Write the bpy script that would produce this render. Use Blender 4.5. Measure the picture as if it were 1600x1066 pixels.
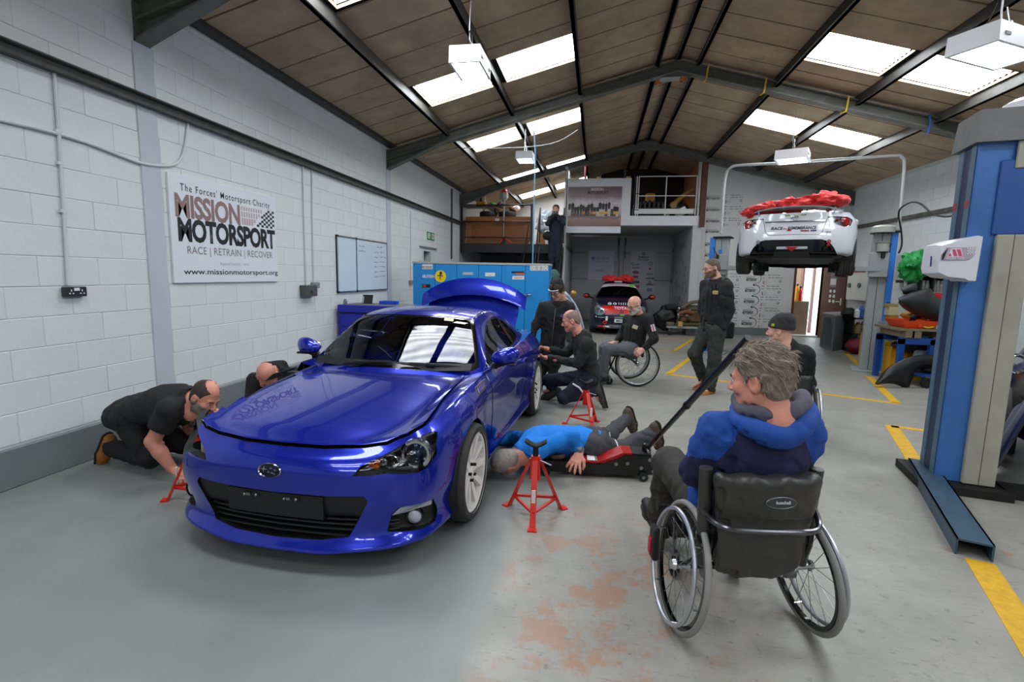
import bpy,bmesh,math,random
import numpy as np
from mathutils import Vector,Matrix
from mathutils.bvhtree import BVHTree
random.seed(7)
rng=np.random.default_rng(7)
SC=bpy.context.scene
COL=SC.collection
PI=math.pi
R=math.radians
for o in list(bpy.data.objects):bpy.data.objects.remove(o)
# ------------------------------------------------------------------ camera
YAW,PITCH,ROLL,FPX,CAMH=0.163571887,0.131127562,0.0202117445,787.15,1.52
def _cam_axes():
 cy,sy,cp,sp=math.cos(YAW),math.sin(YAW),math.cos(PITCH),math.sin(PITCH)
 f=np.array([-sy*cp,cy*cp,-sp]);r=np.array([cy,sy,0.0]);u=np.cross(r,f)
 c,s=math.cos(ROLL),math.sin(ROLL)
 return c*r+s*u,-s*r+c*u,f
CR,CU,CF=_cam_axes()
CAMP=np.array([0,0,CAMH])
cam_d=bpy.data.cameras.new('camera');cam=bpy.data.objects.new('camera',cam_d);COL.objects.link(cam)
cam_d.sensor_width=36;cam_d.lens=FPX*36/1600;cam_d.clip_start=0.05;cam_d.clip_end=200
cam.matrix_world=Matrix(((CR[0],CU[0],-CF[0],0),(CR[1],CU[1],-CF[1],0),(CR[2],CU[2],-CF[2],CAMH),(0,0,0,1)))
SC.camera=cam
def at(px,py,X=None,Y=None,Z=None):
 """the room point seen at a photograph pixel, on a given plane"""
 d=CF+(px-800)/FPX*CR-(py-533)/FPX*CU
 if X is not None:t=X/d[0]
 elif Y is not None:t=Y/d[1]
 else:t=(Z-CAMH)/d[2]
 return CAMP+t*d
 # ------------------------------------------------------------------ world, light, exposure
SC.view_settings.view_transform='Standard';SC.view_settings.look='None'
SC.view_settings.gamma=1;SC.view_settings.use_curve_mapping=False
SC.view_settings.exposure=1.6
SC.cycles.use_denoising=True
SC.cycles.max_bounces=8;SC.cycles.diffuse_bounces=4;SC.cycles.glossy_bounces=4
SC.cycles.transmission_bounces=6;SC.cycles.transparent_max_bounces=8
SC.cycles.sample_clamp_indirect=6;SC.cycles.caustics_reflective=False;SC.cycles.caustics_refractive=False
W=bpy.data.worlds.new('sky');SC.world=W;W.use_nodes=True
bg=W.node_tree.nodes['Background'];bg.inputs[0].default_value=(0.80,0.88,1.0,1);bg.inputs[1].default_value=2.5
ROOFLIGHT_E=7.0
LAMP_E=9.0
# ------------------------------------------------------------------ materials
MATS={}
def srgb(h):
 if isinstance(h,str):
  h=h.lstrip('#');c=[int(h[i:i+2],16)/255 for i in(0,2,4)]
 else:c=h
 return tuple(x/12.92 if x<=0.04045 else((x+0.055)/1.055)**2.4 for x in c)
def mat(name,col,rough=0.5,metal=0.0,var=0.0,vscale=8.0,bump=0.0,bscale=60.0,coat=0.0,spec=0.5,emit=None,es=0.0,trans=0.0,alpha=1.0,stretch=None,sheen=0.0):
 if name in MATS:return MATS[name]
 m=bpy.data.materials.new(name);m.use_nodes=True;nt=m.node_tree;n=nt.nodes;l=nt.links
 b=n['Principled BSDF'];c=srgb(col)
 b.inputs['Base Color'].default_value=(*c,1);b.inputs['Roughness'].default_value=rough
 b.inputs['Metallic'].default_value=metal;b.inputs['Coat Weight'].default_value=coat;b.inputs['Coat Roughness'].default_value=0.03
 b.inputs['Specular IOR Level'].default_value=spec
 if sheen:b.inputs['Sheen Weight'].default_value=sheen
 if trans:b.inputs['Transmission Weight'].default_value=trans
 if alpha<1:b.inputs['Alpha'].default_value=alpha
 if emit is not None:
  b.inputs['Emission Color'].default_value=(*srgb(emit),1);b.inputs['Emission Strength'].default_value=es
 if var or bump:
  tc=n.new('ShaderNodeTexCoord');src=tc.outputs['Object']
  if stretch:
   mp=n.new('ShaderNodeMapping');mp.inputs['Scale'].default_value=stretch;l.new(src,mp.inputs[0]);src=mp.outputs[0]
 if var:
  t=n.new('ShaderNodeTexNoise');t.inputs['Scale'].default_value=vscale;t.inputs['Detail'].default_value=6;t.inputs['Roughness'].default_value=0.65
  l.new(src,t.inputs['Vector'])
  mr=n.new('ShaderNodeMapRange');mr.inputs[1].default_value=0.3;mr.inputs[2].default_value=0.7
  mr.inputs[3].default_value=1-var;mr.inputs[4].default_value=1+var;l.new(t.outputs['Fac'],mr.inputs[0])
  hs=n.new('ShaderNodeHueSaturation');hs.inputs['Color'].default_value=(*c,1);l.new(mr.outputs[0],hs.inputs['Value'])
  l.new(hs.outputs[0],b.inputs['Base Color'])
 if bump:
  t2=n.new('ShaderNodeTexNoise');t2.inputs['Scale'].default_value=bscale;t2.inputs['Detail'].default_value=4
  l.new(src,t2.inputs['Vector']);bp=n.new('ShaderNodeBump');bp.inputs['Strength'].default_value=bump;bp.inputs['Distance'].default_value=0.01
  l.new(t2.outputs['Fac'],bp.inputs['Height']);l.new(bp.outputs[0],b.inputs['Normal'])
 MATS[name]=m
 return m
 # ------------------------------------------------------------------ mesh builder
class MB:
 def __init__(s):s.v=[];s.f=[];s.m=[]
 def add(s,vs,fs,mi=0):
  o=len(s.v);s.v.extend([tuple(map(float,p))for p in vs]);s.f.extend([tuple(i+o for i in f)for f in fs]);s.m.extend([mi]*len(fs));return s
 def box(s,a,b,mi=0,bev=0.0,rot=None,org=None):
  (x0,y0,z0),(x1,y1,z1)=a,b
  x0,x1=min(x0,x1),max(x0,x1);y0,y1=min(y0,y1),max(y0,y1);z0,z1=min(z0,z1),max(z0,z1)
  if bev:
   c=min(bev,(x1-x0)/2.01,(y1-y0)/2.01,(z1-z0)/2.01);vs=[];fs=[]
   P={}
   for ix,X in enumerate((x0,x1)):
    for iy,Y in enumerate((y0,y1)):
     for iz,Z in enumerate((z0,z1)):
      sx,sy,sz=(1-2*ix)*c,(1-2*iy)*c,(1-2*iz)*c
      P[ix,iy,iz,0]=len(vs);vs.append((X,Y+sy,Z+sz))
      P[ix,iy,iz,1]=len(vs);vs.append((X+sx,Y,Z+sz))
      P[ix,iy,iz,2]=len(vs);vs.append((X+sx,Y+sy,Z))
   def q(*k,fl=False):
    f=[P[i]for i in k];fs.append(f[::-1]if fl else f)
   for i in(0,1):
    q((i,0,0,0),(i,0,1,0),(i,1,1,0),(i,1,0,0),fl=i==1);q((0,i,0,1),(1,i,0,1),(1,i,1,1),(0,i,1,1),fl=i==1);q((0,0,i,2),(0,1,i,2),(1,1,i,2),(1,0,i,2),fl=i==1)
   for i in(0,1):
    for j in(0,1):
     e=(i+j)%2==1
     q((i,j,0,0),(i,j,0,1),(i,j,1,1),(i,j,1,0),fl=e);q((i,0,j,2),(i,0,j,0),(i,1,j,0),(i,1,j,2),fl=e);q((0,i,j,1),(0,i,j,2),(1,i,j,2),(1,i,j,1),fl=e)
     for k in(0,1):q((i,j,k,0),(i,j,k,2),(i,j,k,1),fl=(i+j+k)%2==1)
  else:
   vs=[(x0,y0,z0),(x1,y0,z0),(x1,y1,z0),(x0,y1,z0),(x0,y0,z1),(x1,y0,z1),(x1,y1,z1),(x0,y1,z1)]
   fs=[(3,2,1,0),(4,5,6,7),(0,1,5,4),(1,2,6,5),(2,3,7,6),(3,0,4,7)]
  if rot is not None:
   o=Vector(org)if org is not None else Vector(((x0+x1)/2,(y0+y1)/2,(z0+z1)/2))
   vs=[o+rot@(Vector(p)-o)for p in vs]
  return s.add(vs,fs,mi)
 def cyl(s,p0,p1,r0,r1=None,n=16,mi=0,caps=True):
  r1=r0 if r1 is None else r1
  p0,p1=Vector(p0),Vector(p1);d=(p1-p0).normalized();a=d.orthogonal().normalized();b=d.cross(a)
  vs=[]
  for p,r in((p0,r0),(p1,r1)):
   for i in range(n):
    t=2*PI*i/n;vs.append(p+a*(r*math.cos(t))+b*(r*math.sin(t)))
  fs=[(i,(i+1)%n,n+(i+1)%n,n+i)for i in range(n)]
  if caps:fs+=[tuple(range(n-1,-1,-1)),tuple(range(n,2*n))]
  return s.add(vs,fs,mi)
 def tube(s,pts,r,n=8,mi=0,closed=False,caps=True,flat=None):
  P=[Vector(p)for p in pts];N=len(P);rr=r if hasattr(r,'__len__')else[r]*N
  T=[]
  for i in range(N):
   a=P[(i-1)%N]if(closed or i>0)else P[i];b=P[(i+1)%N]if(closed or i<N-1)else P[i]
   T.append((b-a).normalized()if(b-a).length>1e-9 else Vector((0,0,1)))
  u=T[0].orthogonal().normalized();vs=[]
  if flat is not None:
   u=Vector(flat);u=(u-T[0]*u.dot(T[0])).normalized()
  for i in range(N):
   u=(u-T[i]*u.dot(T[i]))
   u=u.normalized()if u.length>1e-6 else T[i].orthogonal().normalized()
   w=T[i].cross(u)
   for k in range(n):
    t=2*PI*k/n;vs.append(P[i]+(u*math.cos(t)+w*math.sin(t))*rr[i])
  fs=[]
  for i in range(N if closed else N-1):
   j=(i+1)%N
   fs+=[(i*n+k,i*n+(k+1)%n,j*n+(k+1)%n,j*n+k)for k in range(n)]
  if caps and not closed:fs+=[tuple(range(n-1,-1,-1)),tuple((N-1)*n+k for k in range(n))]
  return s.add(vs,fs,mi)
 def lathe(s,prof,n=32,M=None,mi=0,closed=False):
  """profile of (radius, height) about local z, placed by matrix M"""
  vs=[];m=len(prof)
  for i in range(n):
   t=2*PI*i/n;c,sn=math.cos(t),math.sin(t)
   for r,h in prof:vs.append(Vector((r*c,r*sn,h)))
  if M is not None:vs=[M@v for v in vs]
  fs=[]
  for i in range(n):
   j=(i+1)%n
   for k in range(m if closed else m-1):
    k2=(k+1)%m;fs.append((i*m+k,j*m+k,j*m+k2,i*m+k2))
  return s.add(vs,fs,mi)
 def sphere(s,c,r,n=12,m=8,mi=0,rot=None):
  rr=r if hasattr(r,'__len__')else(r,r,r);c=Vector(c);vs=[]
  for j in range(m+1):
   a=PI*j/m
   for i in range(n):
    t=2*PI*i/n;p=Vector((rr[0]*math.sin(a)*math.cos(t),rr[1]*math.sin(a)*math.sin(t),rr[2]*math.cos(a)))
    vs.append(c+(rot@p if rot is not None else p))
  fs=[(j*n+i,(j+1)*n+i,(j+1)*n+(i+1)%n,j*n+(i+1)%n)for j in range(m)for i in range(n)]
  return s.add(vs,fs,mi)
 def prism(s,poly,off,mi=0):
  """closed 3-D polygon swept by the offset vector"""
  P=[Vector(p)for p in poly];o=Vector(off);n=len(P)
  nr=Vector((0,0,0))
  for i in range(n):
   a,b=P[i],P[(i+1)%n];nr+=a.cross(b)
  if nr.dot(o)<0:P=P[::-1]
  vs=P+[p+o for p in P]
  fs=[tuple(range(n-1,-1,-1)),tuple(range(n,2*n))]+[(i,(i+1)%n,n+(i+1)%n,n+i)for i in range(n)]
  return s.add(vs,fs,mi)
 def grid(s,G,mi=0,flip=False,cu=False,cv=False):
  nu,nv=len(G),len(G[0]);vs=[p for row in G for p in row];fs=[]
  for i in range(nu if cu else nu-1):
   for j in range(nv if cv else nv-1):
    a,b,c,d=i*nv+j,((i+1)%nu)*nv+j,((i+1)%nu)*nv+(j+1)%nv,i*nv+(j+1)%nv
    fs.append((a,d,c,b)if flip else(a,b,c,d))
  return s.add(vs,fs,mi)
 def mesh(s,name,mats,smooth=None,recalc=True):
  me=bpy.data.meshes.new(name);me.from_pydata(s.v,[],s.f)
  for m in(mats if isinstance(mats,(list,tuple))else[mats]):me.materials.append(m)
  if any(s.m):me.polygons.foreach_set('material_index',s.m)
  if recalc:
   bm=bmesh.new();bm.from_mesh(me);bmesh.ops.recalc_face_normals(bm,faces=bm.faces);bm.to_mesh(me);bm.free()
  shade(me,smooth)
  return me
 def build(s,name,mats,parent=None,smooth=35,**tags):
  return link(name,s.mesh(name,mats,smooth),parent,**tags)
def shade(me,ang):
 if ang is None:me.update();return
 me.polygons.foreach_set('use_smooth',[True]*len(me.polygons))
 if ang<180:
  bm=bmesh.new();bm.from_mesh(me);c=R(ang)
  for e in bm.edges:
   if len(e.link_faces)==2:
    e.smooth=e.calc_face_angle(0)<c
  bm.to_mesh(me);bm.free()
 me.update()
WORLDROOT={}
def link(name,data,parent=None,label=None,cat=None,group=None,kind=None,loc=None,rotz=None):
 o=bpy.data.objects.new(name,data);COL.objects.link(o)
 if loc is not None:o.location=loc
 if rotz is not None:o.rotation_euler=(0,0,rotz)
 if parent is not None:
  o.parent=parent
  if parent.name in WORLDROOT:o.matrix_parent_inverse=WORLDROOT[parent.name]
 tag(o,label,cat,group,kind)
 return o
def tag(o,label=None,cat=None,group=None,kind=None):
 if label:o['label']=label
 if cat:o['category']=cat
 if group:o['group']=group
 if kind:o['kind']=kind
 return o
def thing(name,label,cat,loc=(0,0,0),rotz=0.0,group=None,world=False,M=None):
 """Empty at the thing's base; with world=True its parts are given in room coordinates"""
 o=bpy.data.objects.new(name,None);COL.objects.link(o);o.empty_display_size=0.1
 if M is None:M=Matrix.Translation(Vector(loc))@Matrix.Rotation(rotz,4,'Z')
 o.matrix_basis=M
 if world:WORLDROOT[o.name]=M.inverted()
 return tag(o,label,cat,group)
def dup(root,M,label=None,group=None):
 def cp(o,par):
  c=o.copy();COL.objects.link(c)
  if par is not None:c.parent=par
  for ch in kids.get(o,[]):cp(ch,c)
  return c
 kids={}
 for o in COL.objects:
  if o.parent is not None:kids.setdefault(o.parent,[]).append(o)
 r=cp(root,None);r.matrix_basis=M
 if label:r['label']=label
 if group:r['group']=group
 return r
def frame(o,x,y,z=None):
 """4x4 matrix from an origin and axes"""
 x=Vector(x).normalized();y=Vector(y);z=x.cross(y).normalized()if z is None else Vector(z).normalized();y=z.cross(x)
 return Matrix(((x[0],y[0],z[0],o[0]),(x[1],y[1],z[1],o[1]),(x[2],y[2],z[2],o[2]),(0,0,0,1)))
def text(name,body,o,x,y,h,m,parent,w=None,bold=0.0,depth=0.0012,align='CENTER',spacing=1.0,shear=0.0):
 """flat lettering: o = anchor on the baseline, x along the line, y up; h = capital height; w = total width if given"""
 cu=bpy.data.curves.new('t','FONT');cu.body=body;cu.size=1.0;cu.align_x='LEFT';cu.offset=bold;cu.extrude=0.0;cu.space_character=spacing;cu.shear=shear
 cu.resolution_u=3
 ob=bpy.data.objects.new('t',cu);me=bpy.data.meshes.new_from_object(ob);bpy.data.objects.remove(ob);bpy.data.curves.remove(cu)
 n=len(me.vertices);co=np.empty(n*3);me.vertices.foreach_get('co',co);co=co.reshape(-1,3)
 if n==0:return None
 x0,x1=co[:,0].min(),co[:,0].max();s=h/0.69;sx=(w/(x1-x0))if w else s
 co[:,0]=(co[:,0]-x0)*sx;tot=(x1-x0)*sx
 co[:,0]-={'CENTER':tot/2,'LEFT':0,'RIGHT':tot}[align];co[:,1]*=s;co[:,2]=depth
 M=frame(o,x,y);A=np.array(M)
 co=co@A[:3,:3].T+A[:3,3]
 me.vertices.foreach_set('co',co.ravel());me.materials.clear();me.materials.append(m);me.update();me.name=name
 return link(name,me,parent)
def pchip(xs,ys,x):
 xs=np.asarray(xs,float);ys=np.asarray(ys,float);x=np.clip(np.asarray(x,float),xs[0],xs[-1])
 h=np.diff(xs);d=np.diff(ys)/h;n=len(xs);m=np.zeros(n)
 for i in range(1,n-1):
  if d[i-1]*d[i]>0:
   w1,w2=2*h[i]+h[i-1],h[i]+2*h[i-1];m[i]=(w1+w2)/(w1/d[i-1]+w2/d[i])
 m[0],m[-1]=d[0],d[-1]
 k=np.clip(np.searchsorted(xs,x,'right')-1,0,n-2);t=(x-xs[k])/h[k]
 return(ys[k]*(1+2*t)*(1-t)**2+m[k]*h[k]*t*(1-t)**2+ys[k+1]*t*t*(3-2*t)+m[k+1]*h[k]*t*t*(t-1))
def smooth_path(pts,k=6,closed=False):
 P=np.array(pts,float);n=len(P);out=[]
 rng_=range(n)if closed else range(n-1)
 for i in rng_:
  p0,p1,p2,p3=(P[(i-1)%n],P[i],P[(i+1)%n],P[(i+2)%n])if closed else(P[max(i-1,0)],P[i],P[i+1],P[min(i+2,n-1)])
  for j in range(k):
   t=j/k;out.append(0.5*((2*p1)+(p2-p0)*t+(2*p0-5*p1+4*p2-p3)*t*t+(3*p1-p0-3*p2+p3)*t**3))
 if not closed:out.append(P[-1])
 return[tuple(p)for p in out]
def _h(i,j,k,seed):
 n=(i*374761393+j*668265263+k*2147483647+seed*144665)&0x7fffffff
 n=((n^(n>>13))*1274126177)&0x7fffffff
 return((n^(n>>16))&0xffff)/65535.0
def vnoise(P,seed=0):
 P=np.asarray(P,float);I=np.floor(P).astype(np.int64);f=P-I;f=f*f*(3-2*f);i,j,k=I[...,0],I[...,1],I[...,2];r=0
 for a in(0,1):
  for b in(0,1):
   for c in(0,1):
    w=(f[...,0]if a else 1-f[...,0])*(f[...,1]if b else 1-f[...,1])*(f[...,2]if c else 1-f[...,2])
    r=r+w*_h(i+a,j+b,k+c,seed)
 return r*2-1
def fbm(P,o=3,seed=0):
 r=0;a=1
 for q in range(o):r=r+a*vnoise(np.asarray(P)*2**q,seed+q*17);a*=.5
 return r
def lump(c,r,amp,sc,seed=0,n=40,m=24,flat=None,ridge=False,rot=None):
 """crumpled cloth or bag: a ball pushed about by noise"""
 mb=MB();mb.sphere((0,0,0),r,n,m)
 P=np.array(mb.v);d=P/np.linalg.norm(P,axis=1,keepdims=True);q=fbm(P*sc,3,seed)
 if ridge:q=1-2*np.abs(q)
 P=P+d*(q*amp)[:,None]
 if flat is not None:P[:,2]=np.maximum(P[:,2],flat)
 if rot is not None:P=P@np.array(rot).T
 mb.v=[tuple(p)for p in P+np.array(c)]
 return mb
 # common materials
M_black=mat('black plastic',(0.06,0.06,0.065),0.5,bump=0.15,bscale=300)
M_rubber=mat('black rubber',(0.075,0.075,0.075),0.75,var=0.15,vscale=20)
M_chrome=mat('chrome',(0.75,0.76,0.78),0.15,1.0)
M_steel=mat('bare steel',(0.55,0.56,0.57),0.38,1.0,var=0.1,vscale=25)
M_white=mat('white gloss',(0.88,0.88,0.89),0.35,var=0.02)
M_dark=mat('dark void',(0.03,0.03,0.032),0.8,var=0.1)
M_grime=mat('grimy black metal',(0.10,0.095,0.09),0.6,0.3,var=0.35,vscale=14,bump=0.3,bscale=40)
# ================================================================== ROOM
XL,XR,YF,YB,YG=-3.914,6.25,-6.6,14.75,18.7
RX,RZ,RM=1.17,5.15,0.263
def roofz(x):return RZ-RM*abs(x-RX)
def floor_mat():
 m=bpy.data.materials.new('painted concrete floor');m.use_nodes=True;nt=m.node_tree;n=nt.nodes;l=nt.links;b=n['Principled BSDF']
 tc=n.new('ShaderNodeTexCoord');sep=n.new('ShaderNodeSeparateXYZ');l.new(tc.outputs['Object'],sep.inputs[0])
 def noise(s,d=6,r=0.6,vec=None):
  t=n.new('ShaderNodeTexNoise');t.inputs['Scale'].default_value=s;t.inputs['Detail'].default_value=d;t.inputs['Roughness'].default_value=r
  l.new(vec or tc.outputs['Object'],t.inputs['Vector']);return t.outputs['Fac']
 def mrange(v,a,b_,c=0.0,d=1.0):
  t=n.new('ShaderNodeMapRange');t.inputs[1].default_value=a;t.inputs[2].default_value=b_;t.inputs[3].default_value=c;t.inputs[4].default_value=d;l.new(v,t.inputs[0]);return t.outputs[0]
 def mixc(f,a,b_):
  t=n.new('ShaderNodeMix');t.data_type='RGBA';l.new(f,t.inputs[0])
  for i,q in((6,a),(7,b_)):
   if isinstance(q,tuple):t.inputs[i].default_value=(*srgb(q),1)
   else:l.new(q,t.inputs[i])
  return t.outputs[2]
 def math_(op,a,b_):
  t=n.new('ShaderNodeMath');t.operation=op
  for i,q in((0,a),(1,b_)):
   if isinstance(q,(int,float)):t.inputs[i].default_value=q
   else:l.new(q,t.inputs[i])
  return t.outputs[0]
 seam=math_('ADD',sep.outputs[0],math_('MULTIPLY',noise(3.0),0.16))
 side=mrange(seam,-0.40,-0.30)
 left=mixc(mrange(noise(1.3),0.3,0.7),(0.475,0.495,0.485),(0.525,0.54,0.53))
 right=mixc(mrange(noise(2.2,8,0.7),0.3,0.7),(0.52,0.515,0.49),(0.60,0.59,0.56))
 mp=n.new('ShaderNodeMapping');mp.inputs['Scale'].default_value=(3.5,20,1);mp.inputs['Rotation'].default_value=(0,0,0.5);l.new(tc.outputs['Object'],mp.inputs[0])
 scuff=mrange(noise(2.6,9,0.78,mp.outputs[0]),0.575,0.64)
 spots=mrange(noise(17,5,0.7),0.60,0.68)
 right=mixc(math_('MULTIPLY',math_('MAXIMUM',scuff,spots),0.62),right,(0.33,0.33,0.32))
 left=mixc(math_('MULTIPLY',spots,0.2),left,(0.38,0.40,0.40))
 base=mixc(side,left,right)
 rad=math_('ABSOLUTE',math_('ADD',sep.outputs[0],-0.05),0)
 near=mrange(rad,0.75,0.2);far=mrange(sep.outputs[1],3.4,2.6)
 bare=math_('MULTIPLY',mrange(noise(3.4,8,0.72),0.50,0.57),math_('MULTIPLY',near,far))
 bare2=mrange(noise(3.1,7,0.7),0.635,0.67)
 bare=math_('MULTIPLY',math_('MAXIMUM',bare,math_('MULTIPLY',bare2,0.8)),side)
 base=mixc(math_('MULTIPLY',bare,0.85),base,(0.60,0.46,0.37))
 l.new(base,b.inputs['Base Color'])
 rr=mrange(noise(4,5),0.3,0.7,0.32,0.5);l.new(rr,b.inputs['Roughness'])
 bp=n.new('ShaderNodeBump');bp.inputs['Strength'].default_value=0.25;bp.inputs['Distance'].default_value=0.01;l.new(noise(14,6,0.7),bp.inputs['Height']);l.new(bp.outputs[0],b.inputs['Normal'])
 return m
M_floor=floor_mat()
M_yellow=mat('yellow line paint',(0.80,0.62,0.10),0.55,var=0.18,vscale=18)
M_block=mat('white painted block',(0.83,0.845,0.85),0.6,var=0.035,vscale=1.2,bump=0.25,bscale=25)
M_joint=mat('painted mortar',(0.76,0.775,0.78),0.7,var=0.05,vscale=5)
M_plinth=mat('grey plinth paint',(0.44,0.47,0.475),0.6,var=0.06,vscale=3,bump=0.2,bscale=20)
M_strip=mat('grey white column paint',(0.72,0.75,0.79),0.6,var=0.05,vscale=2)
M_frame=mat('grey green steel frame',(0.40,0.41,0.385),0.55,0.1,var=0.25,vscale=6,bump=0.15,bscale=30)
M_purlin=mat('dark steel purlin',(0.21,0.205,0.195),0.5,0.25,var=0.25,vscale=5)
M_panel=mat('dirty ceiling panel',(0.67,0.59,0.48),0.8,var=0.22,vscale=2.4,bump=0.1,bscale=40)
M_roofdark=mat('dark roof void',(0.10,0.095,0.09),0.9)
M_wallwhite=mat('white panel wall',(0.84,0.84,0.835),0.55,var=0.03,vscale=1.5)
floor=MB().box((XL-0.3,YF-0.2,-0.12),(XR+0.3,YG+0.2,0)).build('floor',M_floor,kind='structure')
def strip(a,b,w=0.075,m=M_yellow,name='marking_line',z=0.0025):
 a,b=Vector((a[0],a[1],0)),Vector((b[0],b[1],0));d=(b-a).normalized();p=Vector((-d.y,d.x,0))*w/2
 MB().prism([a-p,b-p,b+p,a+p],(0,0,z)).build(name,m,floor)
for a,b,w in(((1.17,8.17),(3.83,6.93),.09),((1.17,8.17),(1.83,10.0),.09),((3.81,6.96),(4.40,8.85),.10),((3.15,5.8),(3.62,5.64),.09),((3.17,5.83),(2.62,4.30),.12),((2.15,3.0),(1.62,1.55),.13),((1.15,10.78),(1.66,10.81),.09),((1.63,10.80),(2.42,13.1),.09),((1.24,12.9),(3.0,13.35),.08),((5.36,11.8),(4.74,9.85),.09),((-0.1,10.6),(0.62,10.7),.08)):
 strip(a,b,w)
 # ---- walls of painted concrete block: a backing slab with every block a piece on it
def block_mesh(L,seed):
 r=random.Random(seed);mb=MB();nx=1
 mb.box((0,-L/2-.0005,-.106),(.05,L/2+.0005,.106),bev=0.0035)
 mb.v=[(x+r.uniform(-.0008,.0008),y,z)for x,y,z in mb.v]
 return mb.mesh('block',M_block,None)
BLK={L:block_mesh(L,i)for i,L in enumerate((0.44,0.22))}
def blocks(wall,xface,sgn,y0,y1,z0,z1,skip,far_y):
 """sgn=+1 when the wall faces +X. Blocks nearest the camera are single pieces, the rest one mass."""
 rest=MB();n=0;items=[]
 k=0;z=z0
 while z+0.2<z1:
  y=y0-(0.22 if k%2 else 0.0)
  while y<y1:
   L=0.44;c=y+L/2
   if c-L/2>y0-0.05 and not any(a<c<b and p<z+.105<q for a,b,p,q in skip):items.append((c,z+0.105))
   y+=0.445
  z+=0.216;k+=1
 items.sort(key=lambda t:(abs(t[0]-4)if t[0]>2.2 else 50))
 for c,zc in items:
  M=Matrix.Translation((xface-sgn*0.05+random.uniform(-.0012,.0012),c,zc))
  if sgn<0:M=M@Matrix.Rotation(PI,4,'Z')
  if n<290:
   o=link('block',BLK[0.44],wall);o.matrix_basis=M;n+=1
  else:
   src=BLK[0.44];A=np.array(M);rest.add([tuple(A[:3,:3]@np.array(v.co)+A[:3,3])for v in src.vertices],[tuple(p.vertices)for p in src.polygons])
 if rest.v:rest.build('block_courses',M_block,wall,smooth=None,kind='stuff')
def slab(name,a,b,m=M_joint):return MB().box(a,b).build(name,m,smooth=None,kind='structure')
mb=MB();xa,xb=XL-.25,XL-.004
for a,b in(((xa,YF,0),(xb,11.15,4)),((xa,11.62,0),(xb,YG,4)),((xa,11.15,0),(xb,11.62,1.3)),((xa,11.15,2.08),(xb,11.62,4))):mb.box(a,b)
wall_left=mb.build('wall_left',M_joint,smooth=None,kind='structure')
blocks(wall_left,XL,1,1.0,14.05,0.29,3.95,[(10.95,11.82,1.25,2.12)],9)
wall_right=slab('wall_right',(XR+.004,YF,0),(XR+.25,YB+.1,4.0))
blocks(wall_right,XR,-1,6.4,YB-.1,0.29,3.9,[],9)
# upper render of the left wall beyond the mezzanine line, gable and front walls
wall_front=slab('wall_front',(XL-.25,YF-.25,0),(XR+.25,YF,5.2),M_block)
wall_gable=slab('wall_gable',(XL-.25,YG,0),(2.75,YG+.2,5.1),mat('gable wall',(0.72,0.71,0.69),0.7,var=0.1,vscale=2))
# back wall with a doorway (X 4.95..5.95): three pieces joined in one slab
DX0,DX1,DZ=5.28,5.98,2.1
mb=MB();mb.box((2.62,YB,0),(DX0,YB+.2,4.02));mb.box((DX1,YB,0),(XR+.25,YB+.2,4.02));mb.box((DX0,YB,DZ),(DX1,YB+.2,4.02))
mb.prism([(2.62,YB,4.02),(XR+.25,YB,4.02),(2.62,YB,roofz(2.62)+.02)],(0,.2,0))
wall_back=mb.build('wall_back',M_wallwhite,smooth=None,kind='structure')
MB().box((2.66,YB-.02,0),(DX0-.12,YB,0.2)).build('baseboard_back',M_plinth,kind='structure')
MB().box((XL,YF,0),(XL+.035,14.0,0.275),bev=.006).build('baseboard_left',M_plinth,kind='structure')
MB().box((XR-.03,YF,0),(XR,YB,0.27),bev=.006).build('baseboard_right',M_plinth,kind='structure')
# steel sheeting rail on both side walls
M_rail=mat('weathered wall rail',(0.27,0.275,0.26),0.6,0.1,var=0.3,vscale=12)
mb=MB();mb.box((XL,YF,2.885),(XL+.06,14.1,2.965),bev=.004);mb.box((XL,YF,2.955),(XL+.11,14.1,2.965));mb.build('trim_1',M_rail,kind='structure')
mb=MB();mb.box((XR-.06,YF,2.80),(XR,YB,2.88),bev=.004);mb.build('trim_2',mat('rusty wall rail',(0.34,0.33,0.31),0.7,var=0.6,vscale=9),kind='structure')
FR=[-6.2,-1.15,4.0,9.17,14.2]
i=3
for y in FR:
 for x,s in((XL,1),(XR,-1)):
  MB().box((x-s*.005,y-.10,.26),(x+s*.010,y+.10,3.4),bev=.003).build('trim_%d'%i,M_strip,kind='structure');i+=1
  # eaves beam on the left
MB().box((XL,YF,3.80),(XL+.14,YG,3.93),bev=.01).build('trim_%d'%i,M_purlin,kind='structure');i+=1
# ---- ceiling: backing sheet, panels, purlins, rafters, rooflights
mb=MB()
for x0,x1 in((XL-.2,RX),(RX,XR+.2)):
 pass
LIGHTS_X=[(-2.69,-1.70),(-1.49,-.46),(2.80,3.86),(4.04,5.04)]
LIGHTS_Y=[(-4.85,-3.9),(-1.8,-.9),(1.2,2.1),(4.2,5.08),(7.2,8.06),(10.2,11.06),(14.08,14.95),(17.0,17.9)]
LIGHTS_YR=[(-4.65,-3.7),(-1.6,-.7),(1.4,2.3),(4.5,5.35),(7.55,8.4),(10.6,11.5)]
def rp(x,y,dz=0.0):return(x,y,roofz(x)+dz)
def rslab(mb,x0,x1,y0,y1,za,zb):
 P=[rp(x0,y0,za),rp(x1,y0,za),rp(x1,y1,za),rp(x0,y1,za)];Q=[rp(x0,y0,zb),rp(x1,y0,zb),rp(x1,y1,zb),rp(x0,y1,zb)]
 mb.add(P+Q,[(3,2,1,0),(4,5,6,7),(0,1,5,4),(1,2,6,5),(2,3,7,6),(3,0,4,7)])
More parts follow.
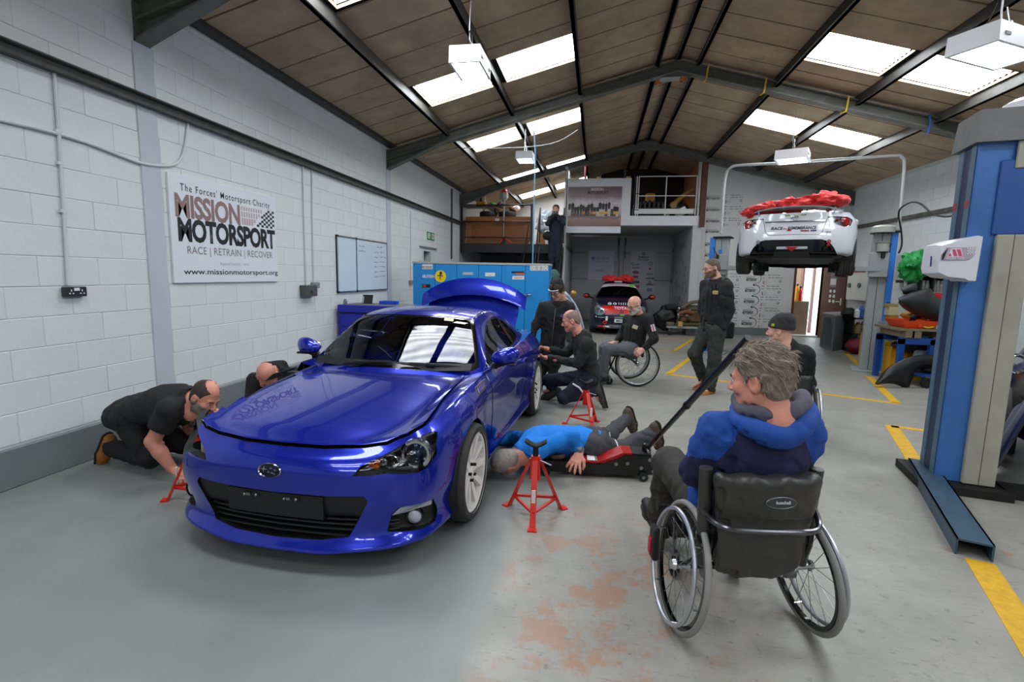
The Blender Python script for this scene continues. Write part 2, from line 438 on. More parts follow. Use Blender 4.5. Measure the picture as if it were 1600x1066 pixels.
BAYS=[(-3.93,-2.77),(-2.77,-1.59),(-1.59,-.42),(-.42,.83),(.83,RX),(RX,1.5),(1.5,2.72),(2.72,3.95),(3.95,5.1),(5.1,6.27)]
def light_at(x0,x1):
 for a,b in LIGHTS_X:
  if x0-.1<(a+b)/2<x1+.1:return(a,b)
for x0,x1 in BAYS:
 L=light_at(x0,x1)
 yend=YG if x0<2.6 else YB+.2
 if L is None:rslab(mb,x0,x1,YF-.2,yend,.03,.06);continue
 ys=LIGHTS_Y if x0<RX else LIGHTS_YR
 y=YF-.2
 for a,b in ys:
  rslab(mb,x0,x1,y,a,.03,.06);y=b
  rslab(mb,x0,L[0],a,b,.03,.06);rslab(mb,L[1],x1,a,b,.03,.06)
 rslab(mb,x0,x1,y,yend,.03,.06)
ceiling=mb.build('ceiling',M_roofdark,smooth=None,kind='structure')
rest=MB();cnt=0;items=[]
for bi,(x0,x1)in enumerate(BAYS):
 L=light_at(x0,x1);ys=LIGHTS_Y if x0<RX else LIGHTS_YR
 off=4.57 if x0<RX else 4.70
 yend=YG if x0<2.6 else YB
 k0=int((YF-off)/.58);y=off+k0*.58
 while y<yend-.05:
  segs=[(y+.014,y+.566)]
  if L:
   for a,b in ys:
    new=[]
    for p,q in segs:
     if b<=p or a>=q:new.append((p,q))
     else:
      if a-p>.06:new.append((p,a-.012))
      if q-b>.06:new.append((b+.012,q))
    segs=new
  for p,q in segs:items.append((x0+.02,x1-.02,p,min(q,yend)))
  y+=.58
items.sort(key=lambda t:t[2]if t[2]>3.2 else 100-t[2])
for x0,x1,p,q in items:
 dz=random.uniform(-.004,.004)
 if cnt<300:
  m_=MB();rslab(m_,x0,x1,p,q,dz,.02+dz);m_.build('ceiling_panel',M_panel,ceiling,smooth=None);cnt+=1
 else:rslab(rest,x0,x1,p,q,dz,.02+dz)
rest.build('distant_panels',M_panel,ceiling,smooth=None,kind='stuff')
M_pur_l=mat('weathered purlin face',(0.33,0.325,0.31),0.5,0.2,var=0.3,vscale=4)
for x in(-2.77,-1.59,-.42,.83,1.17,1.5,2.72,3.95,5.1):
 s=1 if x<RX else-1;m_=MB();z=roofz(x);yend=YG if x<2.6 else YB
 d=.14 if x not in(.83,1.17,1.5)else.09
 m_.box((x-.025,YF,z-d),(x+.025,yend,z+.02));m_.box((x-.025 if s>0 else x-.045,YF,z-d),(x+.045 if s>0 else x+.025,yend,z-d+.012))
 m_.build('purlin',M_pur_l if abs(x-RX)>3 else M_purlin,ceiling,smooth=None)
def rafter(y,part=False):
 mb=MB()
 for s,xw in((-1,XL),(1,XR)):
  xe=xw
  def sect(x,zt,zb):
   return zt,zb
  zt=lambda x:roofz(x)-.08 if True else 0
  # web and flanges as boxes along the slope
  X0,X1=RX,xe
  P=lambda x,z,yy:(x,yy,z)
  for(za,zb,w)in((-.075,-.092,.075),(-.235,-.252,.075),(-.08,-.245,.006)):
   v=[P(X0,roofz(X0)+zb,y-w),P(X1,roofz(X1)+zb,y-w),P(X1,roofz(X1)+zb,y+w),P(X0,roofz(X0)+zb,y+w),P(X0,roofz(X0)+za,y-w),P(X1,roofz(X1)+za,y-w),P(X1,roofz(X1)+za,y+w),P(X0,roofz(X0)+za,y+w)]
   mb.add(v,[(3,2,1,0),(4,5,6,7),(0,1,5,4),(1,2,6,5),(2,3,7,6),(3,0,4,7)])
   # haunch at the wall
  xh=xe+(-s)*0.95
  for w,poly in((.006,[(xe,roofz(xe)-.25),(xh,roofz(xh)-.25),(xe,3.42)]),):
   mb.prism([(px_,y-w,pz)for px_,pz in poly],(0,2*w,0))
  mb.prism([(xe,y-.075,3.42),(xh,y-.075,roofz(xh)-.25),(xh,y-.075,roofz(xh)-.265),(xe,y-.075,3.40)],(0,.15,0))
  mb.box((xe,y-.075,3.40),(xe-s*.015,y+.075,roofz(xe)-.1))
  # bolted ridge plate
 mb.prism([(RX-.28,y-.012,roofz(RX-.28)-.25),(RX+.28,y-.012,roofz(RX+.28)-.25),(RX+.28,y-.012,roofz(RX+.28)-.08),(RX,y-.012,RZ-.08),(RX-.28,y-.012,roofz(RX-.28)-.08)],(0,.024,0))
 mb.build('rafter',M_frame,ceiling,smooth=None)
for y in FR:rafter(y)
M_rl=bpy.data.materials.new('translucent rooflight sheet');M_rl.use_nodes=True
n=M_rl.node_tree.nodes;l=M_rl.node_tree.links;n.clear()
out=n.new('ShaderNodeOutputMaterial');em=n.new('ShaderNodeEmission');em.inputs[1].default_value=ROOFLIGHT_E
tc=n.new('ShaderNodeTexCoord');wv=n.new('ShaderNodeTexWave');wv.bands_direction='Y';wv.inputs['Scale'].default_value=2.1;wv.inputs['Distortion'].default_value=.25
mr=n.new('ShaderNodeMapRange');mr.inputs[3].default_value=.62;mr.inputs[4].default_value=1.0
mx=n.new('ShaderNodeMix');mx.data_type='RGBA';mx.inputs[6].default_value=(.80,.86,.95,1);mx.inputs[7].default_value=(.95,.98,1,1)
nz=n.new('ShaderNodeTexNoise');nz.inputs['Scale'].default_value=3;nz.inputs['Detail'].default_value=5
vm=n.new('ShaderNodeMath');vm.operation='MULTIPLY';mr2=n.new('ShaderNodeMapRange');mr2.inputs[1].default_value=.3;mr2.inputs[2].default_value=.6;mr2.inputs[3].default_value=.75;mr2.inputs[4].default_value=1
l.new(tc.outputs['Object'],wv.inputs[0]);l.new(tc.outputs['Object'],nz.inputs[0]);l.new(wv.outputs['Fac'],mr.inputs[0]);l.new(wv.outputs['Fac'],mx.inputs[0]);l.new(mx.outputs[2],em.inputs[0])
l.new(nz.outputs['Fac'],mr2.inputs[0]);l.new(mr.outputs[0],vm.inputs[0]);l.new(mr2.outputs[0],vm.inputs[1])
vm2=n.new('ShaderNodeMath');vm2.operation='MULTIPLY';vm2.inputs[1].default_value=ROOFLIGHT_E;l.new(vm.outputs[0],vm2.inputs[0]);l.new(vm2.outputs[0],em.inputs[1]);l.new(em.outputs[0],out.inputs[0])
for bi,(a,b)in enumerate(LIGHTS_X):
 for(y0,y1)in(LIGHTS_Y if a<RX else LIGHTS_YR):
  G=[]
  ny=36
  for j in range(ny+1):
   y=y0+(y1-y0)*j/ny;dz=.045+.012*math.sin(j*PI/2)
   G.append([rp(a,y,dz),rp(b,y,dz)])
  rl=MB().grid(G,flip=True).build('rooflight',M_rl,ceiling,smooth=180)
  m_=MB()
  for(p,q)in((((a,y0),(b,y0))),((b,y0),(b,y1)),((b,y1),(a,y1)),((a,y1),(a,y0))):
   m_.add([rp(*p,-.005),rp(*q,-.005),rp(*q,.075),rp(*p,.075)],[(0,1,2,3)])
  m_.build('rooflight_kerb',M_panel,rl,smooth=None)
  # ---- lamps hanging on chains
def lamp(label,x,y,z,L,w,h,rotz,grp='box lamps hung from the purlins'):
 t=thing('hanging_lamp',label,'lamp',(x,y,z),rotz,grp)
 mb=MB();hx,hy=L/2,w/2
 top=.96
 a=[(-hx*.99,-hy*top,h),(hx*.99,-hy*top,h),(hx*.99,hy*top,h),(-hx*.99,hy*top,h)];b_=[(-hx,-hy,0),(hx,-hy,0),(hx,hy,0),(-hx,hy,0)]
 c=[(-hx*.9,-hy*.86,0),(hx*.9,-hy*.86,0),(hx*.9,hy*.86,0),(-hx*.9,hy*.86,0)];d=[(p[0],p[1],.03)for p in c]
 mb.add(a+b_+c+d,[(0,1,2,3)]+[(i,(i+1)%4,4+(i+1)%4,4+i)for i in range(4)]+[(4+i,4+(i+1)%4,8+(i+1)%4,8+i)for i in range(4)]+[(8+i,8+(i+1)%4,12+(i+1)%4,12+i)for i in range(4)])
 mb.build('lamp_housing',M_white,t,smooth=None)
 MB().box((-hx*.9,-hy*.86,.022),(hx*.9,hy*.86,.028)).build('lamp_tube_panel',mat('lamp glow',(.9,.95,.9),emit=(.95,1,.95),es=LAMP_E),t)
 for sx in(-1,1):
  MB().box((sx*hx*.7-.03,-hy-.004,h*.35),(sx*hx*.7+.03,-hy*.9,h*.5)).build('vent_slot',mat('grey slot',(.5,.5,.5)),t)
 zc=roofz(x)-z-.02
 for sx in(-1,1):
  MB().tube([(sx*hx*.6,0,h),(sx*hx*.2,0,min(zc,h+.22))],.006,6).build('chain',M_chrome,t)
 MB().tube(smooth_path([(hx*.3,0,h),(hx*.45,0,h+.13),(hx*.1,.02,h+.2),(hx*.3,.02,zc)],6),.007,6).build('flex',M_white,t)
 return t
def lamp_px(label,px_,py_,Y,L,w,h,rz):
 p=at(px_,py_,Y=Y);lamp(label,p[0],p[1],p[2],L,w,h,rz)
lamp_px('white box lamp hanging above the blue car beside the large left rooflight',735,112,5.6,.50,.34,.17,R(90))
lamp_px('small white box lamp hanging over the blue lockers, by the vertical air hose',821,252,10.4,.46,.34,.15,R(90))
lamp_px('white box lamp hanging above the lifted white car',1238,252,9.9,.50,.52,.16,R(65))
lamp_px('white box lamp at the upper right corner, closest to the camera',1556,88,4.6,.62,.34,.14,R(30))
# ================================================================== LEFT WALL
def lw(px_,py_,off=0.0):
 p=at(px_,py_,X=XL+off);return p
M_ink=mat('black print',(0.075,0.08,0.095),0.5)
M_mission=mat('faded brown print',(0.55,0.44,0.43),0.5,var=0.25,vscale=90)
M_greyink=mat('grey print',(0.47,0.43,0.43),0.5)
M_palink=mat('pale grey print',(0.66,0.66,0.67),0.5)
M_signboard=mat('sign board',(0.86,0.875,0.91),0.3)
y0,y1=lw(264,360)[1],lw(429,360)[1];zt,zb=2.385,1.378;H=zt-zb
X=XL+.022
sign=thing('wall_sign','large white charity sign with black and brown lettering on the left wall','sign',(XL,(y0+y1)/2,zb),world=True)
MB().box((XL,y0,zb),(X,y1,zt),bev=.002).build('board',M_signboard,sign)
def sl(body,xa,xb,f0,f1,m,bold=0.0,name='lettering',sp=1.0):
 ya,yb=lw(260+xa/5.33,360)[1],lw(260+xb/5.33,360)[1]
 return text(name,body,(X,(ya+yb)/2,zt-f1*H),(0,1,0),(0,0,1),(f1-f0)*H,m,sign,w=yb-ya,bold=bold,spacing=sp)
sl("The Forces' Motorsport Charity",118,852,.075,.14,M_ink,.006,sp=1.25)
sl("MISSION",66,604,.178,.378,M_mission,.035,sp=.95)
sl("MOTORSPORT",79,888,.40,.60,M_ink,.04,sp=.93)
sl("RACE | RETRAIN | RECOVER",148,860,.65,.722,M_greyink,.0,sp=1.05)
sl("Registered Charity No. 1148109",420,660,.795,.82,M_palink)
sl("www.missionmotorsport.org",105,898,.865,.918,M_ink,.012)
mb=MB()
for i in range(9):
 ya=lw(260+(616+i*20)/5.33,360)[1];yb=ya+.022;f1=.372-max(0,i-4)*.035;cut=.27
 for fa,fb in((.178,.22),(.232,min(.29,f1)),(.30,f1)):
  if fb>fa:mb.box((X,ya,zt-fb*H),(X+.0012,yb+(.008 if fa>.25 else 0),zt-fa*H))
mb.build('tread_bars',mat('pink brown print',(.72,.63,.63),.5),sign)
mb=MB();ya,yb=lw(260+722/5.33,360)[1],lw(260+886/5.33,360)[1];cw=(yb-ya)/9
for r_ in range(8):
 for c_ in range(9):
  if(r_+c_)%2==0 and c_>=4.5-r_*.62:
   mb.box((X,ya+c_*cw,zt-(.170+(r_+1)*.0255)*H),(X+.0012,ya+(c_+1)*cw,zt-(.170+r_*.0255)*H))
mb.build('chequered_flag',M_ink,sign)
# whiteboard
y0,y1,ym=lw(525,410)[1],lw(603.5,410)[1],lw(555.5,410)[1];zt,zb=2.06,1.19
wbd=thing('whiteboard','folding whiteboard with grey metal edges on the left wall','whiteboard',(XL,y0,zb),world=True)
M_alu=mat('aluminium trim',(.55,.57,.60),.35,.8)
MB().box((XL,y0,zb),(XL+.018,y1,zt)).build('board',mat('whiteboard face',(.80,.86,.90),.15),wbd)
mb=MB()
for a,b in(((y0,zb),(y1,zb+.02)),((y0,zt-.02),(y1,zt)),((y0,zb),(y0+.018,zt)),((y1-.018,zb),(y1,zt)),((ym-.012,zb),(ym+.012,zt))):
 mb.box((XL,a[0],a[1]),(XL+.026,b[0],b[1]))
mb.build('frame',M_alu,wbd)
mb=MB()
for yy in(y0,ym-.02):
 for zz in(zb-.005,zt-.025):mb.box((XL,yy-.006,zz),(XL+.03,yy+.04,zz+.03))
mb.build('corner_caps',M_black,wbd)
mb=MB();r_=random.Random(3)
def scribble(mb,ya,yb,z):
 y=ya
 while y<yb:
  w=r_.uniform(.02,.05);mb.tube([(XL+.019,y+i*w/5,z+r_.uniform(-.012,.012))for i in range(6)],.0025,4);y+=w+.015
for i in range(6):scribble(mb,y1-.56,y1-.40,zt-.20-i*.085);scribble(mb,y1-.33,y1-.10,zt-.19-i*.085)
scribble(mb,y1-.45,y1-.25,zt-.10);scribble(mb,ym+.1,ym+.3,zt-.12);scribble(mb,ym+.08,ym+.32,zt-.2)
mb.build('pen_writing',mat('marker pen',(.35,.40,.48),.5),wbd,kind='stuff')
# electrics
M_conduit=mat('painted conduit',(.80,.815,.82),.45)
def conduit(label,pts,r=.011,m=M_conduit,clips=()):
 t=MB();t.tube(smooth_path(pts,4),r,8)
 for c in clips:t.box((XL,c[1]-.022,c[2]-.012),(XL+.026,c[1]+.022,c[2]+.012))
 tag(t.build('conduit',m),label,'conduit','pipes and cables on the left wall')
def wp(*pp,off=.014):return[tuple(lw(a,b)+np.array([off,0,0]))for a,b in pp]
conduit('white vertical conduit dropping from the rail to the black double socket',wp((82,112),(92,250),(104,446)),.0125,clips=[lw(88,205),lw(96,330),lw(91,255)])
conduit('white cable sagging along the upper left wall and up to the rail',wp((-30,182),(60,202),(130,222),(180,241),(222,256),(262,259),(279,250),(287,228),(292,192)),.012)
conduit('thin white conduit above the grey isolator box',wp((471.5,256),(474,350),(477,446)),.010)
conduit('thin white conduit above the small single socket',wp((486,262),(487,350),(489,442)),.010)
conduit('grey conduit running up the wall beside the blue lockers',wp((641,330),(641,440)),.012)
conduit('dark pipe running up the left wall near the mezzanine',wp((705,295),(704.5,405)),.03,mat('dark pipe',(.2,.2,.2),.5))
def socket(name,label,px0,px1,py0,py1,gangs,d=.045,m=None):
 a,b=lw(px0,(py0+py1)/2),lw(px1,(py0+py1)/2);zt_,zb_=lw((px0+px1)/2,py0)[2],lw((px0+px1)/2,py1)[2]
 t=thing(name,label,'socket',(XL,a[1],zb_),world=True);m=m or mat('black moulded socket',(.16,.17,.18),.35)
 MB().box((XL,a[1],zb_),(XL+d,b[1],zt_),bev=.006).build('back_box',m,t)
 mb=MB()
 for g in range(gangs):
  yc=a[1]+(b[1]-a[1])*(g+.5)/gangs;zc=(zt_+zb_)/2;s=min((b[1]-a[1])/gangs,zt_-zb_)
  mb.box((XL+d,yc-.05*s,zc+.02*s),(XL+d+.002,yc+.05*s,zc+.24*s))
  for q in(-1,1):mb.box((XL+d,yc+q*.17*s-.07*s,zc-.22*s),(XL+d+.002,yc+q*.17*s+.07*s,zc-.1*s))
 mb.build('pin_holes',M_white,t,kind='stuff');return t,a,b,zb_,zt_
t,a,b,zb_,zt_=socket('double_socket','black double power socket with white pin marks at the end of a conduit',95,129,448,463.5,2)
MB().box((XL+.045,(a[1]+b[1])/2-.02,zt_-.03),(XL+.049,(a[1]+b[1])/2+.02,zt_-.008)).build('switch',M_white,t)
t,a,b,zb_,zt_=socket('isolator_box','dark grey isolator box with a rotary knob on the left wall',468,487,445.5,463,0,.09,mat('hammer grey',(.30,.30,.29),.5))
MB().cyl((XL+.09,(a[1]+b[1])/2,(zb_+zt_)/2),(XL+.12,(a[1]+b[1])/2,(zb_+zt_)/2),.022).build('knob',M_steel,t)
socket('single_socket','small grey single socket to the right of the isolator box',485,496,441,450,1,.04,mat('grey metal plate',(.52,.52,.52),.4))
socket('single_socket','grey wall socket beside the left end of the blue lockers',638.5,644,438,444,1,.04,mat('grey metal plate',(.52,.52,.52),.4))
ex=thing('exit_sign','green exit sign with white symbols above the small window','sign',(XL,11.4,2.3),world=True)
a,b=lw(667,368),lw(678,368);MB().box((XL,a[1],a[2]-.09),(XL+.012,b[1],a[2]+.09)).build('board',mat('exit green',(.07,.50,.25),.4),ex)
mb=MB();L_=b[1]-a[1]
mb.box((XL+.012,a[1]+.06*L_,a[2]-.06),(XL+.014,a[1]+.40*L_,a[2]+.06));mb.box((XL+.012,a[1]+.62*L_,a[2]-.06),(XL+.014,a[1]+.92*L_,a[2]+.06))
mb.build('symbol',M_white,ex)
mb=MB();mb.tube([(XL+.0145,a[1]+.12*L_,a[2]-.04),(XL+.0145,a[1]+.22*L_,a[2]),(XL+.0145,a[1]+.34*L_,a[2]-.04)],.008,4);mb.sphere((XL+.0145,a[1]+.24*L_,a[2]+.035),.014);mb.box((XL+.0145,a[1]+.7*L_,a[2]-.035),(XL+.0155,a[1]+.84*L_,a[2]+.04))
mb.build('running_figure',mat('exit green',(.07,.50,.25),.4),ex)
# small window in the left wall
wn=thing('window_1','small steel window set in the left wall below the green sign','window',(XL,11.3,1.3),world=True);wn['kind']='structure';del wn['category']
ya,yb,zb,zt=11.15,11.62,1.30,2.08
mb=MB()
for p,q in(((ya,zb),(ya+.04,zt)),((yb-.04,zb),(yb,zt)),((ya,zb),(yb,zb+.04)),((ya,zt-.22),(yb,zt)),(((ya+yb)/2-.015,zb),((ya+yb)/2+.015,zt)),((ya,1.6),(yb,1.625))):mb.box((XL-.20,p[0],p[1]),(XL-.15,q[0],q[1]))
mb.build('window_frame',mat('brown window frame',(.45,.36,.31),.6),wn)
MB().box((XL-.18,ya,zb),(XL-.175,yb,zt)).build('pane',mat('window glass',(.95,.97,1),.0,trans=1.0),wn)
MB().box((XL-.02,ya-.3,zt),(XL+.03,yb+.4,zt+.035)).build('lintel',M_plinth,wn)
# ================================================================== BLUE LOCKERS
YC=9.0;xs_=[at(p,450,Y=YC)[0]for p in(645.3,679.5,713.6,747.8,783.5,820.4,857.5)]
M_locker=mat('sky blue locker',(.12,.53,.80),.35,var=.03)
lk=thing('locker_run','row of sky blue steel lockers with stickers behind the blue car','locker',((xs_[0]+xs_[-1])/2,YC,0),world=True)
MB().box((xs_[0],YC+.012,0),(xs_[-1],YC+.5,1.69)).build('carcass',M_locker,lk)
MB().box((xs_[0]-.01,YC-.015,1.69),(xs_[-1]+.01,YC+.5,1.725)).build('top',mat('pale locker top',(.66,.66,.64),.5),lk)
for i in range(6):
 d=MB().box((xs_[i]+.004,YC-.008,.06),(xs_[i+1]-.004,YC+.012,1.685),bev=.004).build('door',M_locker,lk)
 h=MB();xh=xs_[i]+.05 if i==5 else xs_[i+1]-.05
 h.box((xh-.02,YC-.02,1.13),(xh+.02,YC-.008,1.19),bev=.004);h.cyl((xh,YC-.02,1.165),(xh+.07,YC-.035,1.165),.009);h.build('handle',M_chrome,d)
def decal(name,m,pts_px,d=.002,yc=YC-.0085,parent=lk):
 P=[at(a,b,Y=yc)for a,b in pts_px]
 return MB().prism([(p[0],yc-d,p[2])for p in P],(0,d,0)).build(name,m,parent,smooth=None)
def q_(x0,y0,x1,y1,ox=640,oy=400,s=6.957):return[(ox+x0/s,oy+y0/s),(ox+x1/s,oy+y0/s),(ox+x1/s,oy+y1/s),(ox+x0/s,oy+y1/s)]
def ltext(body,x0,y0,x1,y1,m,bold=.02,yc=YC-.0108):
 a,b=at(640+x0/6.957,400+y1/6.957,Y=yc),at(640+x1/6.957,400+y0/6.957,Y=yc)
 text('lettering',body,((a[0]+b[0])/2,yc,a[2]),(1,0,0),(0,0,1),b[2]-a[2],m,lk,w=b[0]-a[0],bold=bold)
M_paper=mat('white paper',(.85,.85,.84),.6)
decal('sticker',M_paper,q_(138,90,250,144));ltext('MOTORSPORT',142,112,244,134,M_greyink)
ltext('BILSTEIN',142,208,264,236,M_white,.03)
c=at(640+337/6.957,400+222/6.957,Y=YC);MB().cyl((c[0],YC-.0085,c[2]),(c[0],YC-.0105,c[2]),.108,n=32).build('round_sticker',mat('warning yellow',(.95,.80,.05),.4),lk)
mb=MB();mb.sphere((c[0]+.008,YC-.0112,c[2]+.06),(.026,.001,.03));mb.tube([(c[0]-.05,YC-.0112,c[2]+.01),(c[0],YC-.0112,c[2]+.025),(c[0]+.045,YC-.0112,c[2]+.0)],.009,6);mb.tube([(c[0],YC-.0112,c[2]+.03),(c[0]-.01,YC-.0112,c[2]-.05)],.008,6);mb.build('sticker_figure',M_ink,lk)
decal('sticker',M_ink,q_(136,308,225,345));decal('sticker',mat('sticker red',(.75,.15,.12),.4),q_(145,316,178,340),.003)
decal('sticker',mat('pale label',(.70,.72,.73),.5),q_(577,177,690,206));decal('sticker',M_paper,q_(821,182,928,222));decal('sticker',mat('label orange',(.85,.55,.2),.5),q_(868,204,880,216),.003)
decal('sticker',mat('sticker orange',(.85,.38,.10),.5),q_(1150,186,1250,202));decal('sticker',M_ink,q_(1106,168,1245,186),.003)
decal('sticker',M_paper,q_(1117,218,1246,256));decal('sticker',mat('label pink',(.85,.62,.60),.5),q_(1140,230,1225,244),.003)
for i,ch in enumerate('DBBD'):
 decal('letter_card',M_paper,q_(1311+i*49,106,1357+i*49,160));ltext(ch,1321+i*49,114,1349+i*49,152,M_greyink,0.0)
 # blue tool bench against the left wall
M_bench=mat('royal blue bench',(.08,.13,.62),.35)
tb=thing('tool_chest','royal blue steel tool chest against the left wall behind the car','tool chest',(-3.3,7.4,0),world=True)
MB().box((-3.87,7.12,.05),(-2.75,7.72,.885),bev=.008).build('body',M_bench,tb)
MB().box((-3.87,7.10,.905),(-2.75,7.74,1.015),bev=.008).build('top_tray',M_bench,tb)
MB().box((-3.86,7.13,.88),(-2.76,7.71,.91)).build('black_band',M_black,tb)
MB().box((-3.80,7.16,1.013),(-2.80,7.70,1.018)).build('worktop',mat('grey mat',(.42,.41,.39),.7),tb)
for i in range(4):MB().box((-3.82,7.105,.12+i*.19),(-2.80,7.13,.29+i*.19),bev=.006).build('drawer',M_bench,tb)
p=at(573,471,Y=7.45)
tab=thing('tablet','black tablet propped up on the royal blue tool chest','tablet',(p[0],7.45,1.018))
Rx=Matrix.Rotation(R(-18),3,'X')
MB().box((-.085,0,0),(.085,.02,.15),bev=.006,rot=Rx,org=(0,0,0)).build('case',M_black,tab)
MB().box((-.075,-.003,.01),(-.055,.0,.12),rot=Rx,org=(0,0,0)).build('stripe',M_chrome,tab);MB().box((-.09,.01,0),(.09,.10,.006)).build('stand',M_black,tab)
p=at(608,474,Y=7.5);tray=thing('parts_tray','small bright blue tray lying on the tool chest beside the tablet','tray',(p[0],7.5,1.018))
mb=MB();mb.box((-.13,-.08,0),(.13,.08,.006));[mb.box(a,b)for a,b in(((-.13,-.08,0),(.13,-.074,.05)),((-.13,.074,0),(.13,.08,.05)),((-.13,-.08,0),(-.124,.08,.05)),((.124,-.08,0),(.13,.08,.05)))]
mb.build('pan',mat('bright blue tray',(.05,.30,.80),.3),tray);MB().box((-.1,-.05,.006),(-.02,.05,.035)).build('divider',mat('bright blue tray',(.05,.30,.80),.3),tray)
p=at(537,477,Y=7.3);t=MB();t.lathe([(0,0),(.03,0),(.03,.05),(.02,.06),(.02,.08),(0,.08)],14,Matrix.Translation((p[0]+.08,7.2,1.016)));tag(t.build('small_canister',M_steel),'small silver canister on the near corner of the tool chest','canister')
# ================================================================== MEZZANINE
YM=14.2
M_bsteel=mat('black painted steel',(.10,.105,.11),.5,var=.2)
mz=thing('mezzanine','black steel mezzanine deck with railings at the far left','mezzanine',(-2.4,YM,0),world=True)
MB().box((XL,YM,2.13),(-.90,YM+.12,2.38)).build('front_beam',M_bsteel,mz)
MB().box((XL,YM+.12,2.30),(-.86,YG,2.36)).build('deck',mat('deck board',(.42,.36,.30),.7),mz)
for i in range(6):MB().box((XL+.3+i*.5,YM+.12,2.14),(XL+.36+i*.5,YG,2.30)).build('joist',M_bsteel,mz)
for x in(-3.86,-1.86):MB().box((x-.03,YM-.03,2.13),(x+.03,YM+.03,3.47)).build('post',M_bsteel,mz)
for z in(2.55,2.985,3.44):MB().cyl((-3.86,YM-.02,z),(-1.86,YM-.02,z),.019).build('rail',M_bsteel,mz)
MB().tube([(-1.93,YM-.05,2.9),(-2.02,YM-.4,1.9),(-2.1,YM-.5,1.2)],.016,8).build('brace',M_bsteel,mz)
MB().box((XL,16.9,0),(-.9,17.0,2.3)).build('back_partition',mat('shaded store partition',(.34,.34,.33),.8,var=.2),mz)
M_ply=mat('orange plywood',(.66,.40,.20),.5,var=.12,vscale=3,stretch=(1,6,12))
pb=thing('plywood_crate','orange plywood crate standing behind the mezzanine railing','crate',(-2.85,YM+.15,2.36),world=True)
M_ply2=mat('darker plywood',(.58,.34,.16),.5,var=.15,vscale=3,stretch=(1,6,12))
MB().box((-3.76,YM+.16,2.5),(-1.93,YM+.9,3.11)).build('side_board',M_ply2,pb)
MB().box((-3.78,YM+.14,2.97),(-1.91,YM+.92,3.14)).build('top_rail',M_ply,pb);MB().box((-3.76,YM+.13,2.37),(-1.93,YM+.18,2.50)).build('bottom_rail',mat('osb board',(.55,.38,.22),.7,var=.4,vscale=30),pb)
for x in(-3.76,-2.08):MB().box((x,YM+.14,2.5),(x+.15,YM+.2,2.98)).build('stile',M_ply,pb)
MB().box((-2.92,YM+.125,3.02),(-2.80,YM+.142,3.09)).build('paper_tag',M_white,pb)
# things on and behind the crate
def clutter(name,label,mb,m,cat,grp=None):return tag(mb.build(name,m),label,cat,grp)
p=lambda a,b,y=YM+.5:at(a,b,Y=y)
def tyre_mb(c,r,w,ax=(0,0,1)):
 ax=Vector(ax);M=Matrix.Translation(c)@ax.to_track_quat('Z','Y').to_matrix().to_4x4()
 return MB().lathe([(r*.62,-w/2),(r*.93,-w/2),(r,-w*.32),(r,w*.32),(r*.93,w/2),(r*.62,w/2)],28,M,closed=True)
for a,lab in((763,'black tyre lying on the plywood crate, left of the heater pole'),(793,'black tyre lying on the plywood crate, right of the heater pole')):
 c=p(a,336);clutter('spare_tyre',lab,tyre_mb((c[0],YM+.5,3.225),.25,.17),M_rubber,'tyre')
a,b=p(762,325),p(783,337);mb=MB();mb.tube([(a[0],YM+.42,a[2]+.12),(b[0]+.05,YM+.42,b[2]+.15)],.045,4);clutter('timber_offcut','pale timber offcut leaning across the tyres on the crate',mb,mat('pale pine',(.75,.58,.38),.6),'timber')
a=p(759,330);mb=MB();mb.box((a[0]-.05,YM+.36,3.14),(a[0]-.0,YM+.41,3.55));clutter('timber_post','short upright pine post standing on the crate',mb,mat('pale pine',(.75,.58,.38),.6),'timber')
a=p(754,315);mb=MB();mb.box((a[0]-.17,YM+.4,3.47),(a[0]+.12,YM+.7,3.60),bev=.02);clutter('yellow_box','yellow tool box on top of the clutter by the mezzanine railing',mb,mat('toolbox yellow',(.85,.62,.08),.4),'box')
MB().box((a[0]-.6,YM+.35,3.44),(a[0]+.6,YM+.8,3.465)).build('shelf_board',M_bsteel,mz)
mb=lump((a[0]+.28,YM+.5,3.52),(.13,.1,.06),.03,9,4);clutter('green_cloth','green cloth bundle beside the yellow tool box',mb,mat('green cloth',(.12,.42,.16),.8),'cloth')
for i,dx in enumerate((-.05,.06)):
 mb=MB();mb.lathe([(0,0),(.035,0),(.035,.12),(.015,.16),(.015,.2),(0,.2)],12,Matrix.Translation((a[0]+dx,YM+.5,3.60)));clutter('bottle','white bottle standing in the yellow tool box' if i else 'dark bottle standing in the yellow tool box',mb,M_white if i else M_black,'bottle')
for i,(a_,b_)in enumerate(((776,327),(801,325),(806,330),(781,322))):
 c=p(a_,b_);mb=lump((c[0],YM+.55,3.34+.05*i),(.11,.10,.10),.05,8,20+i);clutter('machine_part',['greasy grey machine part on the crate by the timber','rust brown machine part right of the heater pole','white machine part lying on the right tyre','dark machine part behind the pine post'][i],mb,[M_steel,mat('rusty iron',(.36,.20,.12),.7,var=.3),M_white,M_grime][i],'machine part')
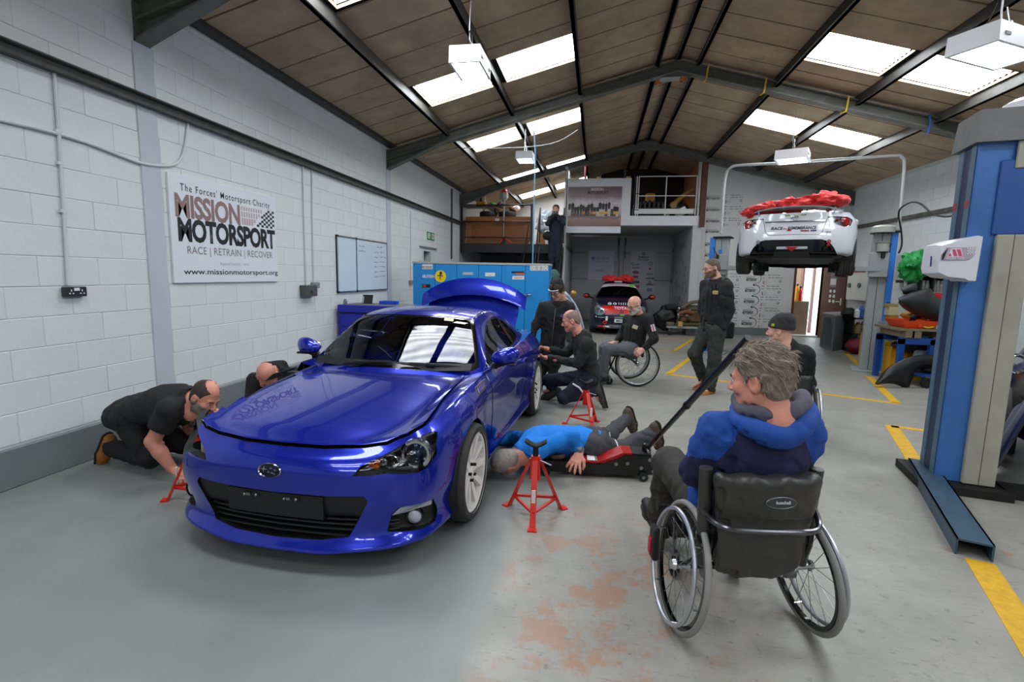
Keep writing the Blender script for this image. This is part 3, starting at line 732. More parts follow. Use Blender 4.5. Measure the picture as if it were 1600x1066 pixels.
 # patio heater
YM0=YM;YH=YM+.07
hx=at(787,340,Y=YH)[0]
ht=thing('patio_heater','tall patio heater on a steel pole with an orange tripod foot','heater',(hx,YH,2.38),world=True)
zt=3.60
MB().cyl((hx,YH,2.45),(hx,YH,zt),.022).build('pole',M_steel,ht);MB().cyl((hx,YH,3.1),(hx,YH,3.45),.03).build('collar',M_steel,ht)
mb=MB();mb.lathe([(0,0),(.05,.0),(.12,.08),(.12,.22),(0,.22)],8,Matrix.Translation((hx,YH,zt-.04)));mb.build('head',mat('pale grey plastic',(.66,.67,.66),.4),ht,smooth=None)
mb=MB();mb.lathe([(.10,0),(.10,.05),(.05,.09),(0,.09)],8,Matrix.Translation((hx,YH,zt+.18)));mb.build('cap',mat('signal orange',(.85,.25,.08),.4),ht)
for k in range(3):
 an=k*2.094+.3;MB().tube([(hx,YH,2.55),(hx+.26*math.cos(an),YH+.2*math.sin(an),2.40)],.018,6).build('foot',mat('signal orange',(.85,.25,.08),.4),ht)
MB().box((hx-.05,(YH-.05),2.385),(hx+.05,YH+.05,2.56)).build('hub',M_black,ht)
# pale things behind the open bay of the mezzanine
mb=MB();mb.box((-1.80,YM+1.2,2.36),(-1.25,YM+1.24,3.05),rot=Matrix.Rotation(.25,3,'Y'));clutter('board','pale pine board leaning in the open bay of the mezzanine',mb,mat('pale pine',(.75,.58,.38),.6),'board')
mb=MB();mb.box((-1.35,YM+1.5,2.36),(-1.0,YM+1.53,3.2));clutter('board','square chipboard offcut behind the photographer',mb,mat('chipboard',(.72,.55,.36),.7,var=.2,vscale=40),'board')
mb=MB();mb.lathe([(0,0),(.12,0),(.14,.42),(.13,.44),(.12,.43),(.10,.03),(0,.03)],20,Matrix.Translation((-1.42,YM+.7,2.36)));b_=clutter('bucket','white plastic bucket with a grey label on the mezzanine',mb,M_white,'bucket')
mb=MB();mb.box((-1.47,YM+.56,2.52),(-1.37,YM+.575,2.70));mb.build('label_patch',M_greyink,b_)
mb=lump((-1.58,YM+1.0,3.05),(.28,.07,.36),.10,7,31,n=48,m=32);clutter('plastic_sheet','crumpled clear plastic sheet hung in the open bay of the mezzanine',mb,mat('milky polythene',(.70,.74,.78),.25,trans=.5),'sheet')
# ladder stair
ls=thing('ladder_stair','steep black stair with handrails rising to the mezzanine','stair',(-1.3,13.4,0),world=True)
for x in(-1.62,-.96):
 MB().prism([(x-.02,12.55,0),(x-.02,12.72,0),(x-.02,14.2,2.33),(x-.02,14.2,2.1)],(.04,0,0)).build('stringer',M_bsteel,ls,smooth=None)
 MB().tube([(x,12.6,.0),(x,12.65,1.0),(x,14.15,3.35),(x,14.15,2.4)],.019,8).build('handrail',M_bsteel,ls)
for i in range(9):MB().box((-1.60,12.63+i*.172,.24+i*.235),(-.98,12.85+i*.172,.265+i*.235)).build('tread',M_bsteel,ls)
gb=lump((at(866,422,Y=12.3)[0],12.3,1.52),(.13,.13,.14),.03,6,3);tag(gb.build('green_bag',mat('dark green fabric',(.24,.38,.33),.8)),'dark green bag hanging from the stair behind the lockers','bag')
MB().tube([(at(866,430,Y=12.3)[0],12.3,1.40),(at(866,430,Y=12.3)[0]-.02,12.45,1.7)],.008,6).build('bag_strap',M_black,ls)
gb=lump((at(866,443,Y=12.3)[0],12.3,1.22),(.11,.10,.17),.04,6,5);tag(gb.build('turquoise_bag',mat('turquoise fabric',(.22,.62,.68),.7)),'turquoise bag hanging under the dark green bag','bag')
# ================================================================== BALCONY AND RECESS
bl=thing('balcony','white panelled balcony with a tubular railing over the recessed bay','balcony',(.85,YM,2.9),world=True)
M_bwhite=mat('balcony white',(.82,.825,.84),.5,var=.03)
MB().box((-.92,YM-.02,2.69),(.57,YM+.02,4.13)).build('panel',M_bwhite,bl)
MB().box((.57,YM-.012,2.90),(.80,YM+.03,4.13)).build('panel',M_bwhite,bl)
MB().box((.80,YM-.012,2.90),(2.64,YM+.03,3.15)).build('fascia',M_bwhite,bl)
MB().box((-.9,YM+.03,2.88),(2.62,17.3,2.93)).build('soffit',mat('grey soffit',(.62,.62,.62),.6),bl)
MB().box((-.9,YM+.03,3.10),(2.62,17.3,3.14)).build('floor_deck',M_bsteel,bl)
M_rw=mat('white rail tube',(.80,.80,.80),.35)
for z in(4.165,3.665):MB().cyl((1.0,YM-.02,z),(2.46,YM-.02,z),.014).build('rail',M_rw,bl)
MB().box((.9,YM-.03,3.2),(2.46,YM-.02,3.33)).build('kick_board',M_rw,bl)
for x,m in((.90,M_bsteel),(.945,M_rw),(.995,M_rw),(1.70,M_rw),(2.44,M_bsteel),(2.47,M_rw),(2.54,M_rw)):MB().cyl((x,YM-.02,3.16),(x,YM-.02,4.17),.014).build('upright',m,bl)
for z in(3.3,3.72):MB().cyl((.86,YM-.03,z),(1.02,YM-.03,z),.011).build('bracket',M_bsteel,bl)
# printed team photograph on the balcony panel
tp=thing('team_poster','brown toned team photograph poster on the balcony panel','poster',(-.15,YM-.02,2.87),world=True)
YP=YM-.024;xa,xb,za,zb=-.87,.565,2.865,3.915
mg=bpy.data.materials.new('printed sky and tarmac');mg.use_nodes=True;n=mg.node_tree.nodes;l=mg.node_tree.links;b_=n['Principled BSDF']
tc=n.new('ShaderNodeTexCoord');sp_=n.new('ShaderNodeSeparateXYZ');mr=n.new('ShaderNodeMapRange');mr.inputs[1].default_value=za;mr.inputs[2].default_value=zb
cr=n.new('ShaderNodeValToRGB');e=cr.color_ramp.elements;e[0].position=0;e[0].color=(*srgb((.42,.27,.26)),1);e[1].position=1;e[1].color=(*srgb((.42,.34,.35)),1)
for p_,c_ in((.08,(.50,.37,.36)),(.26,(.62,.50,.49)),(.27,(.45,.38,.37)),(.45,(.72,.68,.69)),(.66,(.78,.76,.78)),(.80,(.55,.49,.51))):q=e.new(p_);q.color=(*srgb(c_),1)
nz=n.new('ShaderNodeTexNoise');nz.inputs['Scale'].default_value=5;mm=n.new('ShaderNodeMath');mm.operation='MULTIPLY_ADD';mm.inputs[1].default_value=.12
l.new(tc.outputs['Object'],sp_.inputs[0]);l.new(sp_.outputs[2],mr.inputs[0]);l.new(tc.outputs['Object'],nz.inputs[0]);l.new(nz.outputs['Fac'],mm.inputs[0]);l.new(mr.outputs[0],mm.inputs[2]);l.new(mm.outputs[0],cr.inputs[0]);l.new(cr.outputs[0],b_.inputs['Base Color']);b_.inputs['Roughness'].default_value=.35
MB().box((xa,YP,za),(xb,YM-.02,zb)).build('print_ground',mg,tp,smooth=None)
MB().box((-.91,YP+.001,2.69),(.57,YM-.019,2.865)).build('white_margin',M_bwhite,tp)
mb=MB();r_=random.Random(9);mats_=[mat('print dark',(.16,.15,.16),.5),mat('print skin',(.72,.55,.48),.5),mat('print orange',(.88,.42,.12),.5),mat('print yellow',(.85,.66,.12),.5),mat('print pale',(.78,.74,.73),.5)]
x=xa+.05
while x<xb-.05:
 h=r_.uniform(.36,.46)if r_.random()<.6 else r_.uniform(.28,.34);z0=za+.27;w=r_.uniform(.035,.05);d=.0015
 legm=0 if r_.random()<.7 else 4
 def flat(P,mi,dd):mb.prism([(a,YP-dd,b)for a,b in P],(0,dd,0),mi)
 for s in(-1,1):flat([(x+s*w*.15,z0),(x+s*w*.75,z0),(x+s*w*.7,z0+h*.46),(x,z0+h*.46)],legm,d)
 flat([(x-w*.8,z0+h*.44),(x+w*.8,z0+h*.44),(x+w*1.0,z0+h*.78),(x+w*.35,z0+h*.85),(x-w*.35,z0+h*.85),(x-w*1.0,z0+h*.78)],0 if r_.random()<.85 else 4,d*1.2)
 flat([(x+.017*math.cos(t*PI/4),z0+h*.92+.022*math.sin(t*PI/4))for t in range(8)],1,d*1.4)
 if r_.random()<.38:flat([(x+.035*math.cos(t*PI/4),z0+.09+.04*math.sin(t*PI/4))for t in range(8)],2 if x<-.2 else 3,d*1.6)
 x+=r_.uniform(.062,.085)
mb.build('printed_figures',mats_,tp,smooth=None)
text('lettering','MISSION',(.03-.12,YP-.001,3.81),(1,0,0),(0,0,1),.07,mat('print pale',(.78,.74,.73),.5),tp,w=.33,bold=.03)
text('lettering','MOTORSPORT',(-.07,YP-.001,3.72),(1,0,0),(0,0,1),.075,mats_[0],tp,w=.55,bold=.03)
# recess walls and doors
MB().box((2.44,YM+.0,0),(2.66,YG,2.9)).build('wall_recess',mat('grey white partition',(.70,.71,.71),.6,var=.04),kind='structure')
MB().box((2.64,YB+.19,2.9),(2.76,YG,5)).build('wall_loft_side',M_ply2,kind='structure')
MB().box((-.97,YM-.02,0.0),(-.90,YG,4.45)).build('wall_partition',M_wallwhite,kind='structure')
MB().box((.0,17.4,3.1),(2.66,17.5,5.0)).build('wall_loft_shade',mat('painted loft shade',(.16,.13,.11),.8,var=.3),kind='structure')  # added panel, its dark brown stands for the unlit back of the loft
col=MB();col.box((2.60,YM-.06,2.86),(2.70,YM+.05,roofz(2.65)-.27));col.box((2.58,YM-.065,2.86),(2.72,YM-.055,roofz(2.65)-.27));col.box((2.58,YM+.045,2.86),(2.72,YM+.055,roofz(2.65)-.27))
tag(col.build('steel_post',mat('red oxide steel',(.33,.15,.13),.6,var=.2)),'red brown steel post between the balcony and the white wall','post')
YD=17.3
dr=thing('door_1','pair of tall grey white workshop doors at the back of the recess','door',(.78,YD,0),world=True);dr['kind']='structure';del dr['category']
M_door=mat('grey white doors',(.68,.69,.70),.55,var=.03)
MB().box((-.9,YD+.06,0),(2.44,YD+.1,2.95)).build('door_lining',M_door,dr)
for x0,x1 in((-.86,.70),(.84,2.38)):
 for z0,z1 in((.05,1.42),(1.435,2.3),(2.315,2.84)):MB().box((x0,YD,z0),(x1,YD+.05,z1),bev=.006).build('door_panel',M_door,dr)
MB().box((.715,YD+.0,0),(.825,YD+.055,2.86)).build('centre_post',M_door,dr)
for x in(.66,.88):
 m_=MB();m_.box((x-.025,YD-.02,2.55),(x+.025,YD,2.8),bev=.005);m_.cyl((x,YD-.012,2.1),(x,YD-.012,2.6),.008);m_.build('bolt',M_black,dr)
for x in(-.88,2.40):
 for z in(.5,1.42,2.4):MB().cyl((x,YD-.01,z-.06),(x,YD-.01,z+.06),.018).build('hinge',M_steel,dr)
MB().box((-.2,YD-.03,2.84),(1.35,YD,2.865)).build('timber_lath',mat('pale pine',(.75,.58,.38),.6),dr)
dp=thing('door_poster','pale lilac poster on the left workshop door','poster',(.1,YD,1.4),world=True)
def dq(x,y):return at(890+x/7.614,365+y/7.614,Y=YD-.006)
a,b=dq(216,548),dq(534,208);MB().box((a[0],YD-.005,a[2]),(b[0],YD,b[2])).build('sheet',mat('lilac paper',(.80,.79,.86),.5),dp)
def dtext(par,body,x0,y0,x1,y1,m,bold=.0):
 a,b=dq(x0,y1),dq(x1,y0);text('lettering',body,((a[0]+b[0])/2,YD-.006,a[2]),(1,0,0),(0,0,1),b[2]-a[2],m,par,w=b[0]-a[0],bold=bold)
M_lil=mat('lilac grey print',(.60,.61,.76),.5);M_greyp=mat('mid grey print',(.55,.56,.60),.5)
dtext(dp,'Roland',330,276,470,305,M_lil,.01);dtext(dp,'Creative Suite',278,322,470,343,M_greyp)
MB().box((dq(272,0)[0],YD-.0065,dq(0,304)[2]),(dq(312,0)[0],YD-.005,dq(0,275)[2])).build('logo_block',mat('logo blue',(.45,.45,.80),.5),dp)
mb=MB()
for i in range(3):mb.box((dq(310+i*12,0)[0],YD-.0065,dq(0,445-i*9)[2]),(dq(425-i*4,0)[0],YD-.005,dq(0,440-i*9)[2]))
mb.build('print_lines',M_greyp,dp)
dp2=thing('door_poster','white poster of small sponsor marks on the right workshop door','poster',(1.5,YD,1.3),world=True)
a,b=dq(712,690),dq(1022,215);MB().box((a[0],YD-.005,a[2]),(b[0],YD,b[2])).build('sheet',mat('grey white paper',(.74,.74,.77),.5),dp2)
dtext(dp2,'FRAMESHAW',815,272,945,291,M_ink,.02);dtext(dp2,'Livery Suite',812,298,943,320,M_ink,.01)
def blob(cx,cy,rx,ry,m,n=14,hole=0):
 c=dq(cx,cy);sx=rx/7.614/787*17.3*1.02;sy=ry/7.614/787*17.3*1.02
 m_=MB();
 if hole:m_.tube([(c[0]+sx*math.cos(2*PI*i/16),YD-.006,c[2]+sy*math.sin(2*PI*i/16))for i in range(16)],hole,4,closed=True)
 else:m_.prism([(c[0]+sx*math.cos(2*PI*i/n),YD-.0065,c[2]+sy*math.sin(2*PI*i/n))for i in range(n)],(0,.0015,0))
 m_.build('sponsor_mark',m,dp2,smooth=None)
M_mrr=mat('mark crimson',(.66,.22,.30),.5);M_mt=mat('mark teal',(.42,.55,.62),.5)
blob(880,242,13,14,M_ink,hole=.012);blob(755,362,13,12,M_ink,hole=.01);blob(963,358,20,18,M_greyink,hole=.012)
blob(785,462,38,18,M_mrr);blob(957,420,24,14,mat('mark red',(.75,.18,.2),.5),3);blob(952,582,14,12,M_mrr,hole=.012)
for x0,y0,x1,y1,m in((780,362,828,374,M_greyink),(742,398,834,416,M_mt),(752,502,815,530,M_mrr),(738,562,830,592,mat('mark charcoal',(.25,.25,.28),.5)),(742,616,830,644,M_mrr),(918,472,995,494,M_greyp),(905,526,980,540,M_greyink),(982,528,1002,544,M_ink),(908,602,998,618,M_greyink),(918,652,984,692,mat('mark blue grey',(.42,.50,.60),.5))):
 a,b=dq(x0,y1),dq(x1,y0);MB().box((a[0],YD-.0065,a[2]),(b[0],YD-.005,b[2])).build('sponsor_mark',m,dp2)
 # pencilled drawings on the recess side wall
mb=MB();r_=random.Random(5)
for i in range(26):
 y=r_.uniform(14.5,16.6);z=r_.uniform(.7,2.6)
 for k in range(r_.randint(2,4)):mb.box((2.4385,y,z-k*.035),(2.44,y+r_.uniform(.15,.35),z-k*.035+.010))
 mb.box((2.4385,y-.16,z-.1),(2.44,y-.06,z+.03))
dw=tag(mb.build('pencil_notes',mat('pencil grey',(.48,.48,.5),.6)),'faint grey notes and sketches on the recess side wall','notes')
# store on the balcony
def bp_(px_,py_,y=YM+.6):return at(px_,py_,Y=y)
c=bp_(1015,317);mb=MB()
for i in range(7):mb.box((c[0]-.42+i*.12,YM+.35,3.16),(c[0]-.34+i*.12,YM+.95,3.62-.02*abs(i-3)),bev=.02)
mb.box((c[0]-.45,YM+.4,3.14),(c[0]+.45,YM+.9,3.45),bev=.03);tag(mb.build('ribbed_engine_cover',mat('charcoal plastic',(.12,.12,.125),.45)),'black ribbed engine cover stored behind the balcony railing','engine cover')
mb=lump((bp_(1060,320)[0],YM+.7,3.36),(.30,.3,.24),.07,5,8);tag(mb.build('black_sack',M_black),'black sack heaped at the right end of the balcony','sack')
a,b=bp_(1052,320),bp_(1082,296);mb=MB();mb.tube([(a[0],YM+.45,a[2]),((a[0]+b[0])/2,YM+.5,(a[2]+b[2])/2+.03),(b[0],YM+.55,b[2])],[.07,.055,.04],10);mb.cyl((a[0]-.02,YM+.38,a[2]-.03),(a[0]-.02,YM+.55,a[2]-.03),.09)
tag(mb.build('yellow_robot_arm',mat('dull ochre',(.62,.45,.15),.5)),'ochre lever arm slanting behind the balcony railing','arm')
c=bp_(1066,329,YM+.2);mb=MB();mb.box((c[0]-.2,YM+.14,3.16),(c[0]+.12,YM+.19,3.36),rot=Matrix.Rotation(R(-28),3,'Y'));w_=tag(mb.build('white_offcut',M_white),'white plastic panel with a slot lying on the balcony edge','panel')
c=bp_(1042,329,YM+.1);mb=MB();mb.box((c[0]-.07,YM+.06,3.16),(c[0]+.07,YM+.14,3.29),bev=.01);tag(mb.build('cream_box',mat('cream card',(.80,.76,.60),.6)),'small cream box on the balcony kick board','box')
c=bp_(1018,298,YM+.8);mb=MB();mb.box((c[0]-.15,YM+.7,3.6),(c[0]+.1,YM+.9,3.85),bev=.02);tag(mb.build('ochre_case',mat('dull ochre',(.62,.45,.15),.5)),'ochre case in the dark of the balcony store','case')
for i,(a_,m,lab)in enumerate(((915,mat('dusty red',(.5,.18,.2),.6),'red and white pole end above the balcony panel'),(978,M_grime,'dark hook rod above the balcony panel'))):
 c=bp_(a_,268,YM+.3);mb=MB();mb.cyl((c[0],YM+.3,3.2),(c[0],YM+.3,4.5-i*.15),.03);mb.sphere((c[0],YM+.3,4.53-i*.15),.05);tag(mb.build('pole',m),lab,'pole')
for i,a_ in enumerate((936,982)):
 c=bp_(a_,278,YM+.1);mb=MB();mb.box((c[0]-.06,YM+.05,4.13),(c[0]+.06,YM+.12,4.19),bev=.01);tag(mb.build('timber_end',mat('pale pine',(.75,.58,.38),.6)),['pine block on top of the balcony panel above the poster','pine block on top of the balcony panel beside the railing'][i],'timber')
c0=at(891,240,Y=YM-.06);mb=MB();mb.box((-.93,YM-.05,4.13),(-.88,YM-.01,roofz(-.9)-.2));tag(mb.build('white_batten',M_white),'white batten rising from the balcony panel to the roof','batten')
# ================================================================== CARS
def L_(S,lon,lat,z):return(lat*S,lon*S,z*S)
class CarShape:
 """Body surfaces of a car from tables: plan outline with seven height rows, centre profile, greenhouse."""
 def __init__(s,rows,deck,gh,crest=0.0,S=1.0,kcurve=.26):
  s.S=S;s.rows=rows;s.deckp=deck;s.gh=gh;s.crest=crest;s.kc=kcurve
  P=np.array([r[0]for r in rows],float)
  d=np.concatenate([[0],np.cumsum(np.hypot(*np.diff(P,axis=0).T))]);s.d=d
  nU=170;u=np.linspace(0,d[-1],nU)
  # mirrored end keys keep the nose and tail square to the centre line
  lon,lat=pchip(d,P[:,0],u),pchip(d,P[:,1],u)
  tx,ty=np.gradient(lon,u),np.gradient(lat,u);n=np.stack([-ty,tx],1);n/=np.linalg.norm(n,axis=1,keepdims=True)
  out=np.stack([-ty,tx],1)
  out=np.stack([-n[:,0]*-1,n[:,1]],1)
  nr=len(rows[0][1]);ins=np.array([[r[1][k][0]for k in range(nr)]for r in rows]);zz=np.array([[r[1][k][1]for k in range(nr)]for r in rows])
  I=np.stack([pchip(d,ins[:,k],u)for k in range(nr)],1);Z=np.stack([pchip(d,zz[:,k],u)for k in range(nr)],1)
  # interpolate rows smoothly
  nV=34;tv=np.linspace(0,nr-1,nV);kk=np.arange(nr,dtype=float)
  Iv=np.stack([pchip(kk,I[i],tv)for i in range(nU)]);Zv=np.stack([pchip(kk,Z[i],tv)for i in range(nU)])
  s.band=np.zeros((nU,nV,3))
  # inward direction = -outward; outward at the nose is -lon
  ow=np.stack([-(ty),tx],1);ow/=np.linalg.norm(ow,axis=1,keepdims=True)
  for j in range(nV):
   s.band[:,j,0]=lon-ow[:,0]*Iv[:,j];s.band[:,j,1]=np.maximum(lat-ow[:,1]*Iv[:,j],0);s.band[:,j,2]=Zv[:,j]
  s.band[0,:,1]=0;s.band[-1,:,1]=0
  nT=22;e=s.band[:,-1];s.deck=np.zeros((nU,nT,3))
  for k in range(nT):
   t=k/(nT-1);t=t**1.35 if True else t
   y=e[:,1]*(1-t);s.deck[:,k,0]=e[:,0];s.deck[:,k,1]=y;s.deck[:,k,2]=s.deckz(e[:,0],y,e[:,1],e[:,2])
 def deckz(s,lon,lat,ye,ze):
  zc=pchip(*s.deckp,lon);d=ye-lat;q=np.clip(d/.24,0,1);w=np.sin(q*PI/2)
  inner=zc-.035*(lat/.7)**2
  cr=s.crest*np.exp(-((d-.085)/.07)**2)*np.exp(-((lon-.85)/.38)**2)
  return ze+(inner-ze)*w+cr
 def ghz(s,lon,lat):
  g=s.gh;zc=lambda x:pchip(g['x'],g['zc'],x)
  yb=pchip(g['xb'],g['yb'],lon);zb=pchip(g['xb'],g['zb'],lon)
  k=pchip([g['x'][0],g['x'][len(g['x'])//2],g['x'][-1]],[s.kc,0.02,-.12],lon)
  T=zc(lon-k*lat**2)-.055*(np.abs(lat)/.6)**2.2
  d=yb-lat;Sd=zb+1.05*d+1.5*d*np.abs(d)
  h=np.clip(.5+.5*(Sd-T)/.05,0,1);return T*h+Sd*(1-h)-.05*h*(1-h)
 def greenhouse(s):
  g=s.gh;x=np.linspace(g['xb'][0],g['xb'][-1],110);q=1-np.linspace(0,1,46)**1.5;G=np.zeros((len(x),46,3))
  yb=pchip(g['xb'],g['yb'],x)
  for j in range(46):
   lat=yb*q[j];G[:,j,0]=x;G[:,j,1]=lat;G[:,j,2]=s.ghz(x,lat)
  return G
 def bm(s,G):
  """mirrored mesh of a half grid whose last column lies on the centre line"""
  b=bmesh.new();S=s.S
  for sg in(1,-1):
   V=[[b.verts.new((p[1]*S*sg,p[0]*S,p[2]*S))for p in row]for row in G]
   for i in range(len(V)-1):
    for j in range(len(V[0])-1):
     q=(V[i][j],V[i+1][j],V[i+1][j+1],V[i][j+1])
     b.faces.new(q if sg>0 else q[::-1])
  bmesh.ops.remove_doubles(b,verts=b.verts,dist=1e-5);bmesh.ops.dissolve_degenerate(b,edges=b.edges,dist=1e-6)
  return b
 def body(s):
  G=np.concatenate([s.band,s.deck[:,1:]],1);return s.bm(G)
def in_poly(P,poly):
 x,y=P;c=False;n=len(poly)
 for i in range(n):
  x1,y1=poly[i];x2,y2=poly[i-1]
  if(y1>y)!=(y2>y)and x<(x2-x1)*(y-y1)/(y2-y1)+x1:c=not c
 return c
def knife(b,poly,axes,ok):
 """cut the outline of a 2-D polygon through the faces for which ok(centre, normal) holds; axes = indices of the two projected coordinates"""
 a0,a1=axes;ax=({0,1,2}-{a0,a1}).pop();n=len(poly)
 b.normal_update()
 for i in range(n):
  p,q=poly[i],poly[(i+1)%n]
  lo0,hi0=min(p[0],q[0])-1e-4,max(p[0],q[0])+1e-4;lo1,hi1=min(p[1],q[1])-1e-4,max(p[1],q[1])+1e-4
  fs=[]
  for f in b.faces:
   u=[v.co[a0]for v in f.verts];w=[v.co[a1]for v in f.verts]
   if max(u)<lo0 or min(u)>hi0 or max(w)<lo1 or min(w)>hi1:continue
   if ok(f.calc_center_median(),f.normal):fs.append(f)
  if not fs:continue
  co=[0,0,0];co[a0],co[a1]=p;no=[0,0,0];no[a0],no[a1]=-(q[1]-p[1]),q[0]-p[0]
  geom=set(fs)
  for f in fs:geom.update(f.edges);geom.update(f.verts)
  bmesh.ops.bisect_plane(b,geom=list(geom),plane_co=co,plane_no=no,dist=1e-6)
 b.normal_update()
 return[f for f in b.faces if ok(f.calc_center_median(),f.normal)and in_poly((f.calc_center_median()[a0],f.calc_center_median()[a1]),poly)]
def split_off(b,faces):
 """move faces to a new bmesh"""
 nb=bmesh.new();vm={}
 for f in faces:
  vs=[]
  for v in f.verts:
   if v not in vm:vm[v]=nb.verts.new(v.co)
   vs.append(vm[v])
  try:nb.faces.new(vs)
  except ValueError:pass
 bmesh.ops.delete(b,geom=faces,context='FACES');return nb
def bm_obj(name,b,m,parent,smooth=40,off=0.0,solid=0.0,lining=None):
 b.normal_update()
 if off:
  for v in b.verts:v.co+=v.normal*off
 if solid:
  bmesh.ops.solidify(b,geom=b.faces[:],thickness=solid)
 me=bpy.data.meshes.new(name);b.to_mesh(me);b.free()
 me.materials.append(m);me.polygons.foreach_set('use_smooth',[True]*len(me.polygons))
 if smooth<180:
  bb=bmesh.new();bb.from_mesh(me)
  for e in bb.edges:
   if len(e.link_faces)==2:e.smooth=e.calc_face_angle(0)<R(smooth)
  bb.to_mesh(me);bb.free()
 o=link(name,me,parent)
 if lining is not None:
  me.materials.append(lining);md=o.modifiers.new('lining','SOLIDIFY');md.thickness=.008;md.offset=-1;md.material_offset=1;md.use_rim=False
 return o
def rim_wall(b,depth,m,name,parent,direction):
 """inward wall round the open border of a cut piece"""
 w=bmesh.new();d=Vector(direction)*depth
 for e in b.edges:
  if len(e.link_faces)==1:
   v1,v2=e.verts;a=[w.verts.new(v1.co),w.verts.new(v2.co),w.verts.new(v2.co+d),w.verts.new(v1.co+d)];w.faces.new(a)
 bmesh.ops.remove_doubles(w,verts=w.verts,dist=1e-5)
 return bm_obj(name,w,m,parent)
def mirror_poly(p):return[(-a,b)for a,b in p][::-1]
def tree(b):return BVHTree.FromBMesh(b)
BRZ_ROWS=[((0.000,0.00),[(.12,.115),(.000,.130),(.055,.23),(.030,.44),(.028,.54),(.060,.612),(.130,.655)]),((0.010,0.24),[(.12,.115),(.000,.130),(.055,.23),(.028,.44),(.028,.54),(.060,.612),(.130,.657)]),((0.045,0.46),[(.12,.13),(.000,.15),(.050,.24),(.022,.43),(.028,.54),(.065,.615),(.135,.668)]),((0.115,0.64),[(.12,.13),(.000,.16),(.045,.25),(.012,.42),(.025,.54),(.060,.625),(.125,.695)]),((0.250,0.775),[(.10,.14),(.000,.17),(.035,.26),(.004,.42),(.014,.54),(.040,.64),(.100,.735)]),((0.450,0.840),[(.09,.14),(.010,.18),(.030,.27),(.002,.42),(.008,.54),(.024,.66),(.085,.775)]),((0.660,0.868),[(.09,.15),(.020,.18),(.028,.28),(.000,.42),(.002,.55),(.016,.69),(.080,.812)]),((0.860,0.8775),[(.09,.15),(.020,.18),(.020,.28),(.000,.42),(.000,.56),(.014,.705),(.085,.828)]),((1.080,0.862),[(.09,.16),(.020,.18),(.028,.28),(.010,.42),(.002,.56),(.010,.715),(.080,.838)]),((1.350,0.840),[(.08,.16),(.016,.19),(.040,.29),(.026,.42),(.008,.56),(.004,.72),(.066,.85)]),((1.900,0.838),[(.08,.16),(.016,.19),(.048,.29),(.036,.42),(.014,.57),(.002,.74),(.058,.875)]),((2.450,0.845),[(.08,.16),(.016,.19),(.048,.29),(.036,.42),(.014,.58),(.002,.75),(.062,.895)]),((2.850,0.862),[(.08,.16),(.020,.20),(.040,.30),(.022,.43),(.006,.59),(.002,.76),(.075,.915)]),((3.150,0.882),[(.08,.17),(.020,.21),(.020,.31),(.004,.44),(.000,.59),(.004,.765),(.092,.935)]),((3.415,0.8875),[(.08,.19),(.020,.23),(.010,.32),(.000,.44),(.000,.59),(.008,.77),(.110,.942)]),((3.700,0.868),[(.08,.22),(.020,.25),(.006,.33),(.000,.45),(.000,.59),(.012,.77),(.115,.935)]),((3.920,0.805),[(.08,.24),(.020,.27),(.004,.34),(.000,.45),(.004,.60),(.024,.77),(.110,.922)]),((4.080,0.690),[(.08,.25),(.020,.28),(.004,.35),(.000,.46),(.008,.60),(.040,.77),(.095,.915)]),((4.180,0.500),[(.08,.25),(.020,.28),(.006,.36),(.000,.47),(.012,.60),(.050,.77),(.075,.912)]),((4.225,0.250),[(.08,.25),(.020,.28),(.008,.36),(.000,.48),(.014,.60),(.052,.77),(.062,.912)]),((4.240,0.000),[(.08,.25),(.020,.28),(.008,.36),(.000,.48),(.014,.60),(.052,.77),(.060,.912)])]
BRZ_DECK=([.10,.14,.30,.60,.90,1.20,1.45,1.7,3.4,3.70,3.9,4.10,4.24],[.652,.662,.712,.768,.806,.834,.846,.86,.93,.935,.928,.918,.912])
BRZ_GH=dict(x=[1.20,1.36,1.55,1.75,1.93,2.12,2.40,2.70,3.00,3.30,3.60,3.85],zc=[.785,.885,1.004,1.128,1.224,1.270,1.287,1.272,1.225,1.135,1.015,.90],xb=[1.28,1.50,1.80,2.30,2.70,3.00,3.30,3.60,3.88],yb=[.72,.775,.785,.785,.775,.755,.715,.665,.60],zb=[.82,.835,.855,.875,.89,.90,.905,.905,.89])
M_glass=bpy.data.materials.new('tinted car glass');M_glass.use_nodes=True
def _glass(m,tint,fac):
 n=m.node_tree.nodes;l=m.node_tree.links;n.clear();o=n.new('ShaderNodeOutputMaterial');mx=n.new('ShaderNodeMixShader');t=n.new('ShaderNodeBsdfTransparent');g=n.new('ShaderNodeBsdfGlossy')
 t.inputs[0].default_value=(*tint,1);g.inputs['Roughness'].default_value=.0;fr=n.new('ShaderNodeFresnel');fr.inputs[0].default_value=fac
 l.new(fr.outputs[0],mx.inputs[0]);l.new(t.outputs[0],mx.inputs[1]);l.new(g.outputs[0],mx.inputs[2]);l.new(mx.outputs[0],o.inputs[0])
_glass(M_glass,(.52,.58,.56),1.55)
M_lens=bpy.data.materials.new('clear lamp lens');M_lens.use_nodes=True;_glass(M_lens,(.93,.95,.97),1.45)
M_gblack=mat('gloss black',(.035,.035,.04),.15,spec=.5)
M_tyre=mat('tyre rubber',(.20,.195,.19),.8,var=.15,vscale=12,bump=.2,bscale=50)
M_int=mat('black car interior',(.09,.095,.095),.7)
M_amber=mat('amber lens',(.9,.42,.06),.2)
M_redlens=mat('red lens',(.62,.05,.07),.15,coat=.5)
M_trimgrey=mat('satin grey trim',(.28,.28,.29),.4,.3)
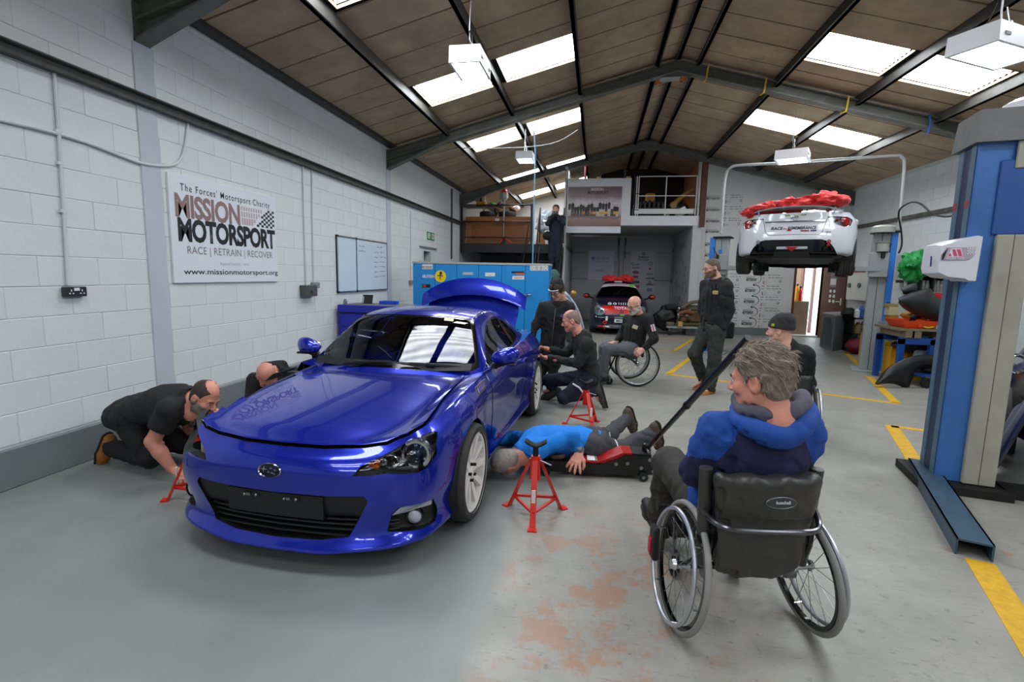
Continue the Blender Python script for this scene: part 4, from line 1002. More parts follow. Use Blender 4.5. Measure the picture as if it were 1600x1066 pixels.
def wheel(parent,S,lon,lat,side,rimm,dz=0.0,r=.318,w=.215,spokes=10,rot=0.0,rimr=.250):
 """tyre with rim, spokes and brake; local axis along lateral, outer face towards side"""
 M=Matrix.Translation((lat*S*side,lon*S,(r+dz)*S))@Matrix.Rotation(side*PI/2,4,'Y')@Matrix.Rotation(rot,4,'Z')
 q=S;h=w/2
 prof=[(rimr,-h),(r*.93,-h),(r*.985,-h*.82),(r,-h*.62),(r,-h*.36),(r*.97,-h*.35),(r*.97,-h*.27),(r,-h*.26),(r,-h*.05),(r*.97,-h*.04),(r*.97,h*.04),(r,h*.05),(r,h*.26),(r*.97,h*.27),(r*.97,h*.35),(r,h*.36),(r,h*.62),(r*.985,h*.82),(r*.93,h),(rimr+.012,h*1.0),(rimr,h*.86),(rimr,-h)]
 t=MB().lathe([(a*q,b*q)for a,b in prof],48,M).build('tyre',M_tyre,parent,smooth=35)
 rim=MB();rim.lathe([(a*q,b*q)for a,b in[(rimr+.01,h*1.01),(rimr+.012,h*.92),(rimr-.012,h*.86),(rimr-.022,h*.5),(rimr-.03,-h*.9)]],48,M)
 for k in range(spokes):
  an=2*PI*k/spokes;c,s_=math.cos(an),math.sin(an);wd=.019
  P=[]
  for(rad,hh,wk)in((.05,h*.62,.017),(.13,h*.70,wd),(rimr-.012,h*.84,wd*1.25)):
   P.append([(rad,hh,wk),(rad,hh-.03,wk)])
  vs=[]
  for pr in P:
   for rad,hh,wk in pr:
    for sg in(-1,1):vs.append(M@Vector(((c*rad-s_*wk*sg)*q,(s_*rad+c*wk*sg)*q,hh*q)))
  f=[]
  for i in(0,1):
   o=i*4;f+=[(o,o+4,o+5,o+1),(o+2,o+3,o+7,o+6),(o,o+2,o+6,o+4),(o+1,o+5,o+7,o+3)]
  rim.add(vs,f)
 rim.lathe([(a*q,b*q)for a,b in[(0,h*.72),(.035,h*.72),(.04,h*.66),(.075,h*.62),(.08,h*.4),(0,h*.3)]],20,M)
 ro=rim.build('rim',rimm,t,smooth=30)
 mb=MB()
 for k in range(5):
  an=2*PI*k/5;p=(.056*math.cos(an)*q,.056*math.sin(an)*q);mb.cyl(M@Vector((p[0],p[1],h*.55*q)),M@Vector((p[0],p[1],h*.82*q)),.011*q,n=6)
 mb.build('wheel_nuts',M_grime,t)
 MB().lathe([(a*q,b*q)for a,b in[(0,-.0),(.15,-.0),(.15,-.02),(0,-.02)]],28,M).build('brake_disc',M_steel,t)
 return t
def tube_on(bvh,pts,r,n=6,axis='top',S=1.0,off=0.0):
 """polyline dropped on to a surface, given as (lat, lon) pairs, or (lat, z) from the front"""
 P=[]
 for a,b in pts:
  if axis=='top':h=bvh.ray_cast(Vector((a*S,b*S,3)),Vector((0,0,-1)))
  elif axis=='front':h=bvh.ray_cast(Vector((a*S,-2,b*S)),Vector((0,1,0)))
  elif axis=='rear':h=bvh.ray_cast(Vector((a*S,8,b*S)),Vector((0,-1,0)))
  else:h=bvh.ray_cast(Vector(((2 if axis=='left' else-2),a*S,b*S)),Vector((-1 if axis=='left' else 1,0,0)))
  if h[0]is not None:P.append(h[0]+h[1]*off)
 return P
def dens(pts,k=8):
 out=[]
 for i in range(len(pts)-1):
  for j in range(k):out.append(tuple(np.array(pts[i])+(np.array(pts[i+1])-np.array(pts[i]))*j/k))
 return out+[pts[-1]]
def patch_on(bvh,poly,S,axis,off,mi=0,mb=None):
 """thin sticker: polygon corners (lat, z) or (lat, lon) dropped on to the surface"""
 mb=mb or MB();P=tube_on(bvh,poly,0,axis=axis,S=S,off=off)
 if len(P)>=3:mb.add(P,[tuple(range(len(P)))],mi)
 return mb
def coupe(name,label,M,S,paint,rimm,front=True,rear=True,boot_open=False,stripped=False,droop=0.0):
 sh=CarShape(BRZ_ROWS,BRZ_DECK,BRZ_GH,crest=.03,S=S)
 car=thing(name,label,'car',M=M)
 b=sh.body();g=sh.bm(sh.greenhouse());tb,tg=tree(b),tree(g)
 sc=lambda P:[(a*S,c*S)for a,c in P]
 # wheel arches
 for lon,rr in((.845,.352),(3.415,.357)):
  C_=[(lon+rr*math.cos(t*PI/16),.318+rr*math.sin(t*PI/16))for t in range(32)]
  for sg in(1,-1):
   fs=knife(b,sc(C_),(1,2),lambda c,n,sg=sg:c.x*sg>.45*S)
   bmesh.ops.delete(b,geom=fs,context='FACES')
 for sg in(1,-1):
  for lon,rr in((.845,.352),(3.415,.357)):
   lip=tube_on(tb,[(lon+rr*math.cos(t),.318+rr*math.sin(t))for t in np.linspace(-.36,PI+.36,40)],0,axis='left' if sg>0 else 'right',S=S,off=-.004)
   if len(lip)>4:MB().tube(lip,.007*S,6).build('arch_lip',paint,car)
   well=MB();n_=20
   G=[[((.60 if k else.862)*S*sg,(lon+rr*1.02*math.cos(t))*S,(.318+rr*1.02*math.sin(t))*S)for k in(0,1)]for t in np.linspace(-.5,PI+.5,n_)]
   well.grid(G);well.add([(.60*S*sg,(lon+rr*math.cos(t))*S,(.318+rr*math.sin(t))*S)for t in np.linspace(-.1,PI+.1,20)],[tuple(range(20))])
   well.build('arch_liner',M_int,car)
 wheels=[]
 for lon in(.845,3.415):
  for sg in(1,-1):wheels.append(wheel(car,S,lon,.785,sg,rimm,dz=droop,rot=random.random()))
  # ---- front end
 grille=[(-.50,.446),(-.33,.440),(0,.436),(.33,.440),(.50,.446),(.52,.415),(.41,.21),(.255,.186),(0,.180),(-.255,.186),(-.41,.21),(-.52,.415)]
 fs=knife(b,sc(grille),(0,2),lambda c,n:c.y<.35*S and n.y<-.1)
 gp=split_off(b,fs)
 fs=knife(gp,sc([(-.6,.322),(.6,.322),(.6,.5),(-.6,.5)]),(0,2),lambda c,n:True);upper=split_off(gp,fs)
 rim_wall(gp,.07*S,M_black,'grille_surround',car,(0,1,0));bk=gp.copy()
 for v in gp.verts:v.co.y+=.065*S
 bm_obj('grille_back',gp,M_dark,car);bk.free()
 rim_wall(upper,.02*S,M_black,'grille_edge',car,(0,1,0))
 for v in upper.verts:v.co.y+=.012*S
 bm_obj('grille_upper',upper,M_black,car)
 for z in(.205,.235,.265,.295):
  w=.40+(z-.2)*.5;P=tube_on(tb,[(a,z)for a in np.linspace(-w,w,25)],0,axis='front',S=S)
  mb=MB();mb.grid([[p+Vector((0,.022,.006*S)),p+Vector((0,.020,-.004*S)),p+Vector((0,.06,-.006*S)),p+Vector((0,.06,.004*S))]for p in P],cv=True);mb.build('grille_slat',M_black,car)
 pl=MB();P0=tube_on(tb,[(-.285,.375),(.285,.375)],0,axis='front',S=S);yb_=P0[0].y
 yc=tube_on(tb,[(0,.375)],0,axis='front',S=S)[0].y
 G=[]
 for a in np.linspace(-.285,.285,9):G.append([(a*S,(yc+(yb_-yc)*(a/.285)**2-.004),.305*S),(a*S,(yc+(yb_-yc)*(a/.285)**2)-.004,.43*S),(a*S,(yc+(yb_-yc)*(a/.285)**2)+.03,.435*S),(a*S,(yc+(yb_-yc)*(a/.285)**2)+.03,.30*S)])
 pl.grid(G,cv=True);pl.add(G[0],[(0,1,2,3)]);pl.add(G[-1],[(3,2,1,0)])
 plo=pl.build('plate_holder',M_black,car,smooth=None)
 mb=MB()
 for a in(-.14,.10):
  mb.box(((a-.02)*S,yc-.012,.402*S),((a+.005)*S,yc,.415*S));mb.sphere(((a+.035)*S,yc-.004,.405*S),.008)
  mb.sphere(((a-.035)*S,yc-.004,.402*S),.008)
 mb.build('plate_clips',M_steel,plo);mb=MB()
 for a in(-.135,.105):mb.box(((a-.045)*S,yc-.006,.396*S),((a+.05)*S,yc-.001,.42*S))
 mb.build('clip_slot',M_gblack,plo)
 hl=[(.439,.55),(.473,.598),(.593,.654),(.674,.700),(.750,.722),(.777,.715),(.785,.686),(.796,.605),(.772,.555),(.736,.541),(.683,.547),(.603,.560),(.533,.553)]
 for sg in(1,-1):
  poly=hl if sg>0 else mirror_poly(hl)
  fs=knife(b,sc(poly),(0,2),lambda c,n,sg=sg:c.y<.6*S and c.x*sg>0 and n.y<.15)
  lens=split_off(b,fs)
  if stripped and sg<0:
   rim_wall(lens,.05*S,M_black,'lamp_opening',car,(.3,1,0));lens.free()
   MB().prism([(-.56*S,.20*S,.50*S),(-.60*S,.20*S,.50*S),(-.66*S,.28*S,.70*S),(-.60*S,.26*S,.70*S)],(0,.03,0)).build('lamp_bracket',mat('pale bracket',(.62,.62,.60),.5),car,smooth=None)
   MB().box((-.70*S,.34*S,.30*S),(-.45*S,.36*S,.70*S)).build('lamp_cavity',M_dark,car)
  if not(stripped and sg<0):lamp_=link('headlight',None,car)
  if not(stripped and sg<0):
   rim_wall(lens,.05*S,M_gblack,'lamp_rim',lamp_,(-.25*sg,1,0))
   bk=lens.copy()
   for v in bk.verts:v.co+=Vector((-.010*sg,.05,0))*S
   tbk=tree(bk);bm_obj('lamp_bucket',bk,M_gblack,lamp_)
   def on(a,z,off=.0):
    h=tbk.ray_cast(Vector((a*sg*S,-2,z*S)),Vector((0,1,0)))
    return(h[0]+h[1]*off,h[1])if h[0]is not None else(Vector((a*sg*S,.28*S,z*S)),Vector((sg*.5,-1,0)).normalized())
   p,nr=on(.705,.628);fwd=Vector((.25*sg,-1,.05)).normalized()
   Mx=Matrix.Translation(p)@fwd.to_track_quat('Z','Y').to_matrix().to_4x4()
   MB().lathe([(a*S,c*S)for a,c in[(.036,.010),(.062,.036),(.074,.038),(.084,.030),(.086,.0),(.036,-.01)]],28,Mx).build('projector_ring',M_chrome,lamp_)
   MB().lathe([(a*S,c*S)for a,c in[(0,.034),(.018,.03),(.03,.02),(.038,.004),(.038,-.02)]],24,Mx).build('projector_lens',mat('projector glass',(.28,.33,.42),.05,.6),lamp_)
   p,nr=on(.60,.60);Mx=Matrix.Translation(p)@fwd.to_track_quat('Z','Y').to_matrix().to_4x4()
   MB().lathe([(a*S,c*S)for a,c in[(0,-.005),(.02,.0),(.036,.02),(.04,.018),(.04,-.01)]],20,Mx).build('side_reflector',M_chrome,lamp_)
   mb=MB()
   for a,z,m_ in((.505,.572,0),(.53,.578,1),(.555,.585,0),(.53,.60,1),(.555,.607,0),(.58,.625,1),(.50,.592,1)):
    p,nr=on(a,z,.004);mb.sphere(p,(.019*S,.012*S,.013*S),6,4,m_)
   mb.build('indicator_reflector',[M_chrome,M_amber],lamp_)
   mb=MB();P=[on(a,z,.012)[0]for a,z in dens([(.50,.608),(.60,.650),(.68,.692),(.75,.708)],5)];mb.tube(P,.013*S,6);mb.build('light_strip',mat('silver lens',(.72,.74,.77),.25,.5),lamp_)
   mb=MB();P=[on(a,z,.006)[0]for a,z in dens([(.59,.567),(.66,.56),(.73,.56),(.765,.58),(.775,.62)],5)];mb.tube(P,.009*S,6);mb.build('lower_bezel',M_steel,lamp_)
   bm_obj('lamp_lens',lens,M_lens,lamp_)
  fog=[(.600,.250),(.626,.335),(.663,.371),(.79,.360),(.792,.215),(.75,.212),(.597,.232)]
  poly=fog if sg>0 else mirror_poly(fog)
  fs=knife(b,sc(poly),(0,2),lambda c,n,sg=sg:c.y<.5*S and c.x*sg>0 and n.y<.15)
  fp=split_off(b,fs);fo=link('fog_light',None,car)
  rim_wall(fp,.05*S,M_black,'fog_surround',fo,(-.2*sg,1,0));tf=tree(fp)
  h=tf.ray_cast(Vector((.715*sg*S,-2,.285*S)),Vector((0,1,0)))[0]or Vector((.715*sg*S,.2*S,.285*S))
  for v in fp.verts:v.co+=Vector((-.008*sg,.045,0))*S
  bm_obj('fog_bezel',fp,M_black,fo)
  fw=Vector((.25*sg,-1,0)).normalized();Mx=Matrix.Translation(h+Vector((0,.012,0)))@fw.to_track_quat('Z','Y').to_matrix().to_4x4()
  MB().lathe([(a*S,c*S)for a,c in[(.045,-.03),(.047,.008),(.040,.010)]],24,Mx).build('fog_ring',M_gblack,fo)
  MB().lathe([(a*S,c*S)for a,c in[(0,.012),(.025,.009),(.041,.0)]],24,Mx).build('fog_lens',mat('fog lens',(.80,.82,.86),.12,.7),fo)
  P=[tf.ray_cast(Vector((a*sg*S,-2,z*S)),Vector((0,1,0)))[0]for a,z in((.625,.325),(.665,.362),(.782,.35),(.775,.318),(.69,.325))]
  P=[tube_on(tb,[(a*sg,z)],0,axis='front',S=S)[0]for a,z in((.622,.322),(.664,.364),(.783,.354),(.778,.325),(.69,.33))]
  MB().prism([p_+Vector((0,.006,0))for p_ in P],(0,.014,0)).build('running_light',mat('silver lens',(.72,.74,.77),.25,.5),fo)
  for z in(.235,.255,.275):
   P=tube_on(tb,[(a*sg,z)for a in(.60+(z-.235)*.3,.63,.66)],0,axis='front',S=S,off=-.025)
   MB().tube(P,.004,5).build('fog_slat',M_black,fo)
  w=[(.620,.478),(.632,.523),(.690,.528),(.688,.484)]
  P=tube_on(tb,[(a*sg,z)for a,z in w],0,axis='front',S=S,off=.0025);MB().prism(P,(0,.004,0)).build('washer_cover',paint,car,smooth=None)
 if stripped:
  fs=knife(b,sc([(.16,.585),(.30,1.2),(1.43,1.2),(1.43,.22),(1.24,.22),(1.19,.45),(.845,.68),(.50,.50),(.36,.52)]),(1,2),lambda c,n:c.x<-.62*S and c.z>.2*S)
  bmesh.ops.delete(b,geom=fs,context='FACES')
  MB().prism([(-.66*S,.32*S,.40*S),(-.66*S,1.44*S,.30*S),(-.66*S,1.44*S,.84*S),(-.66*S,.85*S,.79*S),(-.66*S,.34*S,.68*S)],(.03,0,0)).build('inner_wing',mat('dark blue inner panel',(.05,.07,.28),.5),car,smooth=None)
  # ---- emblem
 h=tube_on(tb,[(-.012,.553)],0,axis='front',S=S,off=.002)[0]
 em=link('badge',None,car)
 Mx=Matrix.Translation(h)@Vector((0,-1,.18)).to_track_quat('Z','Y').to_matrix().to_4x4()@Matrix.Diagonal((1,.55,1,1))
 MB().lathe([(a*S,c*S)for a,c in[(.060,.0),(.066,.006),(.070,.0)]],32,Mx).build('badge_ring',M_chrome,em)
 MB().lathe([(a*S,c*S)for a,c in[(0,.004),(.06,.001)]],32,Mx).build('badge_field',mat('badge navy',(.02,.03,.15),.2),em)
 def star(cx,cy,r_):
  P=[]
  for k in range(8):
   rr=r_ if k%2==0 else r_*.25;an=k*PI/4;P.append(Mx@Vector(((cx+rr*math.cos(an)*1.35)*S,(cy+rr*math.sin(an)/.55)*S,.0055*S)))
  return P
 for cx,cy,r_ in((-.030,.012,.018),(.012,.024,.009),(.036,.010,.009),(-.002,-.012,.009),(.020,-.018,.009),(.034,-.026,.009)):
  mb=MB();P=star(cx,cy,r_);mb.add(P,[tuple(range(8))]);mb.build('badge_star',M_chrome,em,smooth=None)
  # ---- bonnet
 bon=[(0,.128),(.24,.138),(.45,.176),(.567,.209),(.66,.27),(.715,.36),(.706,.60),(.683,.828),(.658,1.15),(.628,1.42),(.60,1.46),(.3,1.39),(0,1.36)]
 full=bon+[(-a,c)for a,c in bon[1:-1]][::-1]
 fs=knife(b,sc(full),(0,1),lambda c,n:n.z>.15 and c.z>.55*S and c.y<1.6*S)
 hb=split_off(b,fs)
 lo=hb.copy()
 for v in lo.verts:v.co.z-=.03*S
 bm_obj('bonnet_frame',lo,M_dark,car)  # dark copy of the bonnet put underneath so the gap reads as shade
 rw=rim_wall(hb,.035*S,M_dark,'bonnet_gap',car,(0,0,-1))
 for v in hb.verts:
  t=max(0,1-(v.co.y/S-.12)/1.2);v.co.z+=(.004+.016*t)*S;v.co.x*=.9965;v.co.y+=.004*t
 th=tree(hb);bm_obj('bonnet',hb,paint,car,smooth=60)
 # ---- glasshouse
 ws=[(0,1.335),(.26,1.35),(.50,1.42),(.66,1.50),(.705,1.56),(.60,1.83),(.535,1.99),(.50,2.02),(.25,1.975),(0,1.955)]
 full=ws+[(-a,c)for a,c in ws[1:-1]][::-1]
 fs=knife(g,sc(full),(0,1),lambda c,n:n.z>.2 and c.y<2.2*S)
 wg=split_off(g,fs);inner=[(a*.94,1.68+(c-1.68)*.88)for a,c in full]
 fi=knife(wg,sc([(a,c+.012)for a,c in inner]),(0,1),lambda c,n:True);pane=split_off(wg,fi)
 wso=link('windscreen',None,car)
 bm_obj('black_border',wg,M_gblack,wso,off=-.003);bm_obj('pane',pane,M_glass,wso,off=-.003)
 sw=[(1.60,.872),(1.80,.975),(2.0,1.07),(2.2,1.145),(2.42,1.190),(2.65,1.182),(2.85,1.128),(3.0,1.04),(3.06,.975),(2.98,.945),(2.6,.918),(2.0,.893)]
 for sg in(1,-1):
  fs=knife(g,sc(sw),(1,2),lambda c,n,sg=sg:c.x*sg>.3*S and n.x*sg>.25)
  sg_=split_off(g,fs);so=link('side_window',None,car)
  ins=[(2.3+(a-2.3)*.965,1.02+(c-1.02)*.91)for a,c in sw]
  fi=knife(sg_,sc(ins),(1,2),lambda c,n:True);pane=split_off(sg_,fi)
  bm_obj('seal',sg_,M_gblack,so,off=.001)
  fq=knife(pane,sc([(2.60,.7),(2.68,.7),(2.74,1.3),(2.66,1.3)]),(1,2),lambda c,n:True);dv=split_off(pane,fq)
  bm_obj('divider',dv,M_gblack,so,off=.002);bm_obj('pane',pane,M_glass,so,off=-.003)
 rw_=[(0,3.03),(.3,3.04),(.47,3.08),(.52,3.3),(.54,3.52),(.3,3.60),(0,3.62)];full=rw_+[(-a,c)for a,c in rw_[1:-1]][::-1]
 fs=knife(g,sc(full),(0,1),lambda c,n:n.z>.2 and c.y>2.9*S)
 rg=split_off(g,fs);bm_obj('rear_window',rg,M_glass,car,off=-.003)
 bm_obj('cabin_shell',g,paint,car,smooth=60,lining=M_int)
 for sg in(1,-1):
  P=tube_on(tg,[(sg*a,c)for a,c in dens([(.515,2.03),(.50,2.3),(.49,2.6),(.49,2.9),(.50,3.03)],6)],0,S=S,off=.0005)
  MB().tube(P,.006*S,6).build('roof_channel',M_gblack,car)
  P=tube_on(tg,[(sg*a,c)for a,c in dens([(.30,1.99),(.295,2.3),(.30,2.75),(.31,3.02)],6)],0,S=S,off=-.0015)
  MB().tube(P,.004*S,6).build('roof_crease',paint,car)
 P=tube_on(tg,[(.29,1.90),(.37,1.91),(.36,1.955),(.28,1.945)],0,S=S,off=.003)
 if boot_open and len(P)==4:MB().add(P,[(0,1,2,3)]).build('paper_permit',mat('cream paper',(.84,.83,.66),.6),car,smooth=None)
 # cowl and wipers
 P=[tg.ray_cast(Vector((a*S,(1.30+.26*a*a)*S,3)),Vector((0,0,-1)))[0]for a in np.linspace(-.66,.66,21)]
 mb=MB();mb.grid([[(a*S,(1.345+.25*a*a)*S,(.852+.02*abs(a))*S),(a*S,(1.40+.25*a*a)*S,(.915+.0*abs(a))*S-.004)]for a in np.linspace(-.66,.66,23)]);mb.build('cowl',M_black,car)
 for pts in(((-.42,1.375),(-.2,1.37),(.05,1.375)),((.12,1.37),(.35,1.41),(.58,1.475))):
  P=tube_on(tg,dens(pts,6),0,S=S,off=.016);P[0]=P[0]+Vector((0,0,.008));mo=MB();mo.tube(P,.008*S,6);mo.tube([p_+Vector((0,0,.010))for p_ in P[2:]],.006*S,5)
  a_=P[len(P)//2];mo.box(a_-Vector((.03,.012,.006)),a_+Vector((.03,.012,.014)));mo.build('wiper',M_black,car)
  # ---- doors, mirrors, vents, handles
 for sg in(1,-1):
  ax='left' if sg>0 else 'right'
  for pts in([(1.46,.86),(1.45,.78),(1.46,.70),(1.50,.56),(1.56,.44),(1.63,.32),(1.70,.245),(2.0,.24),(2.5,.245),(2.72,.26),(2.80,.34),(2.84,.5),(2.82,.68),(2.78,.80),(2.76,.89)],):
   P=tube_on(tb,dens(pts,6),0,axis=ax,S=S,off=.0002);MB().tube(P,.0035*S,5).build('door_gap',M_gblack,car)
  P=tube_on(tb,dens([(.46,.545),(.56,.53),(.60,.525)],5),0,axis=ax,S=S,off=.0002)
  if len(P)>2:MB().tube(P,.003*S,5).build('bumper_gap',M_gblack,car)
  P=tube_on(tb,[(2.53,.765),(2.60,.77),(2.70,.772)],0,axis=ax,S=S,off=.022);P=[P[0]-Vector((sg*.02,0,0))]+P+[P[-1]-Vector((sg*.02,0,0))]
  MB().tube(P,.012*S,8).build('door_handle',paint,car)
  # fender vent
  vp_=[(1.06,.765),(1.11,.815),(1.40,.822),(1.33,.772)]
  P=tube_on(tb,vp_,0,axis=ax,S=S,off=.002)
  if len(P)==4:
   vo=MB().prism(P,(-.004*sg,0,0)).build('fender_vent',M_trimgrey,car)
   P=tube_on(tb,[(1.12,.776),(1.14,.802),(1.34,.808),(1.30,.782)],0,axis=ax,S=S,off=.0045);MB().prism(P,(-.002*sg,0,0)).build('vent_blade',paint,vo)
  mi=link('door_mirror',None,car)
  mc=Vector(((.89 if sg>0 else.85)*sg*S,1.66*S,.955*S));mb=MB();mb.sphere((0,0,0),(1,1,1),20,14)
  P=np.array(mb.v);Q=P.copy();xx=P[:,0]*sg
  Q[:,0]=P[:,0]*.112;Q[:,1]=np.where(P[:,1]>0,P[:,1]*.045,P[:,1]*.085)+xx*.02;Q[:,2]=np.sign(P[:,2])*np.abs(P[:,2])**.8*(.072+.014*xx)+.012*xx
  Q[:,2]=np.where(Q[:,2]<-.045,-.045-(Q[:,2]+.045)*0,Q[:,2])
  mb.v=[tuple(mc+Vector(p_)*S)for p_ in Q];mb.build('mirror_shell',paint,mi)
  mb=MB();mb.box(mc+Vector((-.09,-.06,-.062))*S,mc+Vector((.09,.03,-.046))*S,bev=.01);mb.build('mirror_base',M_black,mi)
  MB().tube([mc+Vector((-.02*sg,0,-.05))*S,mc+Vector((-.09*sg,.0,-.075))*S,Vector((.80*sg*S,1.66*S,.855*S))],[.03*S,.028*S,.035*S],8).build('mirror_arm',M_black,mi)
  MB().sphere(mc+Vector((0,.036,0))*S,(.10*S,.012*S,.05*S),16,8).build('mirror_glass',M_chrome,mi)
  # ---- underside and interior
 MB().box((-.70*S,.25*S,.20*S),(.70*S,4.0*S,.24*S)).build('underbody',M_int,car)
 mb=MB();mb.box((-.74*S,1.2*S,.24*S),(.74*S,1.26*S,.82*S));mb.box((-.70*S,1.26*S,.74*S),(.70*S,1.72*S,.80*S),bev=.02);mb.box((-.70*S,1.60*S,.62*S),(.70*S,1.80*S,.78*S),bev=.03)
 mb.sphere((-.36*S,1.62*S,.80*S),(.19*S,.16*S,.075*S),16,8);mb.box((-.1*S,1.7*S,.24*S),(.1*S,2.6*S,.50*S),bev=.02);mb.build('dashboard',M_int,car)
 for sg in(1,-1):
  mb=MB();mb.box((sg*.36*S-.22*S,2.05*S,.36*S),(sg*.36*S+.22*S,2.55*S,.52*S),bev=.05);mb.box((sg*.36*S-.22*S,2.48*S,.45*S),(sg*.36*S+.22*S,2.62*S,1.02*S),bev=.05,rot=Matrix.Rotation(R(-14),3,'X'),org=(sg*.36*S,2.5*S,.5*S));mb.box((sg*.36*S-.12*S,2.60*S,1.0*S),(sg*.36*S+.12*S,2.70*S,1.14*S),bev=.03);mb.build('car_seat',M_int,car)
  MB().box((sg*.76*S,1.45*S,.3*S),(sg*.77*S,2.8*S,.86*S)).build('door_card',M_int,car)
 Mx=Matrix.Translation((-.36*S,1.93*S,.80*S))@Matrix.Rotation(R(65),4,'X');sw_=MB()
 sw_.tube([Mx@Vector((.185*S*math.cos(t),.185*S*math.sin(t),0))for t in np.linspace(0,2*PI,32,endpoint=False)],.016*S,8,closed=True)
 sw_.lathe([(0,-.01),(.06*S,-.01),(.06*S,.02),(0,.02)],16,Mx)
 for a in(0,PI,-PI/2):sw_.tube([Mx@Vector((.05*S*math.cos(a),.05*S*math.sin(a),0)),Mx@Vector((.18*S*math.cos(a),.18*S*math.sin(a),0))],.014*S,6)
 sw_.build('steering_wheel',M_gblack,car)
 MB().box((-.13*S,1.97*S,1.135*S),(.13*S,2.0*S,1.19*S),bev=.01).build('rear_view_mirror',M_gblack,car)
 MB().box((-.62*S,3.0*S,.7*S),(.62*S,3.6*S,.88*S)).build('parcel_shelf',M_int,car)
 # ---- rear end
 tl=[(.795,.80),(.74,.835),(.60,.845),(.455,.838),(.47,.79),(.56,.725),(.68,.68),(.77,.70)]
 for sg in(1,-1):
  poly=tl if sg>0 else mirror_poly(tl)
  fs=knife(b,sc(poly),(0,2),lambda c,n,sg=sg:c.y>3.6*S and c.x*sg>0 and n.y>-.2)
  tp_=split_off(b,fs);to=link('tail_light',None,car);tt=tree(tp_)
  rim_wall(tp_,.03*S,M_trimgrey,'lamp_rim',to,(-.1*sg,-1,0));bk=tp_.copy()
  for v in bk.verts:v.co+=Vector((-.006*sg,-.028,0))*S
  bm_obj('lamp_back',bk,mat('silver lens',(.72,.74,.77),.25,.5),to)
  P=tube_on(tt,[(sg*.69,.755)],0,axis='rear',S=S)
  c0=P[0]if P else Vector((.69*sg*S,4.0*S,.755*S));dr_=Vector((.35*sg,1,0)).normalized()
  Mx=Matrix.Translation(c0-dr_*.012)@dr_.to_track_quat('Z','Y').to_matrix().to_4x4()
  MB().lathe([(a*S,c*S)for a,c in[(0,.012),(.05,.010),(.075,.002),(.078,-.02)]],24,Mx).build('red_lens',M_redlens,to)
  MB().lathe([(a*S,c*S)for a,c in[(.078,.004),(.084,.006),(.09,-.01)]],24,Mx).build('lens_ring',M_chrome,to)
  P=tube_on(tt,[(sg*a,z)for a,z in((.56,.79),(.60,.80),(.60,.765),(.57,.76))],0,axis='rear',S=S,off=-.012)
  if len(P)>2:MB().prism(P,(0,-.006,0)).build('indicator_lens',M_redlens,to)
  bm_obj('lamp_lens',tp_,M_lens,to)
 dif=[(-.66,.20),(-.575,.36),(-.50,.455),(-.40,.485),(.40,.485),(.50,.455),(.575,.36),(.66,.20),(.5,.15),(-.5,.15)]
 fs=knife(b,sc(dif),(0,2),lambda c,n:c.y>3.7*S)
 df=split_off(b,fs);rim_wall(df,.10*S,M_gblack,'diffuser_edge',car,(0,-1,0))
 for v in df.verts:v.co.y-=.03*S
 bm_obj('diffuser',df,M_gblack,car)
 mb=MB();mb.prism([(-.27*S,4.20*S,.19*S),(.27*S,4.20*S,.19*S),(.24*S,4.235*S,.30*S),(-.24*S,4.235*S,.30*S)],(0,-.12*S,0));dfo=mb.build('diffuser_box',M_black,car,smooth=None)
 MB().prism([(-.22*S,4.232*S,.335*S),(.22*S,4.232*S,.335*S),(.22*S,4.232*S,.375*S),(-.22*S,4.232*S,.375*S)],(0,-.02,0)).build('fog_bar',mat('silver lens',(.72,.74,.77),.25,.5),car)
 MB().prism([(-.09*S,4.245*S,.37*S),(.09*S,4.245*S,.37*S),(.0,4.245*S,.30*S)],(0,-.02,0)).build('rear_fog_lamp',M_redlens,car)
 for sg in(1,-1):
  Mx=Matrix.Translation((.49*sg*S,4.10*S,.335*S))@Matrix.Rotation(-PI/2,4,'X')
  eo=MB().lathe([(a*S,c*S)for a,c in[(.060,-.2),(.064,.10),(.060,.115),(.054,.10),(.052,-.1),(0,-.1)]],24,Mx).build('exhaust_tip',mat('sooty steel',(.09,.09,.09),.3,.8),car)
  MB().lathe([(a*S,c*S)for a,c in[(.062,.105),(.058,.116),(.054,.105)]],24,Mx).build('tip_rim',M_chrome,eo)
 bump=MB();bump.tube([(x_*S,(4.02-.3*x_*x_)*S,.27*S)for x_ in np.linspace(-.6,.6,9)],.07*S,8);bump.build('silencer_box',M_grime,car)
 # boot lid, wing
 lidp=[(-.56,3.64),(.56,3.64),(.60,3.85),(.60,4.10),(.54,4.26),(-.54,4.26),(-.60,4.10),(-.60,3.85)]
 wing_parts=[]
 G=[]
 for a in np.linspace(-.66,.66,27):
  e=abs(a)/.66;drop=.055*e**3;lon0=4.02-.16*e**2.2;y2=4.235-.20*e**2.2;z0=.985-drop;z2=1.015-drop*1.3
  G.append([(a*S,lon0*S,z0*S),(a*S,(lon0+y2)/2*S,(z0+z2)/2*S+.010),(a*S,y2*S,z2*S),(a*S,(y2-.004)*S,(z2-.018)*S),(a*S,(lon0+y2)/2*S,(z0+z2)/2*S-.014),(a*S,(lon0+.01)*S,(z0-.012)*S)])
 wg_=MB();wg_.grid(G,cv=True);wg_.add(G[0],[tuple(range(6))]);wg_.add(G[-1],[tuple(range(6))[::-1]])
 ft=MB()
 for sg in(1,-1):ft.prism([(sg*.52*S,3.98*S,.90*S),(sg*.52*S,4.12*S,.90*S),(sg*.535*S,4.10*S,.99*S),(sg*.535*S,4.0*S,.985*S)],(sg*.02*S,0,0))
